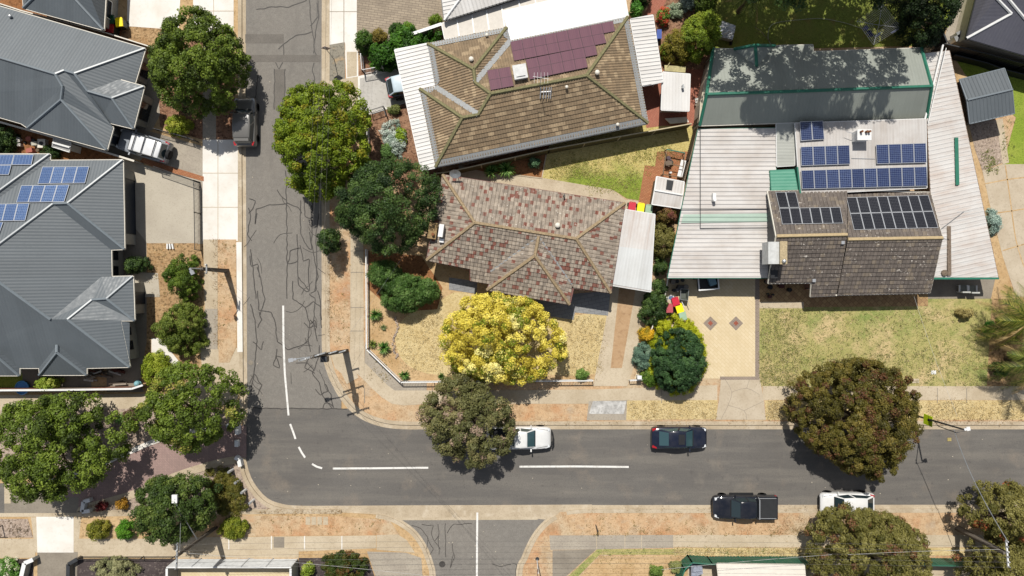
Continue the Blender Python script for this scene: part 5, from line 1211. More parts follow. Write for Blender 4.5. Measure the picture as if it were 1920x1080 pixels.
picket_fence('metal_fence', 'low white tubular fence around the corner garden', [(600, 462), (687, 467), (687.5, 655), (751, 716), (1112, 714)], .95, m_white, .11, .009, topr=.09, basem=m_kerb) if False else None
picket_fence('metal_fence', 'low white tubular fence around the corner garden', [(686, 468), (687, 655), (751, 717), (1112, 714)], .95, m_white, .13, .009, topr=.085)
picket_fence('metal_fence', 'short piece of low white fence beside the dark green round tree', [(1182, 714), (1208, 712)], .8, m_white, .13, .009, topr=.07)
mb = MB(); q = P(1198, 707, .9); mb.box((q.x, q.y, .6), (.22, .22, 1.0)); mb.box((q.x, q.y, 1.12), (.36, .3, .12)); tag(mb.build('letterbox', m_white), 'white letterbox at the end of the short white fence', 'letterbox')
panel_fence('paling_fence', 'tall olive brown fence south of the brown tiled house', [(818, 325), (838, 323), (1030, 280), (1296, 232)], 1.75, plain('olive_fence', '#6e6644', .8, .2, var=.15, scale=6), plain('pale_rail', '#cdbf9c', .7, .2))
panel_fence('paling_fence', 'leaning slatted paling fence beside the broad white patio roof', [(1309, 238), (1293, 300), (1280, 350), (1268, 392)], 1.7, m_wood, m_wood, rib=.16)
panel_fence('paling_fence', 'brown paling fence west of the sage green shed', [(1332, 110), (1322, 170), (1308, 230)], 1.7, m_wood, m_wood, rib=.16)
panel_fence('paling_fence', 'short paling fence in the hedge beside the white patio roof', [(1256, 500), (1246, 560), (1228, 600), (1220, 622)], 1.0, m_wood, m_cream, posts=False)
panel_fence('steel_fence', 'tall green ribbed steel fence along the bottom footpath', [(1518, 1058), (1336, 1058), (1298, 1055), (1284, 1068), (1262, 1130)], 1.75, m_fence_g, m_green, rib=.25)
panel_fence('steel_fence', 'green steel fence between the two bottom right trees', [(1690, 1059), (1830, 1062)], 1.7, m_fence_g, m_green, rib=.25)
# white louvred wall, bottom left
t = panel_fence('louvred_fence', 'white louvred fence panels around the courtyard at the bottom edge', [(313, 1064), (545, 1064)], 1.85, m_white, m_white, th=.05)
mb = MB(); W0 = P(313, 1064, 1.85); W1 = P(545, 1064, 1.85)
for k in range(9): mb.bar((W0.x, W0.y+.045, .35+.18*k), (W1.x, W1.y+.045, .35+.18*k), .05, .09)
mb.build('louvre', plain('louvre_white', '#e4e6e6', .5, .4), t)
for i in range(1, 5):
    p = W0.lerp(W1, i/5); MB().box((p.x, p.y+.07, 1.0), (.06, .06, 1.8)).build('post', plain('louvre_post', '#c9cccf', .5, .4), t)
panel_fence('side_wall', 'white end wall of the courtyard beside the dark mulch', [(313, 1066), (312, 1300)], 1.85, m_wall_g, m_white, th=.12, posts=False, cat='wall')
panel_fence('side_wall', 'grey end wall of the courtyard near the round dark bush', [(545, 1066), (545, 1300)], 1.85, m_wall_g, m_white, th=.12, posts=False, cat='wall')
panel_fence('garden_wall', 'low grey garden wall left of the bottom driveway', [(62, 1049), (46, 1056), (38, 1090), (36, 1200)], .9, m_wall_g, m_white, th=.22, posts=False, cat='wall')
panel_fence('garden_wall', 'low grey timber wall right of the bottom driveway', [(145, 1048), (128, 1058), (126, 1200)], .7, m_conc_d, m_dark, th=.2, posts=False, cat='wall')
picket_fence('metal_fence', 'thin black fence along the dark mulch bed at the bottom left', [(145, 1049), (320, 1049)], .8, m_black, .13, .008)
# black sliding gate beside the grey driveway
picket_fence('metal_fence', 'black picket fence along the aggregate driveway', [(363, 338), (364, 398), (365, 468)], 1.3, m_black, .1, .012)
picket_fence('metal_fence', 'black picket gate beside the brick edged driveway', [(288, 312), (363, 338)], 1.3, m_black, .1, .012)
picket_fence('metal_fence', 'black picket fence in front of the yellow-green shrub by the four wheel drive', [(286, 240), (352, 258), (362, 262)], 1.1, m_dark, .1, .012)
panel_fence('boundary_wall', 'pale capped boundary wall below the upper grey house', [(-200, 176), (8, 231), (200, 286), (252, 302)], 1.5, m_wall_g, m_cream, th=.1, posts=False, cat='wall')
panel_fence('steel_fence', 'brown steel fence between the two upper left houses', [(-60, -10), (0, 7), (40, 20), (200, 62), (296, 92)], 1.6, plain('brown_fence', '#8a6a55', .7, .3), m_cream, th=.06, posts=False)
panel_fence('boundary_wall', 'brick boundary wall with a white coping south of the corner grey house', [(-200, 733), (120, 731), (247, 729), (268, 722)], 1.4, m_wall_b, m_white, th=.1, posts=False, cat='wall')
panel_fence('steel_fence', 'tall black steel fence below the charcoal roofed house', [(1772, 82), (1840, 98), (1925, 121), (2100, 165)], 1.9, m_black, m_dark, rib=.25)
panel_fence('steel_fence', 'lower black fence behind the small grey shed', [(1790, 103), (1850, 118), (1886, 131), (1960, 150)], 1.0, m_black, m_dark, posts=False)
panel_fence('timber_gate', 'grey gate panel beside the dark conifer', [(1764, 50), (1776, 80)], 1.6, m_dark, m_dark, th=.08, posts=False)
picket_fence('metal_fence', 'white open gate at the light paved drive', [(676, 101), (678, 131), (716, 124)], 1.2, m_white, .1, .012, cat='gate')
picket_fence('metal_fence', 'dark open gate south of the light paved drive', [(693, 207), (718, 199), (723, 215)], 1.1, m_dark, .1, .012, cat='gate')
panel_fence('garden_wall', 'white capped wall between the hedge and the brown brick drive', [(730, 79), (745, 73), (828, 45)], 1.3, m_wall_c, m_white, th=.16, posts=False, cat='wall')
picket_fence('metal_fence', 'white picket fence hidden between the bright green and dark green trees', [(688, 225), (688, 340)], 1.0, m_white, .16, .012)
# entry walls and bollards by the lane
def low_wall(label, pts, h, m=m_white, th=.3, name='entry_wall'):
    W = [P(x, y, h) for x, y in pts]; mb = MB()
    for a, b in zip(W, W[1:]): mb.bar((a.x, a.y, (G+h)/2-.01), (b.x, b.y, (G+h)/2-.01), th, h-G+.02)
    return tag(mb.build(name, m), label, 'wall')
low_wall('white angled entry wall under the tree north of the lane', [(424, 799), (443, 797), (444, 815)], .7)
low_wall('white block beside the lane mouth', [(443, 826), (443, 838)], .5)
low_wall('white L-shaped entry wall south of the lane mouth', [(440, 858), (447, 862), (450, 875)], .6)
low_wall('white U-shaped sign wall at the western end of the gravel island', [(168, 938), (156, 941), (153, 960), (168, 958)], .6)
b0 = None
for i, (x, y) in enumerate(((437, 880), (449, 900), (461, 918), (476, 937))):
    lab = ['short white bollard at the top of the clipped hedge by the road', 'second short white bollard down the edge of the clipped hedge', 'third short white bollard down the edge of the clipped hedge', 'short white bollard at the bottom corner of the clipped hedge'][i]
    p = P(x, y, G)
    if b0 is None:
        b0 = thing('bollard', lab, 'bollard', p, 'white bollards along the hedge')
        mb = MB(); mb.cyl(p-Vector((0, 0, .02)), .11, .95, 14); mb.build('post', m_white, b0); mb = MB(); mb.cyl(p+Vector((0, 0, .93)), .12, .06, 14, r2=.08); mb.build('cap', m_steelg, b0)
    else: copy_tree(b0, p, 0, lab, 'white bollards along the hedge')

# ---------- poles, lamps and wires ----------
m_stob = plain('stobie_concrete', '#8a8176', .85, .2, var=.15, scale=8)
m_stst = plain('stobie_steel', '#5f564d', .7, .35, var=.2, scale=8)
def stobie(label, base, top, h, name='power_pole', w0=.42, w1=.2):
    b = P(*base, G); tt = P(*top, h); t = thing(name, label, 'power pole', b)
    mb = MB(); d = Vector((1, .35, 0)).normalized()
    mb.hexa([b-d*w0/2+Vector((.05, -.09, -.05)), b+d*w0/2+Vector((.05, -.09, -.05)), b+d*w0/2+Vector((-.05, .09, -.05)), b-d*w0/2+Vector((-.05, .09, -.05)),
             tt-d*w1/2+Vector((.04, -.06, 0)), tt+d*w1/2+Vector((.04, -.06, 0)), tt+d*w1/2+Vector((-.04, .06, 0)), tt-d*w1/2+Vector((-.04, .06, 0))]); mb.build('pole', m_stob, t)
    for s in (-1, 1):
        mb = MB(); mb.bar(b+d*s*w0/2, tt+d*s*w1/2, .05, .2, up=Vector((0, 1, 0))); mb.build('steel_flange', m_stst, t)
    return t, b, tt
def crossarm(t, c, dirv, L, m=None, ins=5):
    d = Vector(dirv).normalized(); mb = MB(); mb.bar(c-d*L/2, c+d*L/2, .1, .1); a = mb.build('crossarm', m or m_steelg, t)
    for i in range(ins):
        p = c+d*L*(i/(ins-1)-.5)*.94; mb = MB(); mb.cyl(p+Vector((0, 0, .04)), .055, .18, 8, r2=.04); mb.build('insulator', m_white if i % 2 else m_steelg, a)
    return [c+d*L*(i/(ins-1)-.5)*.94+Vector((0, 0, .2)) for i in range(ins)]
def luminaire(t, c, d, L=.6, m=None):
    d = Vector(d).normalized(); mb = MB(); mb.bar(c, c+d*L*.45, .16, .1); mb.bar(c+d*L*.4, c+d*L, .28, .13); mb.build('lamp_head', m or m_alu, t)
# west street pole
t, b, tp = stobie('slender brown power pole with a lamp on the orange verge left of the street', (425, 508), (378, 504), 5.3, w0=.4, w1=.16)
mb = MB(); e = P(356, 503, 6.3); mb.tube([tp-Vector((0, 0, .6)), tp+Vector((0, 0, .25)), e], .045, 6); mb.build('lamp_arm', m_steelg, t); luminaire(t, e, (.3, -.6, -.1), .5); pa = crossarm(t, tp+Vector((.2, 0, -.4)), (0, 1, 0), .7, ins=2)
# corner pole with two crossarms and a lamp
t, b, tp = stobie('tall power pole with crossarms and a street lamp on the street corner', (648, 658), (585, 669), 9.2, w0=.46, w1=.22)
ax = Vector((.95, .3, 0))
c1 = crossarm(t, tp-Vector((0, 0, .15)), ax, 2.0); c2 = crossarm(t, b.lerp(tp, .62), ax, 1.8); c3 = crossarm(t, b.lerp(tp, .32)+Vector((.35, .05, 0)), ax, .9, ins=2)
mb = MB(); q = b.lerp(tp, .7); mb.box(q+Vector((.1, -.32, 0)), (.5, .4, .6)); mb.build('transformer', m_dark, t)
q = b.lerp(tp, .66); e = P(556, 673, 6.6); mb = MB(); mb.tube([q, q.lerp(e, .6)+Vector((0, 0, .15)), e], .05, 6); mb.build('lamp_arm', m_steelg, t); luminaire(t, e, (-1, -.2, 0), .6)
cornertop = c1
# south-west pole
t, b, tp = stobie('power pole with a long lamp bracket over the dark tree at the bottom left', (403, 990), (332, 1042), 6.9, w0=.44, w1=.22)
sw1 = crossarm(t, tp, (0.05, 1, 0), 1.9)
q = b.lerp(tp, .48); e = P(328, 940, 5.2); mb = MB(); mb.tube([q, q.lerp(e, .75)+Vector((0, 0, .1)), e], .04, 6); mb.tube([tp-Vector((0, 0, .4)), q.lerp(e, .75)], .015, 5); mb.build('lamp_arm', m_steelg, t)
mb = MB(); mb.box(e+Vector((0, .2, .02)), (.4, .62, .16)); mb.cyl(e+Vector((0, .22, .08)), .07, .08, 8); mb.build('lamp_head', m_white, t)
# east street lamp
b = P(1713, 778, G); tp = P(1806, 805, 6.5); t = thing('street_lamp', 'slim street lamp with a yellow-green sign beside the big round tree', 'street lamp', b)
mb = MB(); mb.tube([b-Vector((0, 0, .05)), b.lerp(tp, .5), tp], [.09, .075, .06], 8); mb.build('pole', m_dark, t); mb = MB(); mb.tube([b.lerp(tp, .45), b.lerp(tp, .5)+Vector((.1, -.35, 0)), tp+Vector((-.5, -.25, .0)), tp+Vector((.1, -.08, .1))], .035, 6); mb.build('lamp_arm', m_dark, t); luminaire(t, tp+Vector((0, 0, .1)), (1, .25, .05), .42, m_white)
mb = MB(); q = P(1740, 788, 2.2); mb.bar(q+Vector((-.05, .42, .12)), q+Vector((.05, -.42, -.12)), .05, .75, up=Vector((.35, 0, 1))); mb.build('sign', plain('lime_sign', '#c4dc1e', .5, .4, var=.04), t)
mb = MB(); mb.bar(q+Vector((.02, .12, .2)), q+Vector((.06, -.12, .05)), .06, .26, up=Vector((.35, 0, 1))); mb.build('sign_symbol', m_black, t)
lamp_e = tp
# south-east pole
t, b, tp = stobie('power pole with a white crossarm among the bottom right trees', (1795, 990), (1884, 1037), 6.8, w0=.4, w1=.2)
se1 = crossarm(t, tp+Vector((.1, 0, .1)), (-.08, 1, 0), 2.0, m_white, 6)
# signs
b = P(627, 112, G); t = thing('road_sign', 'thin road sign post with a diamond plate at the end of the white driveway', 'road sign', b); mb = MB(); mb.tube([b-Vector((0, 0, .05)), b+Vector((0, 0, 2.9))], .03, 8); mb.build('post', m_steelg, t)
mb = MB(); c = b+Vector((0, .04, 2.6)); mb.hexa([c+Vector(v) for v in ((0, 0, -.42), (.42, 0, 0), (.42, .02, 0), (0, .02, -.42), (-.42, 0, 0), (0, 0, .42), (0, .02, .42), (-.42, .02, 0))]); mb.build('sign_plate', plain('sign_back', '#c9b4b0', .5, .4), t)
b = P(1007, 1050, G); t = thing('street_sign', 'white street name post on the orange verge at the bottom centre', 'street sign', b); tp = b+Vector((0, 0, 2.6)); mb = MB(); mb.tube([b-Vector((0, 0, .05)), tp], .045, 8); mb.build('post', m_white, t)
mb = MB(); mb.box(tp+Vector((-.05, -.2, -.12)), (.04, .9, .2)); mb.build('sign_plate', plain('maroon_plate', '#5a2630', .5, .4), t); mb = MB(); mb.cyl(b+Vector((.02, .1, -.02)), .16, .06, 14); mb.build('base', m_dark, t)
b = P(1117, 984, G); mb = MB(); mb.tube([b-Vector((0, 0, .05)), b+Vector((0, 0, 1.5))], .04, 8); mb.box(b+Vector((0, 0, 1.45)), (.1, .1, .12)); tag(mb.build('marker_post', m_dark), 'thin dark marker post on the orange verge east of the side street', 'marker post')
b = P(5, 985, G); mb = MB(); mb.tube([b-Vector((0, 0, .05)), b+Vector((0, 0, 1.7))], .045, 8); mb.bar(b+Vector((-.5, 0, 1.68)), b+Vector((.25, .02, 1.68)), .05, .05); tag(mb.build('marker_post', m_dark), 'dark post with a short arm on the gravel verge at the left edge', 'marker post')
# wires
def wire(label, a, b, sag=.5, r=.014, m=None):
    r *= .5
    a = Vector(a); b = Vector(b); pts = []
    for i in range(15):
        s = i/14; p = a.lerp(b, s); p.z -= sag*4*s*(1-s); pts.append(p)
    mb = MB(); mb.tube(pts, r, 5); return tag(mb.build('power_line', m or m_steelg), label, 'power line')
m_wirew = plain('pale_wire', '#c9c9c6', .5, .4); m_wired = plain('dark_wire', '#6d6a66', .6, .3)
for i in range(5): tag(wire('thin power line of the bundle strung along the bottom edge between two power poles', sw1[i], se1[i], .9, .015, m_wired), group='power lines along the bottom edge')
wire('thick pale cable from the bottom left pole to the side street', sw1[2]-Vector((0, 0, .8)), P(980, 1100, 5.5), .3, .02, m_wirew)
wire('thick pale cable over the green fence into the bottom right tree', P(1240, 1068, 5.2), P(1560, 1040, 6.0), .15, .022, m_wirew)
wire('thick pale cable running west from the bottom right power pole', P(1590, 1040, 6.2), se1[3]-Vector((.3, 0, .5)), .15, .022, m_wirew)
wire('service wire from the right street lamp to the bottom right power pole', lamp_e-Vector((.5, .1, .3)), se1[5], .6, .05, m_steelg)
wire('diagonal power line from the corner pole, upper of the pair', c1[1], P(1010, 1130, 7.5), .5, .014, m_wired)
wire('diagonal power line from the corner pole, lower of the pair', c1[3], P(985, 1130, 7.5), .5, .014, m_wired)
for i in range(4):
    o = wire('thin power line running up the street from the corner pole', c1[i], P(596+i*9, -60, 8.6), .5, .012, m_wired); o['group'] = 'power lines up the street'
wire('service wire from the left street pole across the road to the corner pole', pa[0], c2[0], .4, .012, m_wired); wire('second service wire from the left street pole to the corner pole', pa[1], c2[1], .5, .012, m_wired)
wire('service wire from the tiled house across the patchy lawn', P(1714, 556, 2.9), P(1795, 780, 6.3), .2, .016, m_wirew)
wire('service wire from the garden corner to the corner pole', P(760, 474, 2.6), c3[0], .3, .012)
# ---------- vehicles (local x forward, y left) ----------
m_tyre = plain('tyre_rubber', '#2a2a2b', .8, .2, var=.1)
m_rim = plain('alloy_rim', '#9a9c9f', .3, .6, .7, var=.1)
m_cglass = plain('car_glass', '#2a383c', .05, .7, var=.02)
m_cglass2 = plain('car_glass_teal', '#3c585e', .06, .7, var=.02)  # teal of the reflections is put into the glass colour
m_trim = plain('black_trim', '#1d1d1f', .5, .4)
m_lamp = plain('headlight_lens', '#e8ecef', .1, .6, var=.02)
m_tail = plain('tail_lens', '#b51f28', .2, .6, var=.05)
def paint(name, h, rough=.22): 
    t = NT(name); t.bs.inputs['Coat Weight'].default_value = .6; t.bs.inputs['Coat Roughness'].default_value = .06
    c = t.mix(t.ramp(t.noise(1.5, 4), .4, .7, 0, .12), col(h), (0.1, .09, .08, 1)); MATS[name] = t.fin(c, rough, .5); return t.m
def loft(rings, mb, m=0, cap=True):
    n = len(rings[0])
    for A, B in zip(rings, rings[1:]):
        for k in range(n): mb.face([A[k], A[(k+1) % n], B[(k+1) % n], B[k]], m=m)
    if cap: mb.face(rings[0][::-1], m=m); mb.face(rings[-1], m=m)
def car(name, label, cat, pos, ang, L, Wd, pm, kind='sedan', hb=.92, ht=1.46, glass=None, z0=0.02, ws=None, group=None, roofm=None):
    """ws = (windscreen base, roof front, roof rear, rear glass base) as fractions of L from the front"""
    c = Vector(P(pos[0], pos[1], z0)); t = thing(name, label, cat, (0, 0, 0), group); t['_w'] = (0., 0., 0.)
    hw = Wd/2; g = glass or m_cglass
    X = lambda f: L/2-f*L
    ws = ws or {'sedan': (.27, .42, .70, .88), 'hatch': (.24, .38, .80, .97), 'suv': (.25, .37, .86, .97), 'ute': (.24, .36, .60, .64)}[kind]
    hood = hb-.02
    st = [(0.0, .74, .46, .62), (.012, .84, .36, .70), (.06, .94, .26, hood-.10), (.14, .985, .24, hood-.04), (ws[0], 1, .24, hood+.03), (.45, 1, .24, hb+.02), (.7, 1, .24, hb+.03),
          (.86, .99, .24, hb+.03), (.94, .96, .26, hb), (.988, .88, .34, hb-.08), (1.0, .80, .44, hb-.18)]
    if kind in ('suv', 'hatch'): st[-3:] = [(.95, .97, .26, hb+.02), (.99, .92, .32, hb), (1.0, .86, .42, hb-.12)]
    rings = []
    for f, w, zb, zt in st:
        w *= hw; x = X(f); zt += 0; half = [(w*.80, zb), (w*.985, zb+.10), (w, (zb+zt)/2+.05), (w*.975, zt-.07), (w*.90, zt-.005), (w*.55, zt+.025)]
        rings.append([Vector((x, y, z)) for y, z in half] + [Vector((x, -y, z)) for y, z in half[::-1]])
    mb = MB()
    if kind == 'ute':
        # cab section only up to ws[3], tray behind
        k = [i for i, s in enumerate(st) if s[0] <= ws[3]]; rr = [rings[i] for i in k]; f = ws[3]+.005; w = hw; half = [(w*.8, .24), (w*.985, .34), (w, .66), (w*.975, hb-.04), (w*.9, hb+.02), (w*.55, hb+.045)]
        rr.append([Vector((X(f), y, z)) for y, z in half]+[Vector((X(f), -y, z)) for y, z in half[::-1]]); loft(rr, mb)
    else: loft(rings, mb)
    body = mb.build('body', pm, t, smooth=True, weld=True)
    md = body.modifiers.new('soft', 'BEVEL'); md.width = .03; md.segments = 2; md.limit_method = 'ANGLE'; md.angle_limit = R(40)
    # cabin: lower ring at the belt, upper ring at the roof edge, then a crowned roof
    bz = hb+.015; wr = hw*.74; wb = hw*.93
    if kind == 'suv': wr = hw*.79
    lo = [Vector((X(ws[0]), y, bz)) for y in (-wb*.86, wb*.86)]; lo2 = [Vector((X(ws[3]), y, bz+(.02))) for y in (-wb*.84, wb*.84)]
    m1 = Vector((X(.5), -wb, bz)); m2 = Vector((X(.5), wb, bz))
    rf = [Vector((X(ws[1]), y, ht-.05)) for y in (-wr*.93, wr*.93)]; rr_ = [Vector((X(ws[2]), y, ht-.06)) for y in (-wr*.92, wr*.92)]
    rm1 = Vector((X((ws[1]+ws[2])/2), -wr, ht-.035)); rm2 = Vector((X((ws[1]+ws[2])/2), wr, ht-.035))
    low = [lo[0], lo[1], m2, lo2[1], lo2[0], m1]; up = [rf[0], rf[1], rm2, rr_[1], rr_[0], rm1]
    mb = MB()
    for i in range(6): j = (i+1) % 6; mb.face([low[i], low[j], up[j], up[i]])
    cc = Vector((X((ws[1]+ws[2])/2), 0, ht+.0)); ins = [u.lerp(cc, .22)+Vector((0, 0, .035)) for u in up]
    for i in range(6): j = (i+1) % 6; mb.face([up[i], up[j], ins[j], ins[i]]); mb.face([ins[i], ins[j], cc+Vector((0, 0, .02))])
    cab = mb.build('cabin', roofm or pm, t, smooth=True, weld=True); md = cab.modifiers.new('soft', 'BEVEL'); md.width = .025; md.segments = 2; md.limit_method = 'ANGLE'; md.angle_limit = R(25)
    def glassq(nm, q, gx=.08, gy=.1, par=cab, mat=None, off=.014):
        ce = sum(q, Vector())/4; n = (q[1]-q[0]).cross(q[3]-q[0]).normalized()
        if n.dot(ce-Vector((ce.x if abs(n.x) < .3 else 0, 0, .6))) < 0: n = -n
        f = lambda a, b: q[0].lerp(q[1], a).lerp(q[3].lerp(q[2], a), b)
        p = [f(gx, gy*.6), f(1-gx, gy*.6), f(1-gx, 1-gy), f(gx, 1-gy)]; p = [v+n*off for v in p]
        if (p[1]-p[0]).cross(p[2]-p[0]).dot(n) < 0: p = p[::-1]
        mb = MB(); mb.face(p)
        for i in range(4): mb.face([p[i], p[i-1], p[i-1]-n*.02, p[i]-n*.02])
        return mb.build(nm, mat or g, par)
    glassq('windscreen', [low[0], low[1], up[1], up[0]], .05, .06)
    glassq('rear_window', [low[3], low[4], up[4], up[3]], .08, .1)
    for a, b in ((1, 2), (2, 3), (4, 5), (5, 0)): glassq('side_window', [low[a], low[b], up[b], up[a]], .07, .12)
    for sgn in (-1, 1):
        mb = MB(); mb.bar((X(ws[0]+.06), sgn*hw*.93, bz+.05), (X(ws[0]+.06), sgn*(hw+.16), bz+.1), .1, .13); mb.build('wing_mirror', pm, t)
        for xx in (.17, .81):
            mb = MB(); cx = X(xx); r = .33; n = 18; yy = sgn*(hw-.10); o = .125
            A = [Vector((cx+r*math.cos(2*math.pi*k/n), yy-sgn*.1, r+.0+r*math.sin(2*math.pi*k/n))) for k in range(n)]; B = [v+Vector((0, sgn*(o+.085), 0)) for v in A]
            for k in range(n): mb.face([A[k], A[(k+1) % n], B[(k+1) % n], B[k]])
            mb.face(A[::-1]); mb.face(B); w = mb.build('wheel', m_tyre, t)
            mb = MB(); Bc = Vector((cx, yy+sgn*.115, r)); D = [Bc+(b-Vector((cx, b.y, r)))*.62 for b in B]
            D = [Vector((v.x, Bc.y+sgn*.005, v.z)) for v in D]; mb.face(D); mb.face(D[::-1]); mb.build('rim', m_rim, w)
        mb = MB(); p = [(X(.028), sgn*hw*.60), (X(.022), sgn*hw*.80), (X(.09), sgn*hw*.93), (X(.085), sgn*hw*.72)]; mb.prism(p, hood-.30, hood-.105); mb.build('headlight', m_lamp, t)
        if kind != 'ute': mb = MB(); p = [(X(.985), sgn*hw*.62), (X(.995), sgn*hw*.84), (X(.91), sgn*hw*.95), (X(.92), sgn*hw*.80)]; mb.prism(p, hb-.24, hb+.025); mb.build('tail_light', m_tail, t)
    mb = MB(); mb.box((X(.004), 0, .52), (.06, hw*1.1, .16)); mb.build('grille', m_trim, t)
    mb = MB(); mb.box((X(ws[0])+.02, 0, bz+.03), (.07, wb*1.55, .04)); mb.build('wiper_cowl', m_trim, t)
    for s in (-1, 1):
        for xx in (.36, .52, .68):
            if X(xx) > X(ws[3]): mb = MB(); mb.bar((X(xx), s*(hw*.985), .40), (X(xx), s*(hw*.93), hb+.0), .02, .02); mb.build('panel_gap', m_trim, body)
        mb = MB(); mb.bar((X(ws[0]-.03), s*hw*.88, hood+.015), (X(.05), s*hw*.70, hood-.085), .02, .02); mb.build('panel_gap', m_trim, body)
    if kind == 'ute':
        x0, x1 = X(ws[3]+.012), X(1.0); zt = hb+.06; zb = .5; mb = MB()
        mb.box(((x0+x1)/2, 0, zb+.06), (x0-x1, hw*1.84, .12))
        for s in (-1, 1): mb.box(((x0+x1)/2, s*hw*.93, (zb+zt)/2), (x0-x1, .1, zt-zb))
        mb.box((x1+.05, 0, (zb+zt)/2), (.1, hw*1.92, zt-zb)); mb.box((x0-.03, 0, (zb+zt)/2), (.06, hw*1.8, zt-zb)); mb.box((x1-.03, 0, .5), (.12, hw*1.7, .18), m=0)
        tr = mb.build('tray', pm, t); md = tr.modifiers.new('soft', 'BEVEL'); md.width = .03; md.segments = 2
        for s in (-1, 1): mb = MB(); mb.box((X(.985), s*hw*.95, .78), (.14, .08, .3)); mb.build('tail_light', m_tail, t)
    t.location = c; t.rotation_euler = (0, 0, ang); return t, X, hw
p_navy = paint('navy_paint', '#10182e'); p_white = paint('white_paint', '#f1f1ef', .3); p_blk = paint('black_paint', '#131722', .15); p_sil = paint('silver_paint', '#6c6a66', .28); p_sil2 = paint('pale_silver_paint', '#9aa0a8', .3); p_bl2 = paint('ink_paint', '#17181c', .2)
m_bed = plain('tonneau_cover', '#343537', .7, .2, var=.1)
# navy sedan
t, X, hw = car('parked_car', 'dark navy sedan with a sunroof parked at the northern kerb', 'car', (1269.5, 817), 0, 4.6, 1.82, p_navy, 'sedan', glass=m_cglass2)
mb = MB(); mb.box((X(.495), 0, 1.478), (.5, .82, .03)); mb.build('sunroof', m_black, t)
# black ute
t, X, hw = car('parked_ute', 'black dual cab ute with a covered tray parked half on the orange verge', 'ute', (1390, 945), math.pi, 5.25, 1.9, p_blk, 'ute', hb=1.05, ht=1.72, ws=(.27, .39, .63, .67), z0=.05)
mb = MB(); mb.box((X(.835), 0, 1.11), (1.55, 1.56, .04)); mb.build('tray_cover', m_bed, t)
mb = MB(); mb.tube([(X(.695), -.86, 1.1), (X(.69), -.78, 1.5), (X(.69), .78, 1.5), (X(.695), .86, 1.1)], .05, 8)
for s in (-1, 1): mb.tube([(X(.70), s*.82, 1.17), (X(.97), s*.82, 1.17)], .03, 6)
mb.build('sports_bar', m_alu, t)
for s in (-1, 1): mb = MB(); mb.bar((X(.28), s*(hw+.04), .42), (X(.66), s*(hw+.04), .42), .16, .06); mb.build('side_step', m_trim, t)
# white ute under the tree
t, X, hw = car('parked_ute', 'white ute with a black bull bar, its rear hidden under the grey-green tree', 'ute', (974, 817), 0, 5.2, 1.84, p_white, 'ute', hb=1.02, ht=1.66, glass=m_cglass2, ws=(.26, .39, .58, .62))
mb = MB()
for z in (.5, .75, .98): mb.tube([(X(-.005), -.62, z), (X(-.03), -.3, z), (X(-.03), .3, z), (X(-.005), .62, z)], .04, 6)
for y in (-.3, .3): mb.bar((X(-.03), y, .4), (X(-.03), y, 1.02), .07, .07)
mb.build('bull_bar', m_trim, t); mb = MB(); mb.box((X(.81), 0, .64), (1.9, 1.6, .05)); mb.build('tray_floor', m_bed, t)
# white hatch under the tree
car('parked_car', 'white hatchback parked nose west, half under the bottom right tree', 'car', (1580, 939), math.pi, 4.35, 1.78, p_white, 'hatch', hb=.95, ht=1.5, z0=.05)
# silver wagon on the street
t, X, hw = car('parked_car', 'silver grey wagon parked nose north in tree shade on the street', 'car', (466, 233), math.pi/2, 4.05, 1.84, p_sil, 'suv', hb=1.0, ht=1.66, ws=(.27, .38, .86, .95))
mb = MB(); mb.box((X(.90), 0, 1.58), (.22, 1.2, .05)); mb.build('spoiler', p_sil, t)
# silver four wheel drive
t, X, hw = car('parked_four_wheel_drive', 'silver four wheel drive with roof bars and a rear spare wheel in the driveway', 'four wheel drive', (279, 277), R(163), 4.35, 1.86, p_sil2, 'suv', hb=1.1, ht=1.82, z0=G+.03, ws=(.28, .36, .93, .985), roofm=paint('white_roof_paint', '#f0f1f2', .3))
mb = MB()
for f in (.45, .63, .84): mb.bar((X(f), -.72, 1.93), (X(f), .72, 1.93), .06, .05)
for s in (-1, 1): mb.bar((X(.4), s*.7, 1.88), (X(.92), s*.7, 1.88), .05, .06)
mb.build('roof_rack', m_trim, t)
mb = MB(); n = 20; cx = X(1.0)-.02
for r, a, b, m in ((.38, 0, .24, 0), (.22, .01, .26, 0)):
    A = [Vector((cx-a, .12+r*math.cos(2*math.pi*k/n), 1.0+r*math.sin(2*math.pi*k/n))) for k in range(n)]; B = [v-Vector((b, 0, 0)) for v in A]
    for k in range(n): mb.face([A[k], A[(k+1) % n], B[(k+1) % n], B[k]])
    mb.face(A); mb.face(B)
mb.build('spare_wheel', m_tyre, t)
# dark wagon in the carport
car('parked_car', 'black wagon under the white carport, a pale blue reflection coloured into its roof', 'car', (778, 162), R(11), 4.5, 1.82, p_bl2, 'suv', hb=1.0, ht=1.62, z0=G+.03, roofm=paint('pale_blue_reflection', '#cfe0ea', .3))  # black car; the roof colour holds a pale blue reflection
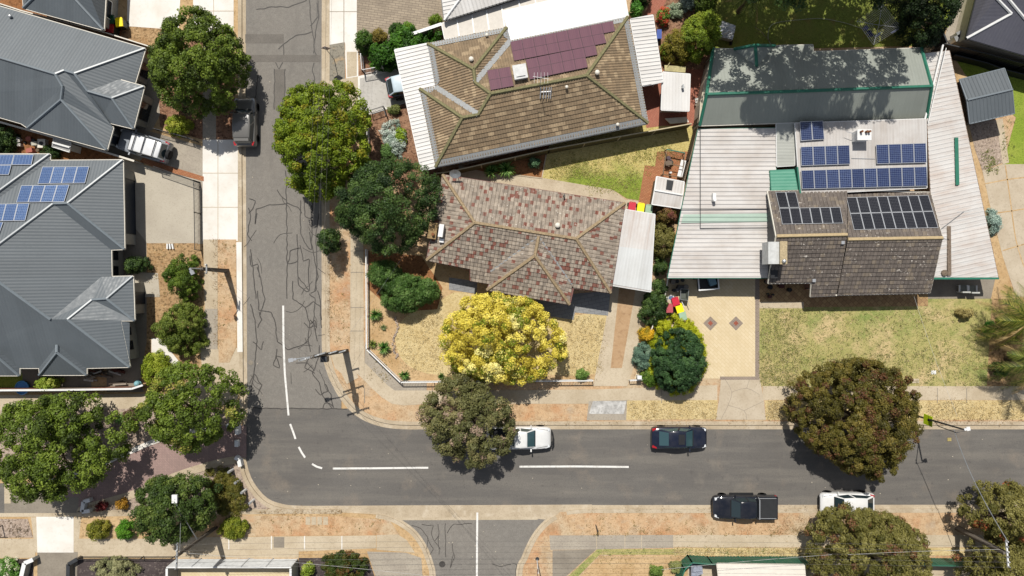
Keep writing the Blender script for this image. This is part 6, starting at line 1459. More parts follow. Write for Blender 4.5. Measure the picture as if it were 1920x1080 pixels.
# box trailer
p0 = P(1321, 528, G); t = thing('box_trailer', 'black box trailer with a white rim poking out under the white patio roof', 'trailer', p0)
mb = MB(); w, l = 1.62, 2.4; o = p0+Vector((0, .55, 0)); rz = R(5)
M = Matrix.Rotation(rz, 3, 'Z'); f = lambda x, y, z: o+M @ Vector((x, y, z))
def tbox(mb, c, s): mb.box(f(*c), s, rz)
tbox(mb, (0, 0, .5), (w, l, .06))
for s in (-1, 1): tbox(mb, (s*w/2, 0, .72), (.05, l, .45)); tbox(mb, (0, s*l/2, .72), (w, .05, .45))
mb.build('tray', m_black, t); mb = MB()
for s in (-1, 1): tbox(mb, (s*w/2, 0, .96), (.11, l+.1, .05)); tbox(mb, (0, s*l/2, .965), (w+.1, .11, .05))
mb.build('rim_rail', m_white, t)
for s in (-1, 1): mb = MB(); cc = f(s*(w/2+.14), 0, .3); mb.tube([cc-M @ Vector((.09, 0, 0)), cc+M @ Vector((.09, 0, 0))], .3, 16); mb.build('wheel', m_tyre, t)
mb = MB(); mb.bar(f(0, l/2, .45), f(0, l/2+1.1, .45), .08, .08); mb.build('drawbar', m_steelg, t)
mb = MB(); mb.box(f(.35, -.55, .72), (.55, .7, .4), R(20)); tag(mb.build('storage_tub', plain('teal_tub', '#7aa3b5', .5, .4)), 'pale blue tub lying in the black trailer', 'tub')
# ---------- bins ----------
def bin_(label, pos, ang, lid, body='bin_green', bh='#2e3b33', group='wheelie bins'):
    b = P(pos[0], pos[1], .55); b.z = G; t = thing('wheelie_bin', label, 'wheelie bin', (0, 0, 0), group); t['_w'] = (0., 0., 0.)
    mb = MB(); A = [(-.22, -.26), (.22, -.26), (.22, .26), (-.22, .26)]; B = [(-.28, -.34), (.28, -.34), (.28, .32), (-.28, .32)]
    mb.hexa([Vector((x, y, .06)) for x, y in A]+[Vector((x, y, .98)) for x, y in B]); o = mb.build('body', plain(body, bh, .5, .4), t); md = o.modifiers.new('soft', 'BEVEL'); md.width = .03; md.segments = 2
    mb = MB(); mb.hexa([Vector((x*1.08, y*1.08, .98)) for x, y in B]+[Vector((x*1.02, y*1.0, 1.06)) for x, y in B]); mb.bar((-.25, .38, 1.0), (.25, .38, 1.0), .05, .05); o = mb.build('lid', lid, t); md = o.modifiers.new('soft', 'BEVEL'); md.width = .035; md.segments = 2
    for s in (-1, 1): mb = MB(); mb.tube([(s*.2, .3, .12), (s*.28, .3, .12)], .12, 12); mb.build('wheel', m_tyre, t)
    t.location = b; t.rotation_euler = (0, 0, ang); return t
l_red = plain('red_lid', '#d3203c', .45, .4, var=.04); l_red2 = plain('faded_red_lid', '#c2545c', .5, .4, var=.06); l_yel = plain('yellow_lid', '#ffe600', .45, .4, var=.03, k=1.2); l_grn = plain('pale_green_lid', '#a5c2a4', .5, .4, var=.06); l_dgr = plain('dark_green_lid', '#1f5a3c', .5, .4); l_dred = plain('dark_red_lid', '#b01c24', .5, .4)
bin_('wheelie bin with a yellow lid by the white driveway at the top left', (231, 47), R(5), l_yel); bin_('wheelie bin with a dark red lid by the grey house at the top left', (214, 58), R(-10), l_dred); bin_('wheelie bin with a dark green lid in shade at the top left', (215, 42), R(0), l_dgr)
bin_('wheelie bin with a bright red lid behind the rust-streaked carport', (1183, 389), R(-8), l_red); bin_('wheelie bin with a yellow lid behind the rust-streaked carport', (1199, 391), R(-8), l_yel); bin_('wheelie bin with a green lid behind the rust-streaked carport', (1214, 394), R(-8), l_grn)
bin_('wheelie bin with a bright red lid beside the paved driveway hedge', (1264, 566), R(15), l_red); bin_('wheelie bin with a faded red lid beside the paved driveway hedge', (1252, 578), R(2), l_red2); bin_('wheelie bin with a yellow lid at the edge of the tan paved driveway', (1271, 578), R(18), l_yel); bin_('wheelie bin with a pale green lid above the yellow-green conifer', (1277, 592), R(14), l_grn)
# wheelbarrow-like cart and clutter
p0 = P(1279, 552, G); t = thing('wheelbarrow', 'dark grey wheelbarrow tub standing on the tan pavers by the bins', 'wheelbarrow', p0)
mb = MB(); A = [(-.2, -.28), (.2, -.28), (.2, .28), (-.2, .28)]; B = [(-.33, -.42), (.3, -.5), (.36, .42), (-.3, .48)]
for i in range(4):
    a, b = A[i-1], A[i]; c, d = B[i-1], B[i]; q = [p0+Vector((*a, .4)), p0+Vector((*b, .4)), p0+Vector((*d, .75)), p0+Vector((*c, .75))]; mb.face(q); mb.face([v+Vector((0, 0, -.01)) for v in q[::-1]])
mb.face([p0+Vector((x, y, .4)) for x, y in A]); mb.build('tub', plain('grey_tub', '#5d625a', .6, .3), t)
mb = MB(); r = [p0+Vector((x, y, .76)) for x, y in B]; mb.tube(r+[r[0]], .025, 6); mb.tube([p0+Vector((.25, -.4, .4)), p0+Vector((.45, -.9, .7))], .025, 6); mb.tube([p0+Vector((-.25, -.4, .4)), p0+Vector((.0, -1.0, .7))], .025, 6); mb.build('frame', m_steelg, t)
mb = MB(); mb.tube([p0+Vector((-.05, .5, .2)), p0+Vector((.05, .5, .2))], .2, 14); mb.build('wheel', m_tyre, t)
def clutter(seed, box, n, cols, zr, name, label, cat, smin=.12, smax=.4):
    r = random.Random(seed)
    for i in range(n):
        x, y = r.uniform(box[0], box[2]), r.uniform(box[1], box[3]); s = r.uniform(smin, smax); h = r.uniform(*zr); mb = MB(); c = P(x, y, G); k = r.random()
        if k < .45: mb.cyl(c-Vector((0, 0, .01)), s*.4, h, 12, r2=s*.55); mb.cyl(c+Vector((0, 0, h-.02)), s*.48, .03, 12)
        elif k < .8: mb.box(c+Vector((0, 0, h/2-.01)), (s*1.3, s*.9, h), r.uniform(0, 3)); mb.box(c+Vector((0, 0, h+.02)), (s*1.4, s, .05), r.uniform(0, .2))
        else: mb.ball(c+Vector((0, 0, s*.35)), s*.45, 10, sz=.8); mb.cyl(c-Vector((0, 0, .01)), s*.35, .06, 10)
        cn = cols[i % len(cols)]; tag(mb.build(name[i % len(name)], plain('clutter_'+cn[1:], cn, .6, .3)), label[i % len(label)] if i < len(label) else label[-1], cat, group=None if i < len(label)-1 else label[-1].replace('one of the ', ''))
clutter(3, (30, 258, 78, 286), 11, ['#d8d4cc', '#2b2b2e', '#b86a5a', '#6b5a44', '#c9c4b4', '#3a3f42'], (.2, .5), ['plant_pot', 'storage_box'], ['one of the pots and boxes cluttering the shady yard between the grey houses'], 'yard clutter')
mb = MB(); c = P(78, 269, .5); mb.prism([(c.x-.32, c.y-.36), (c.x+.32, c.y-.36), (c.x+.32, c.y+.36), (c.x-.32, c.y+.36)], G-.02, .55); mb.cyl(c+Vector((0, 0, .04)), .16, .05, 12, m=1); tag(mb.build('planter', [m_cream, m_black]), 'square cream planter with a dark round opening in the shady yard', 'planter')
clutter(5, (1252, 522, 1285, 545), 8, ['#3b3d40', '#6d6a68', '#26282a', '#7d766c'], (.3, .7), ['storage_box', 'bucket'], ['one of the dark boxes and buckets under the edge of the white patio roof'], 'yard clutter')
clutter(6, (1248, 552, 1258, 570), 4, ['#8ea3c4', '#e3e1de', '#5f7396', '#d9c3a8'], (.3, .8), ['storage_box', 'bucket'], ['one of the pale blue and white tubs wedged between hedge and bins'], 'yard clutter', .3, .5)
clutter(8, (1428, 526, 1480, 556), 9, ['#2b2b2e', '#5a2f2c', '#3a3f36', '#26282a'], (.25, .5), ['plant_pot'], ['one of the dark plant pots on the shaded porch'], 'plant pot')
clutter(9, (1250, 285, 1260, 330), 5, ['#5c4a52', '#efeeea', '#4a4438', '#7d6a5a'], (.3, .6), ['plant_pot'], ['one of the pots lined along the timber frame on the brick patio'], 'plant pot')
clutter(12, (1300, 176, 1318, 228), 6, ['#d8cdbb', '#efece5', '#8a7f70', '#3a3a3a'], (.15, .4), ['plant_pot'], ['one of the pale pots along the brick path by the paling fence'], 'plant pot')
clutter(14, (1242, 88, 1262, 110), 6, ['#d9cfc0', '#b9a993', '#e7dfd2'], (.1, .2), ['garden_stone'], ['one of the pale stones edging the flower bed'], 'stone')
clutter(15, (1796, 22, 1816, 60), 4, ['#e7e6e2', '#2fb4cf', '#3a3a3a', '#c9c7c1'], (.2, .5), ['bucket'], ['one of the small things left on the grey path by the charcoal roofed house'], 'yard clutter')
for x, y, l in ((1803, 62, 'grey air conditioner on the ground at the corner of the charcoal roofed house'), (1799, 70, 'second grey air conditioner box south of the first')):
    c = P(x, y, .9); t = thing('air_conditioner', l, 'air conditioner', (c.x, c.y, G)); mb = MB(); mb.box((c.x, c.y, .55), (.9, .4, .85), R(25)); mb.build('case', m_alu, t); mb = MB(); mb.box((c.x, c.y, .99), (.95, .44, .04), R(25)); mb.build('top_panel', plain('ac_top', '#9a9c9c', .5, .4), t)
for i, (x, y, l) in enumerate(((1800, 541, 'left of the two pale armchairs under the green gutter'), (1817, 542, 'right of the two pale armchairs under the green gutter'))):
    c = P(x, y, G); t = thing('armchair', l, 'chair', c, 'armchairs under the green gutter'); mb = MB(); mb.box(c+Vector((0, 0, .3)), (.6, .6, .18)); mb.build('seat', plain('chair_pad', '#8d9088', .8, .2), t); mb = MB(); mb.box(c+Vector((0, -.3, .5)), (.66, .12, .7)); mb.build('backrest', plain('chair_back', '#c9cac4', .7, .2), t)
    for s in (-1, 1):
        mb = MB(); mb.box(c+Vector((s*.33, 0, .42)), (.09, .6, .12)); mb.build('armrest', m_white, t)
        for q in (-1, 1): mb = MB(); mb.box(c+Vector((s*.3, q*.26, .15)), (.05, .05, .3)); mb.build('leg', m_white, t)
# timber frame on the brick patio
c = P(1263, 306, G); t = thing('pergola_frame', 'weathered timber and green steel frame standing on the brick patio', 'frame', c)
pts = [P(x, y, .9) for x, y in ((1250, 280), (1284, 287), (1279, 333), (1243, 327))]
mb = MB()
for a, b in zip(pts, pts[1:]+pts[:1]): mb.bar(a, b, .06, .06)
mb.bar(pts[0].lerp(pts[3], .55), pts[1].lerp(pts[2], .55), .05, .05); mb.build('frame', m_wood, t)
for p in pts: mb = MB(); mb.box((p.x, p.y, (G+.9)/2), (.07, .07, .9-G)); mb.build('post', m_wood, t)
mb = MB(); a, b = pts[0], pts[1]
for i in range(14): p = a.lerp(b, i/13); mb.bar((p.x, p.y, .25), (p.x, p.y, .9), .02, .02)
mb.bar(a+Vector((0, 0, .05)), b+Vector((0, 0, .05)), .07, .05); mb.build('green_rail', m_green, t)
mb = MB(); mb.box(P(1279, 316, .5), (.5, 1.4, .05), R(-14)); mb.box(P(1281, 318, .8), (.06, 1.3, .4), R(-14)); tag(mb.build('white_bench', m_white), 'white plastic bench inside the timber frame on the brick patio', 'bench')
# ---------- rotary clothes line, hose, shed in the shaded garden ----------
c = P(1648, 52, G); t = thing('clothes_line', 'rotary clothes line with washing in the shaded back garden', 'clothes line', c)
mb = MB(); mb.tube([c-Vector((0, 0, .05)), c+Vector((0, 0, 2.2))], .035, 8); mb.build('pole', m_steelg, t); tip = []
hc = P(1648, 47, 2.0)
for x, y in ((1654, 6), (1690, 52), (1638, 84), (1606, 40)):
    e = P(x, y, 1.95); mb = MB(); mb.tube([hc, hc.lerp(e, .98)], .02, 6); mb.build('arm', m_steelg, t); tip.append(e)
mb = MB()
for k in range(7):
    s = .34+.66*k/6; q = [hc.lerp(e, s) for e in tip]
    for a, b in zip(q, q[1:]+q[:1]): mb.tube([a, b], .008, 4)
mb.build('line', m_alu, t)
for i, (a, b, s, f0, f1, cc, l) in enumerate(((2, 3, .62, .15, .55, '#3b3f7a', 'dark blue cloth'), (2, 3, .62, .6, .85, '#6d74b5', 'violet cloth'), (1, 2, .55, .55, .85, '#8aa0d8', 'pale blue cloth'), (1, 2, .95, .02, .2, '#a9b6e6', 'lilac cloth'), (0, 1, .98, .0, .1, '#c9d3e8', 'white cloth'))):
    A = hc.lerp(tip[a], s); B = hc.lerp(tip[b], s); p, q = A.lerp(B, f0), A.lerp(B, f1); n = 9; mb = MB()
    for k in range(n):
        u, v = p.lerp(q, k/n), p.lerp(q, (k+1)/n); w = .12*math.sin(k*1.7); w2 = .12*math.sin((k+1)*1.7); dn = (q-p).normalized().cross(Vector((0, 0, 1)))
        mb.face([u, v, v+dn*w2-Vector((0, 0, .6)), u+dn*w-Vector((0, 0, .6))])
    tag(mb.build('washing', plain('cloth_'+cc[1:], cc, .9, .1)), l+' hanging on the rotary clothes line', 'washing')
mb = MB(); mb.tube([P(x, y, G+.03) for x, y in smooth_line([(1446, 85), (1440, 70), (1444, 50), (1460, 42), (1500, 37), (1540, 35), (1580, 42), (1612, 52), (1630, 58)], 6)], .035, 6); tag(mb.build('garden_hose', plain('pale_hose', '#a9ab8a', .6, .3)), 'pale garden hose looping across the shaded lawn', 'hose')
mb = MB(); mb.tube([P(1449, 84, .2), P(1428, 60, .5), P(1415, 50, .2)], .03, 6); tag(mb.build('timber_pole', m_wood), 'thin timber pole leaning on the sage green shed', 'pole')
c = P(1359, 56, G); t = thing('rubbish_trailer', 'silver tarpaulin-covered trailer beside the palm in the back garden', 'trailer', c); q = [P(x, y, 1.0) for x, y in ((1345, 36), (1380, 48), (1374, 74), (1340, 67))]
mb = MB(); mb.prism([(p.x, p.y) for p in q], .45, .9); mb.build('tray', m_steelg, t); mb = MB(); cc = sum(q, Vector())/4+Vector((0, 0, .18))
N = 8; g = lambda i, j: (q[0].lerp(q[1], i/N)).lerp(q[3].lerp(q[2], i/N), j/N)+Vector((0, 0, .22*math.sin(math.pi*i/N)*math.sin(math.pi*j/N)+.05*math.sin(i*3.1+j*2.3)))
for i in range(N):
    for j in range(N): mb.face([g(i, j+1), g(i+1, j+1), g(i+1, j), g(i, j)])
mb.build('tarpaulin', plain('silver_tarp', '#d5d8dd', .3, .6, .3, var=.15, scale=5), t)
for s in (0, 1): mb = MB(); e = q[s*2]; mb.tube([Vector((e.x, e.y, .35)), Vector((e.x+.12, e.y, .35))], .25, 12); mb.build('wheel', m_tyre, t)
# junk heaps
r = random.Random(4)
for i in range(14):
    x, y = r.uniform(168, 232), r.uniform(692, 724); c = P(x, y, G); mb = MB(); mb.box(c+Vector((0, 0, .1+.04*i)), (r.uniform(.5, 1.6), r.uniform(.08, .25), r.uniform(.04, .1)), r.uniform(-.4, .4)); mb.box(c+Vector((.1, .05, .05)), (r.uniform(.3, .9), .12, .1), r.uniform(-.4, .4))
    tag(mb.build('timber_offcut', plain('offcut_%d' % (i % 5), ['#8a7f73', '#d9d6d0', '#4a4038', '#6b3f35', '#a59a8c'][i % 5], .8, .2)), 'one of the boards stacked against the south wall of the corner grey house', 'board', group='boards stacked by the grey house')
c = P(46, 726, G); t = thing('paddling_pool', 'bright blue paddling pool shell by the brick boundary wall', 'paddling pool', c); mb = MB(); mb.cyl(c-Vector((0, 0, .01)), .48, .3, 18, r2=.55); mb.build('shell', plain('pool_blue', '#2186d8', .35, .5, var=.04), t); mb = MB(); mb.tube([c+Vector((.55*math.cos(k*.393), .55*math.sin(k*.393), .3)) for k in range(17)], .05, 6, caps=False); mb.build('rim', plain('pool_blue_rim', '#4aa3e6', .35, .5, var=.04), t)
c = P(262, 718, G); mb = MB(); mb.cyl(c-Vector((0, 0, .01)), .22, .3, 14, r2=.28); mb.ball(c+Vector((0, 0, .4)), .25, 12); tag(mb.build('garden_ornament', plain('aqua_glaze', '#8ec3cc', .3, .5)), 'aqua glazed ball at the end of the brick boundary wall', 'ornament')
c = P(1233, 69, G); mb = MB(); mb.box(c+Vector((0, 0, .3)), (.35, .7, .6)); mb.box(c+Vector((0, 0, .62)), (.4, .76, .05)); tag(mb.build('storage_tub', plain('blue_tub', '#2450b0', .5, .4)), 'deep blue tub beside the narrow white verandah', 'tub')
mb = MB(); c = P(320, 462, G)
for k in range(3): mb.box(c+Vector((-.2+.22*k, 0, .1)), (.12, .45, .2), .1*k)
tag(mb.build('block_stack', m_white), 'stack of white blocks at the end of the aggregate driveway', 'blocks')
mb = MB(); c = P(1750, 698, G); mb.box(c+Vector((0, 0, .01)), (.42, .32, .05)); mb.cyl(c+Vector((0, 0, .02)), .06, .03, 10); tag(mb.build('meter_lid', m_white), 'white square lid in the lawn under the service wire', 'lid')
mb = MB(); c = P(1716, 714, G); mb.box(c+Vector((0, 0, .01)), (.62, .36, .05)); mb.box(c+Vector((0, 0, .03)), (.5, .26, .03)); tag(mb.build('meter_lid', m_conc), 'tan rectangular lid at the edge of the lawn by the footpath', 'lid')
mb = MB()
r = random.Random(9)
for i in range(26):
    s = i/25; x = 742+(4*math.sin(s*7)); y = 595+s*75
    k = r.uniform(.08, .16); mb.box(P(x+r.uniform(-2, 2), y, G+.04), (k*1.4, k, .12), r.uniform(0, 3))
tag(mb.build('stone_edging', m_gravel), 'line of rough edging stones between mulch and dry lawn', 'edging')
mb = MB(); mb.prism([P2(x, y, 1.5) for x, y in ((1300, 1062), (1320, 1062), (1322, 1082), (1300, 1090))], G, .9); mb.prism([P2(x, y, 1.5) for x, y in ((1303, 1064), (1318, 1064), (1319, 1075), (1302, 1078))], .88, 1.05); tag(mb.build('tarpaulin_heap', plain('grey_tarp', '#a9b0c0', .5, .3, var=.2, scale=6)), 'blue-grey covered heap beside the cream roof at the bottom edge', 'heap')
# ---------- trees and plants ----------
GR = hexpal('#37451a', '#5f7324', '#87993a'); GRB = hexpal('#4a5f14', '#75891f', '#9ba830'); GRD = hexpal('#22341a', '#3d5528', '#627a3a'); YEL = hexpal('#b5a434', '#e6d65c', '#f6ec9f', k=1.1)
GG = hexpal('#4a4c2e', '#6f7043', '#90875a'); BRG = hexpal('#3d3a18', '#625c24', '#857638'); OLV = hexpal('#505020', '#78733a', '#979052'); SIL = hexpal('#7f9488', '#b4c4b4', '#dde4da')
tree('street_tree', 'dense green street tree by the white footpath at the top left', [(380, 12), (402, 40), (432, 46), (440, 72), (457, 96), (456, 132), (441, 160), (444, 182), (420, 198), (396, 206), (360, 212), (330, 206), (304, 190), (292, 165), (287, 130), (291, 100), (312, 75), (324, 50), (346, 27)], 1.6, 7.0, GR, base=(410, 130), tr=.2)
tree('street_tree', 'bright yellow-green tree leaning over the street', [(560, 163), (600, 157), (650, 151), (681, 176), (691, 212), (685, 260), (691, 300), (662, 332), (632, 352), (616, 376), (580, 373), (548, 350), (544, 322), (528, 300), (518, 258), (527, 220), (534, 188)], 1.8, 6.6, GRB, base=(632, 290), tr=.2, accent=(hexpal('#8f8a24')[0], .12))
tree('garden_tree', 'large dark green round tree in front of the mottled tile house', [(680, 312), (712, 305), (742, 298), (800, 314), (831, 350), (822, 400), (792, 440), (762, 472), (710, 477), (680, 456), (648, 430), (628, 400), (630, 366), (654, 331)], 1.5, 6.8, GRD, base=(745, 400), tr=.24, clump=.45, leaf=.17)
tree('street_tree', 'small dark green kerbside tree crossed by power lines', ell(617, 453, 21, 25), .9, 3.6, GRD, base=(626, 458), tr=.07, limbs=4, clump=.35, leaf=.15)
for l, o, z1 in (('left dome of the clipped dark green bushes in the corner garden', ell(722, 513, 31, 28), 2.7), ('main dome of the clipped dark green bushes in the corner garden', ell(758, 550, 47, 36), 3.0), ('right dome of the clipped dark green bushes in the corner garden', ell(800, 546, 25, 24), 2.5)):
    shrub('clipped_bush', l, o, z1-G, hexpal('#304a1c', '#4f7030', '#789450'), clump=.3, leaf=.13, dens=1.3, group='clipped bushes in the corner garden')
tree('golden_tree', 'golden yellow tree in the corner garden', [(905, 551), (935, 548), (960, 556), (1000, 560), (1030, 590), (1060, 630), (1064, 668), (1036, 690), (1002, 714), (962, 719), (915, 712), (880, 702), (850, 690), (824, 662), (820, 640), (834, 600), (860, 585), (864, 562)], 1.3, 5.6, YEL, base=(955, 660), tr=.18, accent=(hexpal('#7f8c22')[0], .26), clump=.4, leaf=.17, rough=.5, hue=.75, lump=1.6)
shrub('shrub', 'low green skirt of shoots below the golden tree', ell(905, 690, 55, 24), 1.3, hexpal('#6a7a18', '#a3ab2c', '#d0c64c'), clump=.35, leaf=.18)
tree('street_tree', 'sparse grey-green street tree shading the white ute', [(855, 700), (890, 712), (930, 735), (960, 768), (969, 810), (952, 850), (900, 878), (860, 870), (830, 850), (804, 815), (784, 782), (785, 750), (815, 728)], 1.8, 5.0, GG, base=(895, 765), tr=.17, accent=(hexpal('#a58f7a')[0], .12), dens=.8, clump=.42)
tree('street_tree', 'big round brownish green tree at the kerb right of the navy sedan', [(1582, 682), (1638, 674), (1686, 696), (1716, 738), (1720, 785), (1704, 836), (1680, 870), (1638, 900), (1602, 893), (1562, 864), (1518, 836), (1492, 798), (1483, 760), (1492, 724), (1526, 700)], 1.2, 6.4, BRG, base=(1610, 778), tr=.28, accent=(hexpal('#6b4a30')[0], .16), clump=.36, leaf=.17, rough=.15, flat=2.0, dens=1.1)
tree('street_tree', 'olive tree over the white hatchback at the bottom right', [(1542, 962), (1584, 954), (1640, 960), (1696, 979), (1736, 1004), (1748, 1050), (1742, 1100), (1690, 1130), (1600, 1140), (1538, 1110), (1518, 1050), (1522, 1000)], 1.6, 6.0, OLV, base=(1600, 1000), tr=.24, accent=(hexpal('#7d5a3c')[0], .1), clump=.4, leaf=.18, rough=.2)
tree('street_tree', 'reddish tipped tree at the bottom right corner, northern crown', [(1830, 925), (1880, 910), (1940, 920), (1980, 970), (1930, 1015), (1870, 1008), (1830, 990), (1800, 960)], 1.6, 5.4, OLV, base=(1850, 965), tr=.2, accent=(hexpal('#a8603c')[0], .09), clump=.4, leaf=.18, dens=.85)
tree('street_tree', 'olive tree at the bottom right corner below the white crossarm', [(1810, 1020), (1850, 1012), (1910, 1015), (1990, 1040), (1990, 1120), (1900, 1150), (1830, 1120), (1798, 1070)], 1.4, 5.4, OLV, base=(1850, 1050), tr=.2, accent=(hexpal('#8d5a3a')[0], .07), clump=.4, leaf=.18, dens=.85)
tree('street_tree', 'broad leafy green tree at the left edge over the lane', [(100, 742), (165, 744), (178, 775), (232, 792), (243, 830), (216, 870), (182, 902), (140, 930), (100, 939), (40, 930), (15, 890), (-20, 862), (-34, 800), (0, 770), (50, 752)], 1.9, 6.6, GR, base=(140, 830), tr=.22, clump=.48, leaf=.22, rough=.4, dens=.9)
tree('street_tree', 'leafy green tree at the mouth of the lane', [(330, 680), (390, 685), (435, 708), (452, 760), (441, 800), (402, 830), (350, 850), (310, 832), (275, 800), (261, 770), (288, 738), (298, 700)], 2.2, 6.8, GR, base=(375, 765), tr=.19, clump=.46, leaf=.21, rough=.4, dens=.85, accent=(hexpal('#a3a04a')[0], .1))
tree('street_tree', 'dark green tree behind the lamp bracket at the bottom left', [(290, 899), (350, 896), (390, 902), (408, 932), (396, 972), (368, 1000), (320, 1017), (275, 992), (251, 960), (250, 922)], 1.2, 5.4, hexpal('#2c3d1c', '#4c6128', '#71803a'), base=(350, 935), tr=.18, clump=.44, leaf=.2)
shrub('hedge', 'clipped brownish green hedge wedge on the gravel island', [(385, 880), (428, 877), (438, 892), (454, 925), (470, 950), (464, 959), (410, 962), (398, 930)], .7, hexpal('#4d5220', '#6c6a2a', '#8a7b3c'), cat='hedge', clump=.22, leaf=.11, dens=1.2, flat=6)
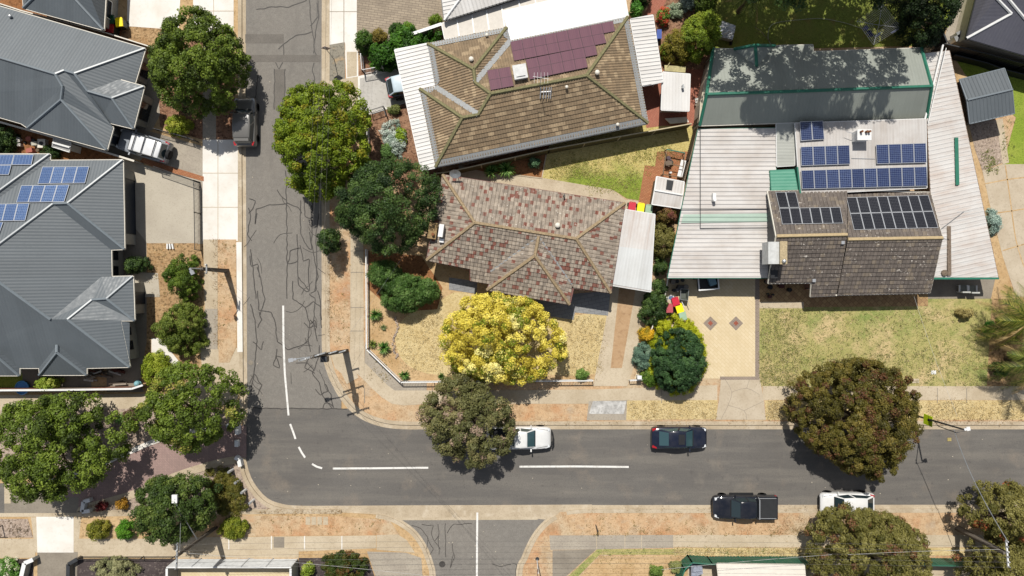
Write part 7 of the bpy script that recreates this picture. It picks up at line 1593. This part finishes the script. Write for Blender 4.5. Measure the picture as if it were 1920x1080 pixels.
for l, o, h, p, kw in (
  ('oval clipped bush with golden tips on the bottom left verge', ell(186, 993, 23, 18), 1.0, hexpal('#59601e', '#8a8a2e', '#b3a548'), {}), ('bright green round bush beside the oval golden bush', ell(237, 992, 17, 18), 1.1, hexpal('#3d6a1a', '#5f9426', '#83b53c'), {}),
  ('small round orange bush on the gravel island', ell(231, 943, 11, 10), .7, hexpal('#8a6a1e', '#b9882c', '#c9a548'), {}), ('tiny dark red bush on the gravel island', ell(192, 947, 8, 7), .5, hexpal('#4a1c1c', '#6d2424', '#803434'), {}),
  ('round yellow-green bush at the end of the orange verge', ell(438, 991, 28, 21), 1.1, hexpal('#55621a', '#7f8a26', '#a5a83e'), {}), ('dark reddish green round bush at the bottom edge beside the courtyard', ell(645, 1062, 46, 28), 1.5, hexpal('#2a3a16', '#48581f', '#7a4a2c'), {}),
  ('grey-green low shrub in the dark mulch bed at the bottom left', ell(218, 1066, 48, 22), .8, hexpal('#6d7350', '#949468', '#b3b184'), {}), ('white flowering shrub at the bottom left corner', ell(14, 1066, 28, 20), .7, hexpal('#3f6a28', '#65923c', '#86ad54'), dict(accent=(hexpal('#f2ead2')[0], .4))),
  ('dark green upright bush by the left street pole', [(345, 473), (362, 478), (370, 500), (362, 516), (374, 530), (364, 560), (345, 568), (332, 556), (336, 536), (318, 528), (312, 508), (326, 492)], 2.4, hexpal('#3b4f18', '#5c7424', '#7c8f34'), dict(rough=.35, lump=2.2)), ('broad mixed green bush south of the street pole', [(345, 566), (372, 574), (384, 600), (376, 622), (386, 645), (362, 668), (335, 664), (322, 650), (300, 640), (292, 612), (308, 596), (322, 578)], 2.2, hexpal('#43521c', '#66762a', '#8f9a48'), dict(rough=.35, lump=2.2)),
  ('small shrub in the shade against the grey house', ell(258, 497, 27, 15), 1.6, GRD, {}), ('yellow-green shrub at the south corner of the grey house', ell(294, 693, 25, 36), 1.4, hexpal('#66751c', '#93a32c', '#b9bf4c'), {}),
  ('yellow-green shrub in front of the upper grey house', ell(334, 236, 26, 19), 1.3, hexpal('#5f701c', '#94a02e', '#c0bd4e'), {}), ('yellow-green shrub spilling over the brick boundary wall', ell(92, 718, 24, 14), 1.3, hexpal('#5f7a1c', '#94a838', '#c0c860'), {}),
  ('dark shrub in the left shade between the grey houses', ell(6, 262, 24, 32), 1.6, GRD, {}), ('small dark shrub below the tiny white shed', ell(96, 285, 20, 10), .9, GRD, {}),
  ('round dark green bush at the end of the brown brick drive', ell(684, 80, 17, 22), 1.6, hexpal('#2f4a18', '#4a6a22', '#668534'), {}), ('round reddish brown bush beside the brown brick drive', ell(712, 73, 16, 17), 1.4, hexpal('#5c5020', '#80702e', '#98863e'), {}), ('round dark bush in the middle of the brown brick drive edge', ell(745, 60, 16, 15), 1.4, hexpal('#2a4418', '#40601f', '#5c7c30'), {}), ('small light green bush beside the round dark bush', ell(767, 54, 9, 10), 1.2, hexpal('#4f7018', '#6c9022', '#8aab38'), {}), ('small green bush next to the white roof at the top', ell(818, 41, 15, 10), 1.2, hexpal('#4f6a18', '#6c8622', '#8aa138'), {}),
  ('yellow-green spreading conifer beside the tan driveway', [(1232, 592), (1268, 588), (1300, 604), (1318, 640), (1320, 702), (1300, 734), (1262, 743), (1230, 728), (1218, 660), (1215, 620)], 1.5, hexpal('#7d8a12', '#a8b01c', '#c6c834'), dict(cat='conifer')),
  ('orange and yellow flowering plant on the hedge end', ell(1212, 626, 13, 16), 1.2, hexpal('#6a7a26', '#c9a52c', '#f0c02c'), {}), ('blue-green shrub beside the dark round tree', ell(1204, 668, 18, 28), 1.3, hexpal('#4a6458', '#6d8a74', '#8fa58a'), {}), ('green shrub at the foot of the dark round tree', ell(1222, 706, 22, 18), 1.0, hexpal('#3d5a1c', '#5d7d28', '#83993c'), {}),
  ('olive shrub squeezed between carport and white patio roof', ell(1243, 452, 22, 36), 2.3, OLV, {}), ('red stemmed shrub behind the rust-streaked carport', ell(1248, 405, 20, 18), 1.9, hexpal('#5a4a2c', '#7a6a34', '#8a5048'), {}), ('dark shrub in the gap south of the olive shrub', ell(1238, 500, 10, 22), 1.4, GRD, {}),
  ('olive brown shrub at the left of the back garden thicket', ell(1272, 88, 30, 34), 2.4, hexpal('#5f5a1e', '#857c2c', '#a3963e'), {}), ('small bright bush at the foot of the back garden thicket', ell(1250, 96, 10, 18), 1.2, hexpal('#4d6a1c', '#76932c', '#94ad40'), {}), ('flowering bush with red and orange blooms', ell(1242, 32, 13, 18), 1.1, hexpal('#4a6a24', '#6d8a34', '#8aa348'), dict(accent=(hexpal('#e8604a')[0], .6))), ('pale silver-green ground shrub in the back garden', ell(1266, 20, 18, 14), .5, hexpal('#8a9a7a', '#a5b294', '#b9c4a8'), {}), ('green bush by the white patio corner at the top', ell(1192, 20, 14, 14), 1.2, hexpal('#2f5a1c', '#4f8a2c', '#74a848'), {}), ('dark shrub at the top between patio and brick path', ell(1204, -2, 20, 14), 1.4, GRD, {}), ('dusky grey shrub at the top of the flower bed', ell(1288, 8, 16, 14), .9, hexpal('#5a6a62', '#7d8d80', '#98a698'), {}), ('dark bush on the top edge beside the palm', ell(1322, 6, 24, 20), 1.6, hexpal('#3c4f1c', '#5c7028', '#7d8f3a'), {}),
  ('silvery ground-cover shrub in the reddish mulch bed', [(722, 228), (745, 222), (752, 245), (745, 275), (760, 285), (755, 300), (735, 292), (728, 270), (712, 255)], .5, SIL, {}), ('green shrub among the silvery ground cover', ell(727, 284, 14, 16), .7, hexpal('#4a6a34', '#6a8a48', '#8aa55c'), {}), ('yellow-green shrub along the white carport', ell(752, 258, 9, 20), .6, hexpal('#66801c', '#8ea82c', '#aebf48'), {}),
  ('low green hedge strip by the dark gate', ell(740, 206, 22, 6, rot=-.2), .5, hexpal('#5a6a34', '#7d8448', '#94945c'), {}), ('dark shrub in the timber edged bed', ell(1003, 306, 12, 10), .8, hexpal('#3c5a3c', '#5c7d58', '#7a9a74'), {}), ('small round green plant by the white fence', ell(1091, 702, 16, 9), .6, hexpal('#4a6a2c', '#6a8a3c', '#8ca858'), {}),
  ('silver-blue shrub on the strip beside the cracked driveway', ell(1861, 418, 11, 28), .8, hexpal('#7d9a90', '#a0b8ac', '#bccdc0'), {}), ('straw coloured bush at the edge of the patchy lawn', ell(1808, 588, 20, 8), .6, hexpal('#8a7d4a', '#a8995e', '#bfb07a'), {}), ('small leafy plant by the palms', ell(1852, 613, 12, 10), .7, hexpal('#2f6a24', '#4f9434', '#74b54c'), {}), ('dark shrub under the palms', ell(1872, 692, 16, 14), .9, GRD, {}),
  ('scruffy shrub in the dry front yard behind the green fence', ell(1268, 1064, 16, 12), .7, hexpal('#5f6a3c', '#828a50', '#a3a56a'), {}), ('sparse green shrub in the dry front yard', ell(1230, 1070, 14, 14), .8, hexpal('#4f6a2c', '#708a3c', '#94a858'), {}), ('pinkish brown shrub north of the lane', ell(246, 778, 14, 12), .7, hexpal('#5c4a3a', '#7a5f50', '#6a7a40'), {}), ('round green shrub in the gravel north of the lane', ell(249, 797, 12, 10), .6, hexpal('#4a6a24', '#6a8a34', '#8ca84c'), {}),
  ('narrow green climber beside the courtyard wall', ell(578, 1068, 12, 14), 1.0, hexpal('#66801c', '#94a83c', '#b5bf5c'), {}),
):
    c = kw.pop('cat', 'shrub'); shrub('conifer' if c == 'conifer' else 'shrub', l, o, h, p, cat=c, dens=1.15, **kw)
# hedges
shrub('hedge', 'dark leafy hedge between the paved drives at the top', [(686, 118), (690, 96), (730, 84), (800, 62), (828, 50), (833, 70), (790, 90), (745, 106), (744, 124), (712, 132)], 1.9, hexpal('#24420f', '#3f6a1a', '#5c8a2a'), cat='hedge', clump=.36, leaf=.22, dens=1.2)
shrub('hedge', 'second dark leafy hedge clump next to the white carport', [(690, 112), (712, 92), (738, 88), (748, 104), (746, 126), (716, 128)], 2.0, hexpal('#24420f', '#3f6a1a', '#5c8a2a'), cat='hedge', clump=.34, leaf=.22, dens=1.2)
shrub('hedge', 'dark green hedge between the two driveways', [(1232, 522), (1246, 522), (1247, 560), (1238, 600), (1222, 612), (1200, 606), (1206, 575), (1222, 545)], 1.7, GRD, cat='hedge', clump=.32, leaf=.17, dens=1.2)
# trees in the back gardens
tree('round_tree', 'dark blue-green round tree on the tan driveway edge', [(1268, 615), (1300, 624), (1320, 660), (1318, 700), (1292, 728), (1262, 738), (1236, 722), (1224, 690), (1226, 650), (1242, 626)], .6, 3.8, hexpal('#22391f', '#395731', '#567643'), base=(1268, 672), tr=.12, clump=.3, leaf=.15, rough=.1, dens=1.2)
tree('garden_tree', 'yellow-green round tree in the back garden thicket', [(1318, 22), (1344, 30), (1346, 60), (1330, 100), (1306, 114), (1286, 100), (1278, 60), (1294, 34)], .8, 4.4, hexpal('#566a18', '#7d9128', '#a3ab40'), base=(1312, 80), tr=.12, clump=.36, leaf=.17)
tree('conifer', 'dark green conifer at the edge of the shaded back garden', [(1700, -60), (1765, -50), (1770, 30), (1760, 70), (1740, 92), (1716, 84), (1700, 50), (1692, 0)], .8, 6.5, hexpal('#16240f', '#26381a', '#3a4f24'), base=(1725, 50), tr=.2, clump=.42, leaf=.17)
tree('garden_tree', 'tall spreading tree north of the shaded lawn, its crown beyond the top edge', [(1330, -150), (1420, -330), (1560, -400), (1700, -360), (1810, -200), (1800, -50), (1710, -26), (1640, -36), (1590, -70), (1540, -26), (1450, -28), (1380, -60)], 9, 19, GRD, base=(1560, -75), tr=.4, clump=.7, leaf=.3, dens=.75)
tree('garden_tree', 'second tall tree added unseen beyond the top edge to shade the lawn', [(1290, -250), (1400, -430), (1560, -470), (1720, -440), (1830, -300), (1800, -150), (1700, -100), (1560, -90), (1420, -90), (1330, -130)], 6, 13, GRD, base=(1500, -160), tr=.35, clump=.7, leaf=.3, dens=.6)  # unseen crown put in so that its shade covers the back lawn
palm('palm_tree', 'green palm beside the silver covered trailer at the top', (1385, 22), 3.2, 2.3, 20, hexpal('#5a6a1c', '#86943c', '#a8ae5c'), 3)
palm('palm_tree', 'shaggy palm with dead fronds at the right edge, northern one', (1870, 600), 3.4, 3.7, 26, hexpal('#4a5a16', '#75802a', '#a09c44'), 8)
palm('palm_tree', 'shaggy palm with dead fronds at the right edge, southern one', (1886, 672), 3.8, 3.7, 26, hexpal('#44581a', '#6a7a2a', '#969a48'), 8, start=1.0)
# strappy plants
for x, y, r, h, l, p, n in ((705, 590, .6, .6, 'green strappy plant by the white fence, northern one', ('#2f5a1c', '#5c8a34', '#8aa858'), 80), (721, 652, .62, .6, 'green strappy plant by the white fence, middle one', ('#2f5a1c', '#5c8a34', '#8aa858'), 90), (700, 645, .4, .4, 'small strappy tuft beside the middle plant', ('#5a6a2c', '#8a9a44'), 50),
  (759, 702, .5, .5, 'green strappy plant at the bend of the white fence', ('#2f5a1c', '#5c8a34', '#8aa858'), 70), (828, 705, .35, .4, 'little strappy plant further along the white fence', ('#3c5a24', '#6a8a3c'), 50), (720, 614, .3, .25, 'tiny grey-green tuft in the mulch', ('#6a7a4c', '#8a9a64'), 40),
  (922, 322, .7, .7, 'arching strappy clump by the olive brown fence, western one', ('#3c6a24', '#6a9a3c', '#94b85c'), 110), (950, 318, .8, .7, 'arching strappy clump by the olive brown fence, eastern one', ('#3c6a24', '#6a9a3c', '#94b85c'), 120), (228, 784, .55, .4, 'spiky bright succulent north of the lane', ('#5c8a3c', '#8ab85c', '#a8cc74'), 50)):
    strappy('strappy_plant', l, x, y, r, h, hexpal(*p), n)
# loose weeds over the verges and yards: nobody could count them
def weeds(label, areas, n, pal, size=.16):
    pos = []; r = np.random.default_rng(len(label)+n)
    for _ in range(n):
        a = areas[r.integers(0, len(areas))]; x = r.uniform(a[0], a[2]); y = r.uniform(a[1], a[3]); p = P(x, y, G); k = r.integers(5, 14); s = r.uniform(.05, .22)
        for _ in range(k): pos.append((p.x+r.normal(0, s), p.y+r.normal(0, s), G+r.uniform(.02, .1)))
    pos = np.array(pos); N = len(pos); nr = rng.normal(0, .6, (N, 3)); nr[:, 2] = 1; pa = np.array(pal); c = pa[rng.integers(0, len(pa), N)]*rng.uniform(.8, 1.2, (N, 1))
    tag(leaf_mesh('weeds', pos, nr, size*rng.uniform(.5, 1.2, N), c, None, .4), label, 'weeds', kind='stuff')
weeds('dry weeds and leaf litter over the verges and dry yards', [(410, 452, 442, 640), (1100, 960, 1330, 1002), (1060, 990, 1500, 1004), (420, 966, 720, 1004), (1130, 1045, 1280, 1078), (278, 460, 376, 560), (1440, 985, 1520, 1004), (1270, 1027, 1500, 1040), (690, 600, 745, 715), (850, 700, 1110, 716), (620, 440, 655, 640), (1240, 290, 1300, 340), (1740, 760, 1920, 786)], 420, hexpal('#a08a55', '#b59e62', '#84824c', '#cbb27c'), .11)
weeds('green weeds along the fence at the bottom right footpath', [(1260, 1027, 1500, 1040), (1120, 1030, 1250, 1040), (1840, 280, 1860, 320), (1880, 225, 1900, 300), (1850, 300, 1872, 330)], 120, hexpal('#6c7a3c', '#8d9a4c', '#a4a45c'), .12)
weeds('fallen leaves on the gravel island and gravel verge', [(160, 940, 250, 956), (210, 775, 300, 815), (150, 972, 300, 1008), (0, 975, 55, 1006)], 120, hexpal('#8a7a62', '#6a5a4a', '#a8957a'), .12)

weeds('straw and green tufts of the patchy front lawn', [(1426, 578, 1500, 722), (1426, 660, 1850, 722), (1500, 578, 1845, 690)], 1700, hexpal('#a3a05c', '#c9b983', '#8d9650', '#ddcba0', '#7c8646'), .11)
weeds('dry straw tufts of the corner front lawn and grass verges', [(752, 590, 830, 700), (1064, 594, 1132, 700), (1180, 753, 1342, 786), (1440, 752, 1480, 786), (1735, 752, 1920, 786), (1262, 1028, 1500, 1040)], 1500, hexpal('#cdb683', '#e3d0a0', '#b39a64', '#efe0b6'), .10)
weeds('straw and green tufts of the small back lawn', [(1030, 300, 1100, 335), (1060, 285, 1225, 330), (1100, 320, 1200, 362), (1150, 268, 1260, 300)], 700, hexpal('#a9ad54', '#d8c88a', '#8b9c40', '#c4b56e'), .10)
weeds('brown leaf litter gathered along the kerbs and verges', [(1090, 951, 1900, 961), (1100, 989, 1500, 1003), (810, 790, 1460, 796), (615, 440, 620, 640), (480, 954, 640, 964), (1735, 786, 1900, 797), (400, 450, 412, 650), (1440, 965, 1520, 1003)], 620, hexpal('#8a6a44', '#a88458', '#6f5638', '#c3a06c', '#d9c193'), .08)
# ---------- light, sky, camera ----------
sc = bpy.context.scene
w = bpy.data.worlds.new('World'); sc.world = w; w.use_nodes = True
nt = w.node_tree; bg = nt.nodes['Background']; sky = nt.nodes.new('ShaderNodeTexSky'); sky.sky_type = 'NISHITA'; sky.sun_disc = False
sky.sun_elevation = R(58); sky.sun_rotation = R(-12); sky.altitude = 100; sky.air_density = 1.0; sky.dust_density = 0.6
hs = nt.nodes.new('ShaderNodeHueSaturation'); hs.inputs['Saturation'].default_value = .45; nt.links.new(sky.outputs[0], hs.inputs['Color']); nt.links.new(hs.outputs[0], bg.inputs[0]); bg.inputs[1].default_value = 0.085
s = bpy.data.lights.new('sun', 'SUN'); s.energy = 4.4; s.angle = R(.5); s.color = (1, .955, .88)
so = bpy.data.objects.new('sun', s); C.objects.link(so); so.rotation_euler = SUN.to_track_quat('-Z', 'Y').to_euler(); so.location = (0, 0, 80)
cam = bpy.data.cameras.new('camera'); co = bpy.data.objects.new('camera', cam); C.objects.link(co)
co.location = (0, 0, H); co.rotation_euler = (0, 0, 0); cam.sensor_width = 36; cam.lens = 36*S*H/1920; cam.clip_end = 5000; sc.camera = co
sc.view_settings.view_transform = 'Standard'; sc.view_settings.look = 'None'; sc.view_settings.gamma = 1; sc.view_settings.exposure = 0.38; sc.view_settings.use_curve_mapping = False
for o in C.objects:
    for k in ('_w', '_wl', '_rev'):
        if k in o: del o[k]
sc.cycles.max_bounces = 6
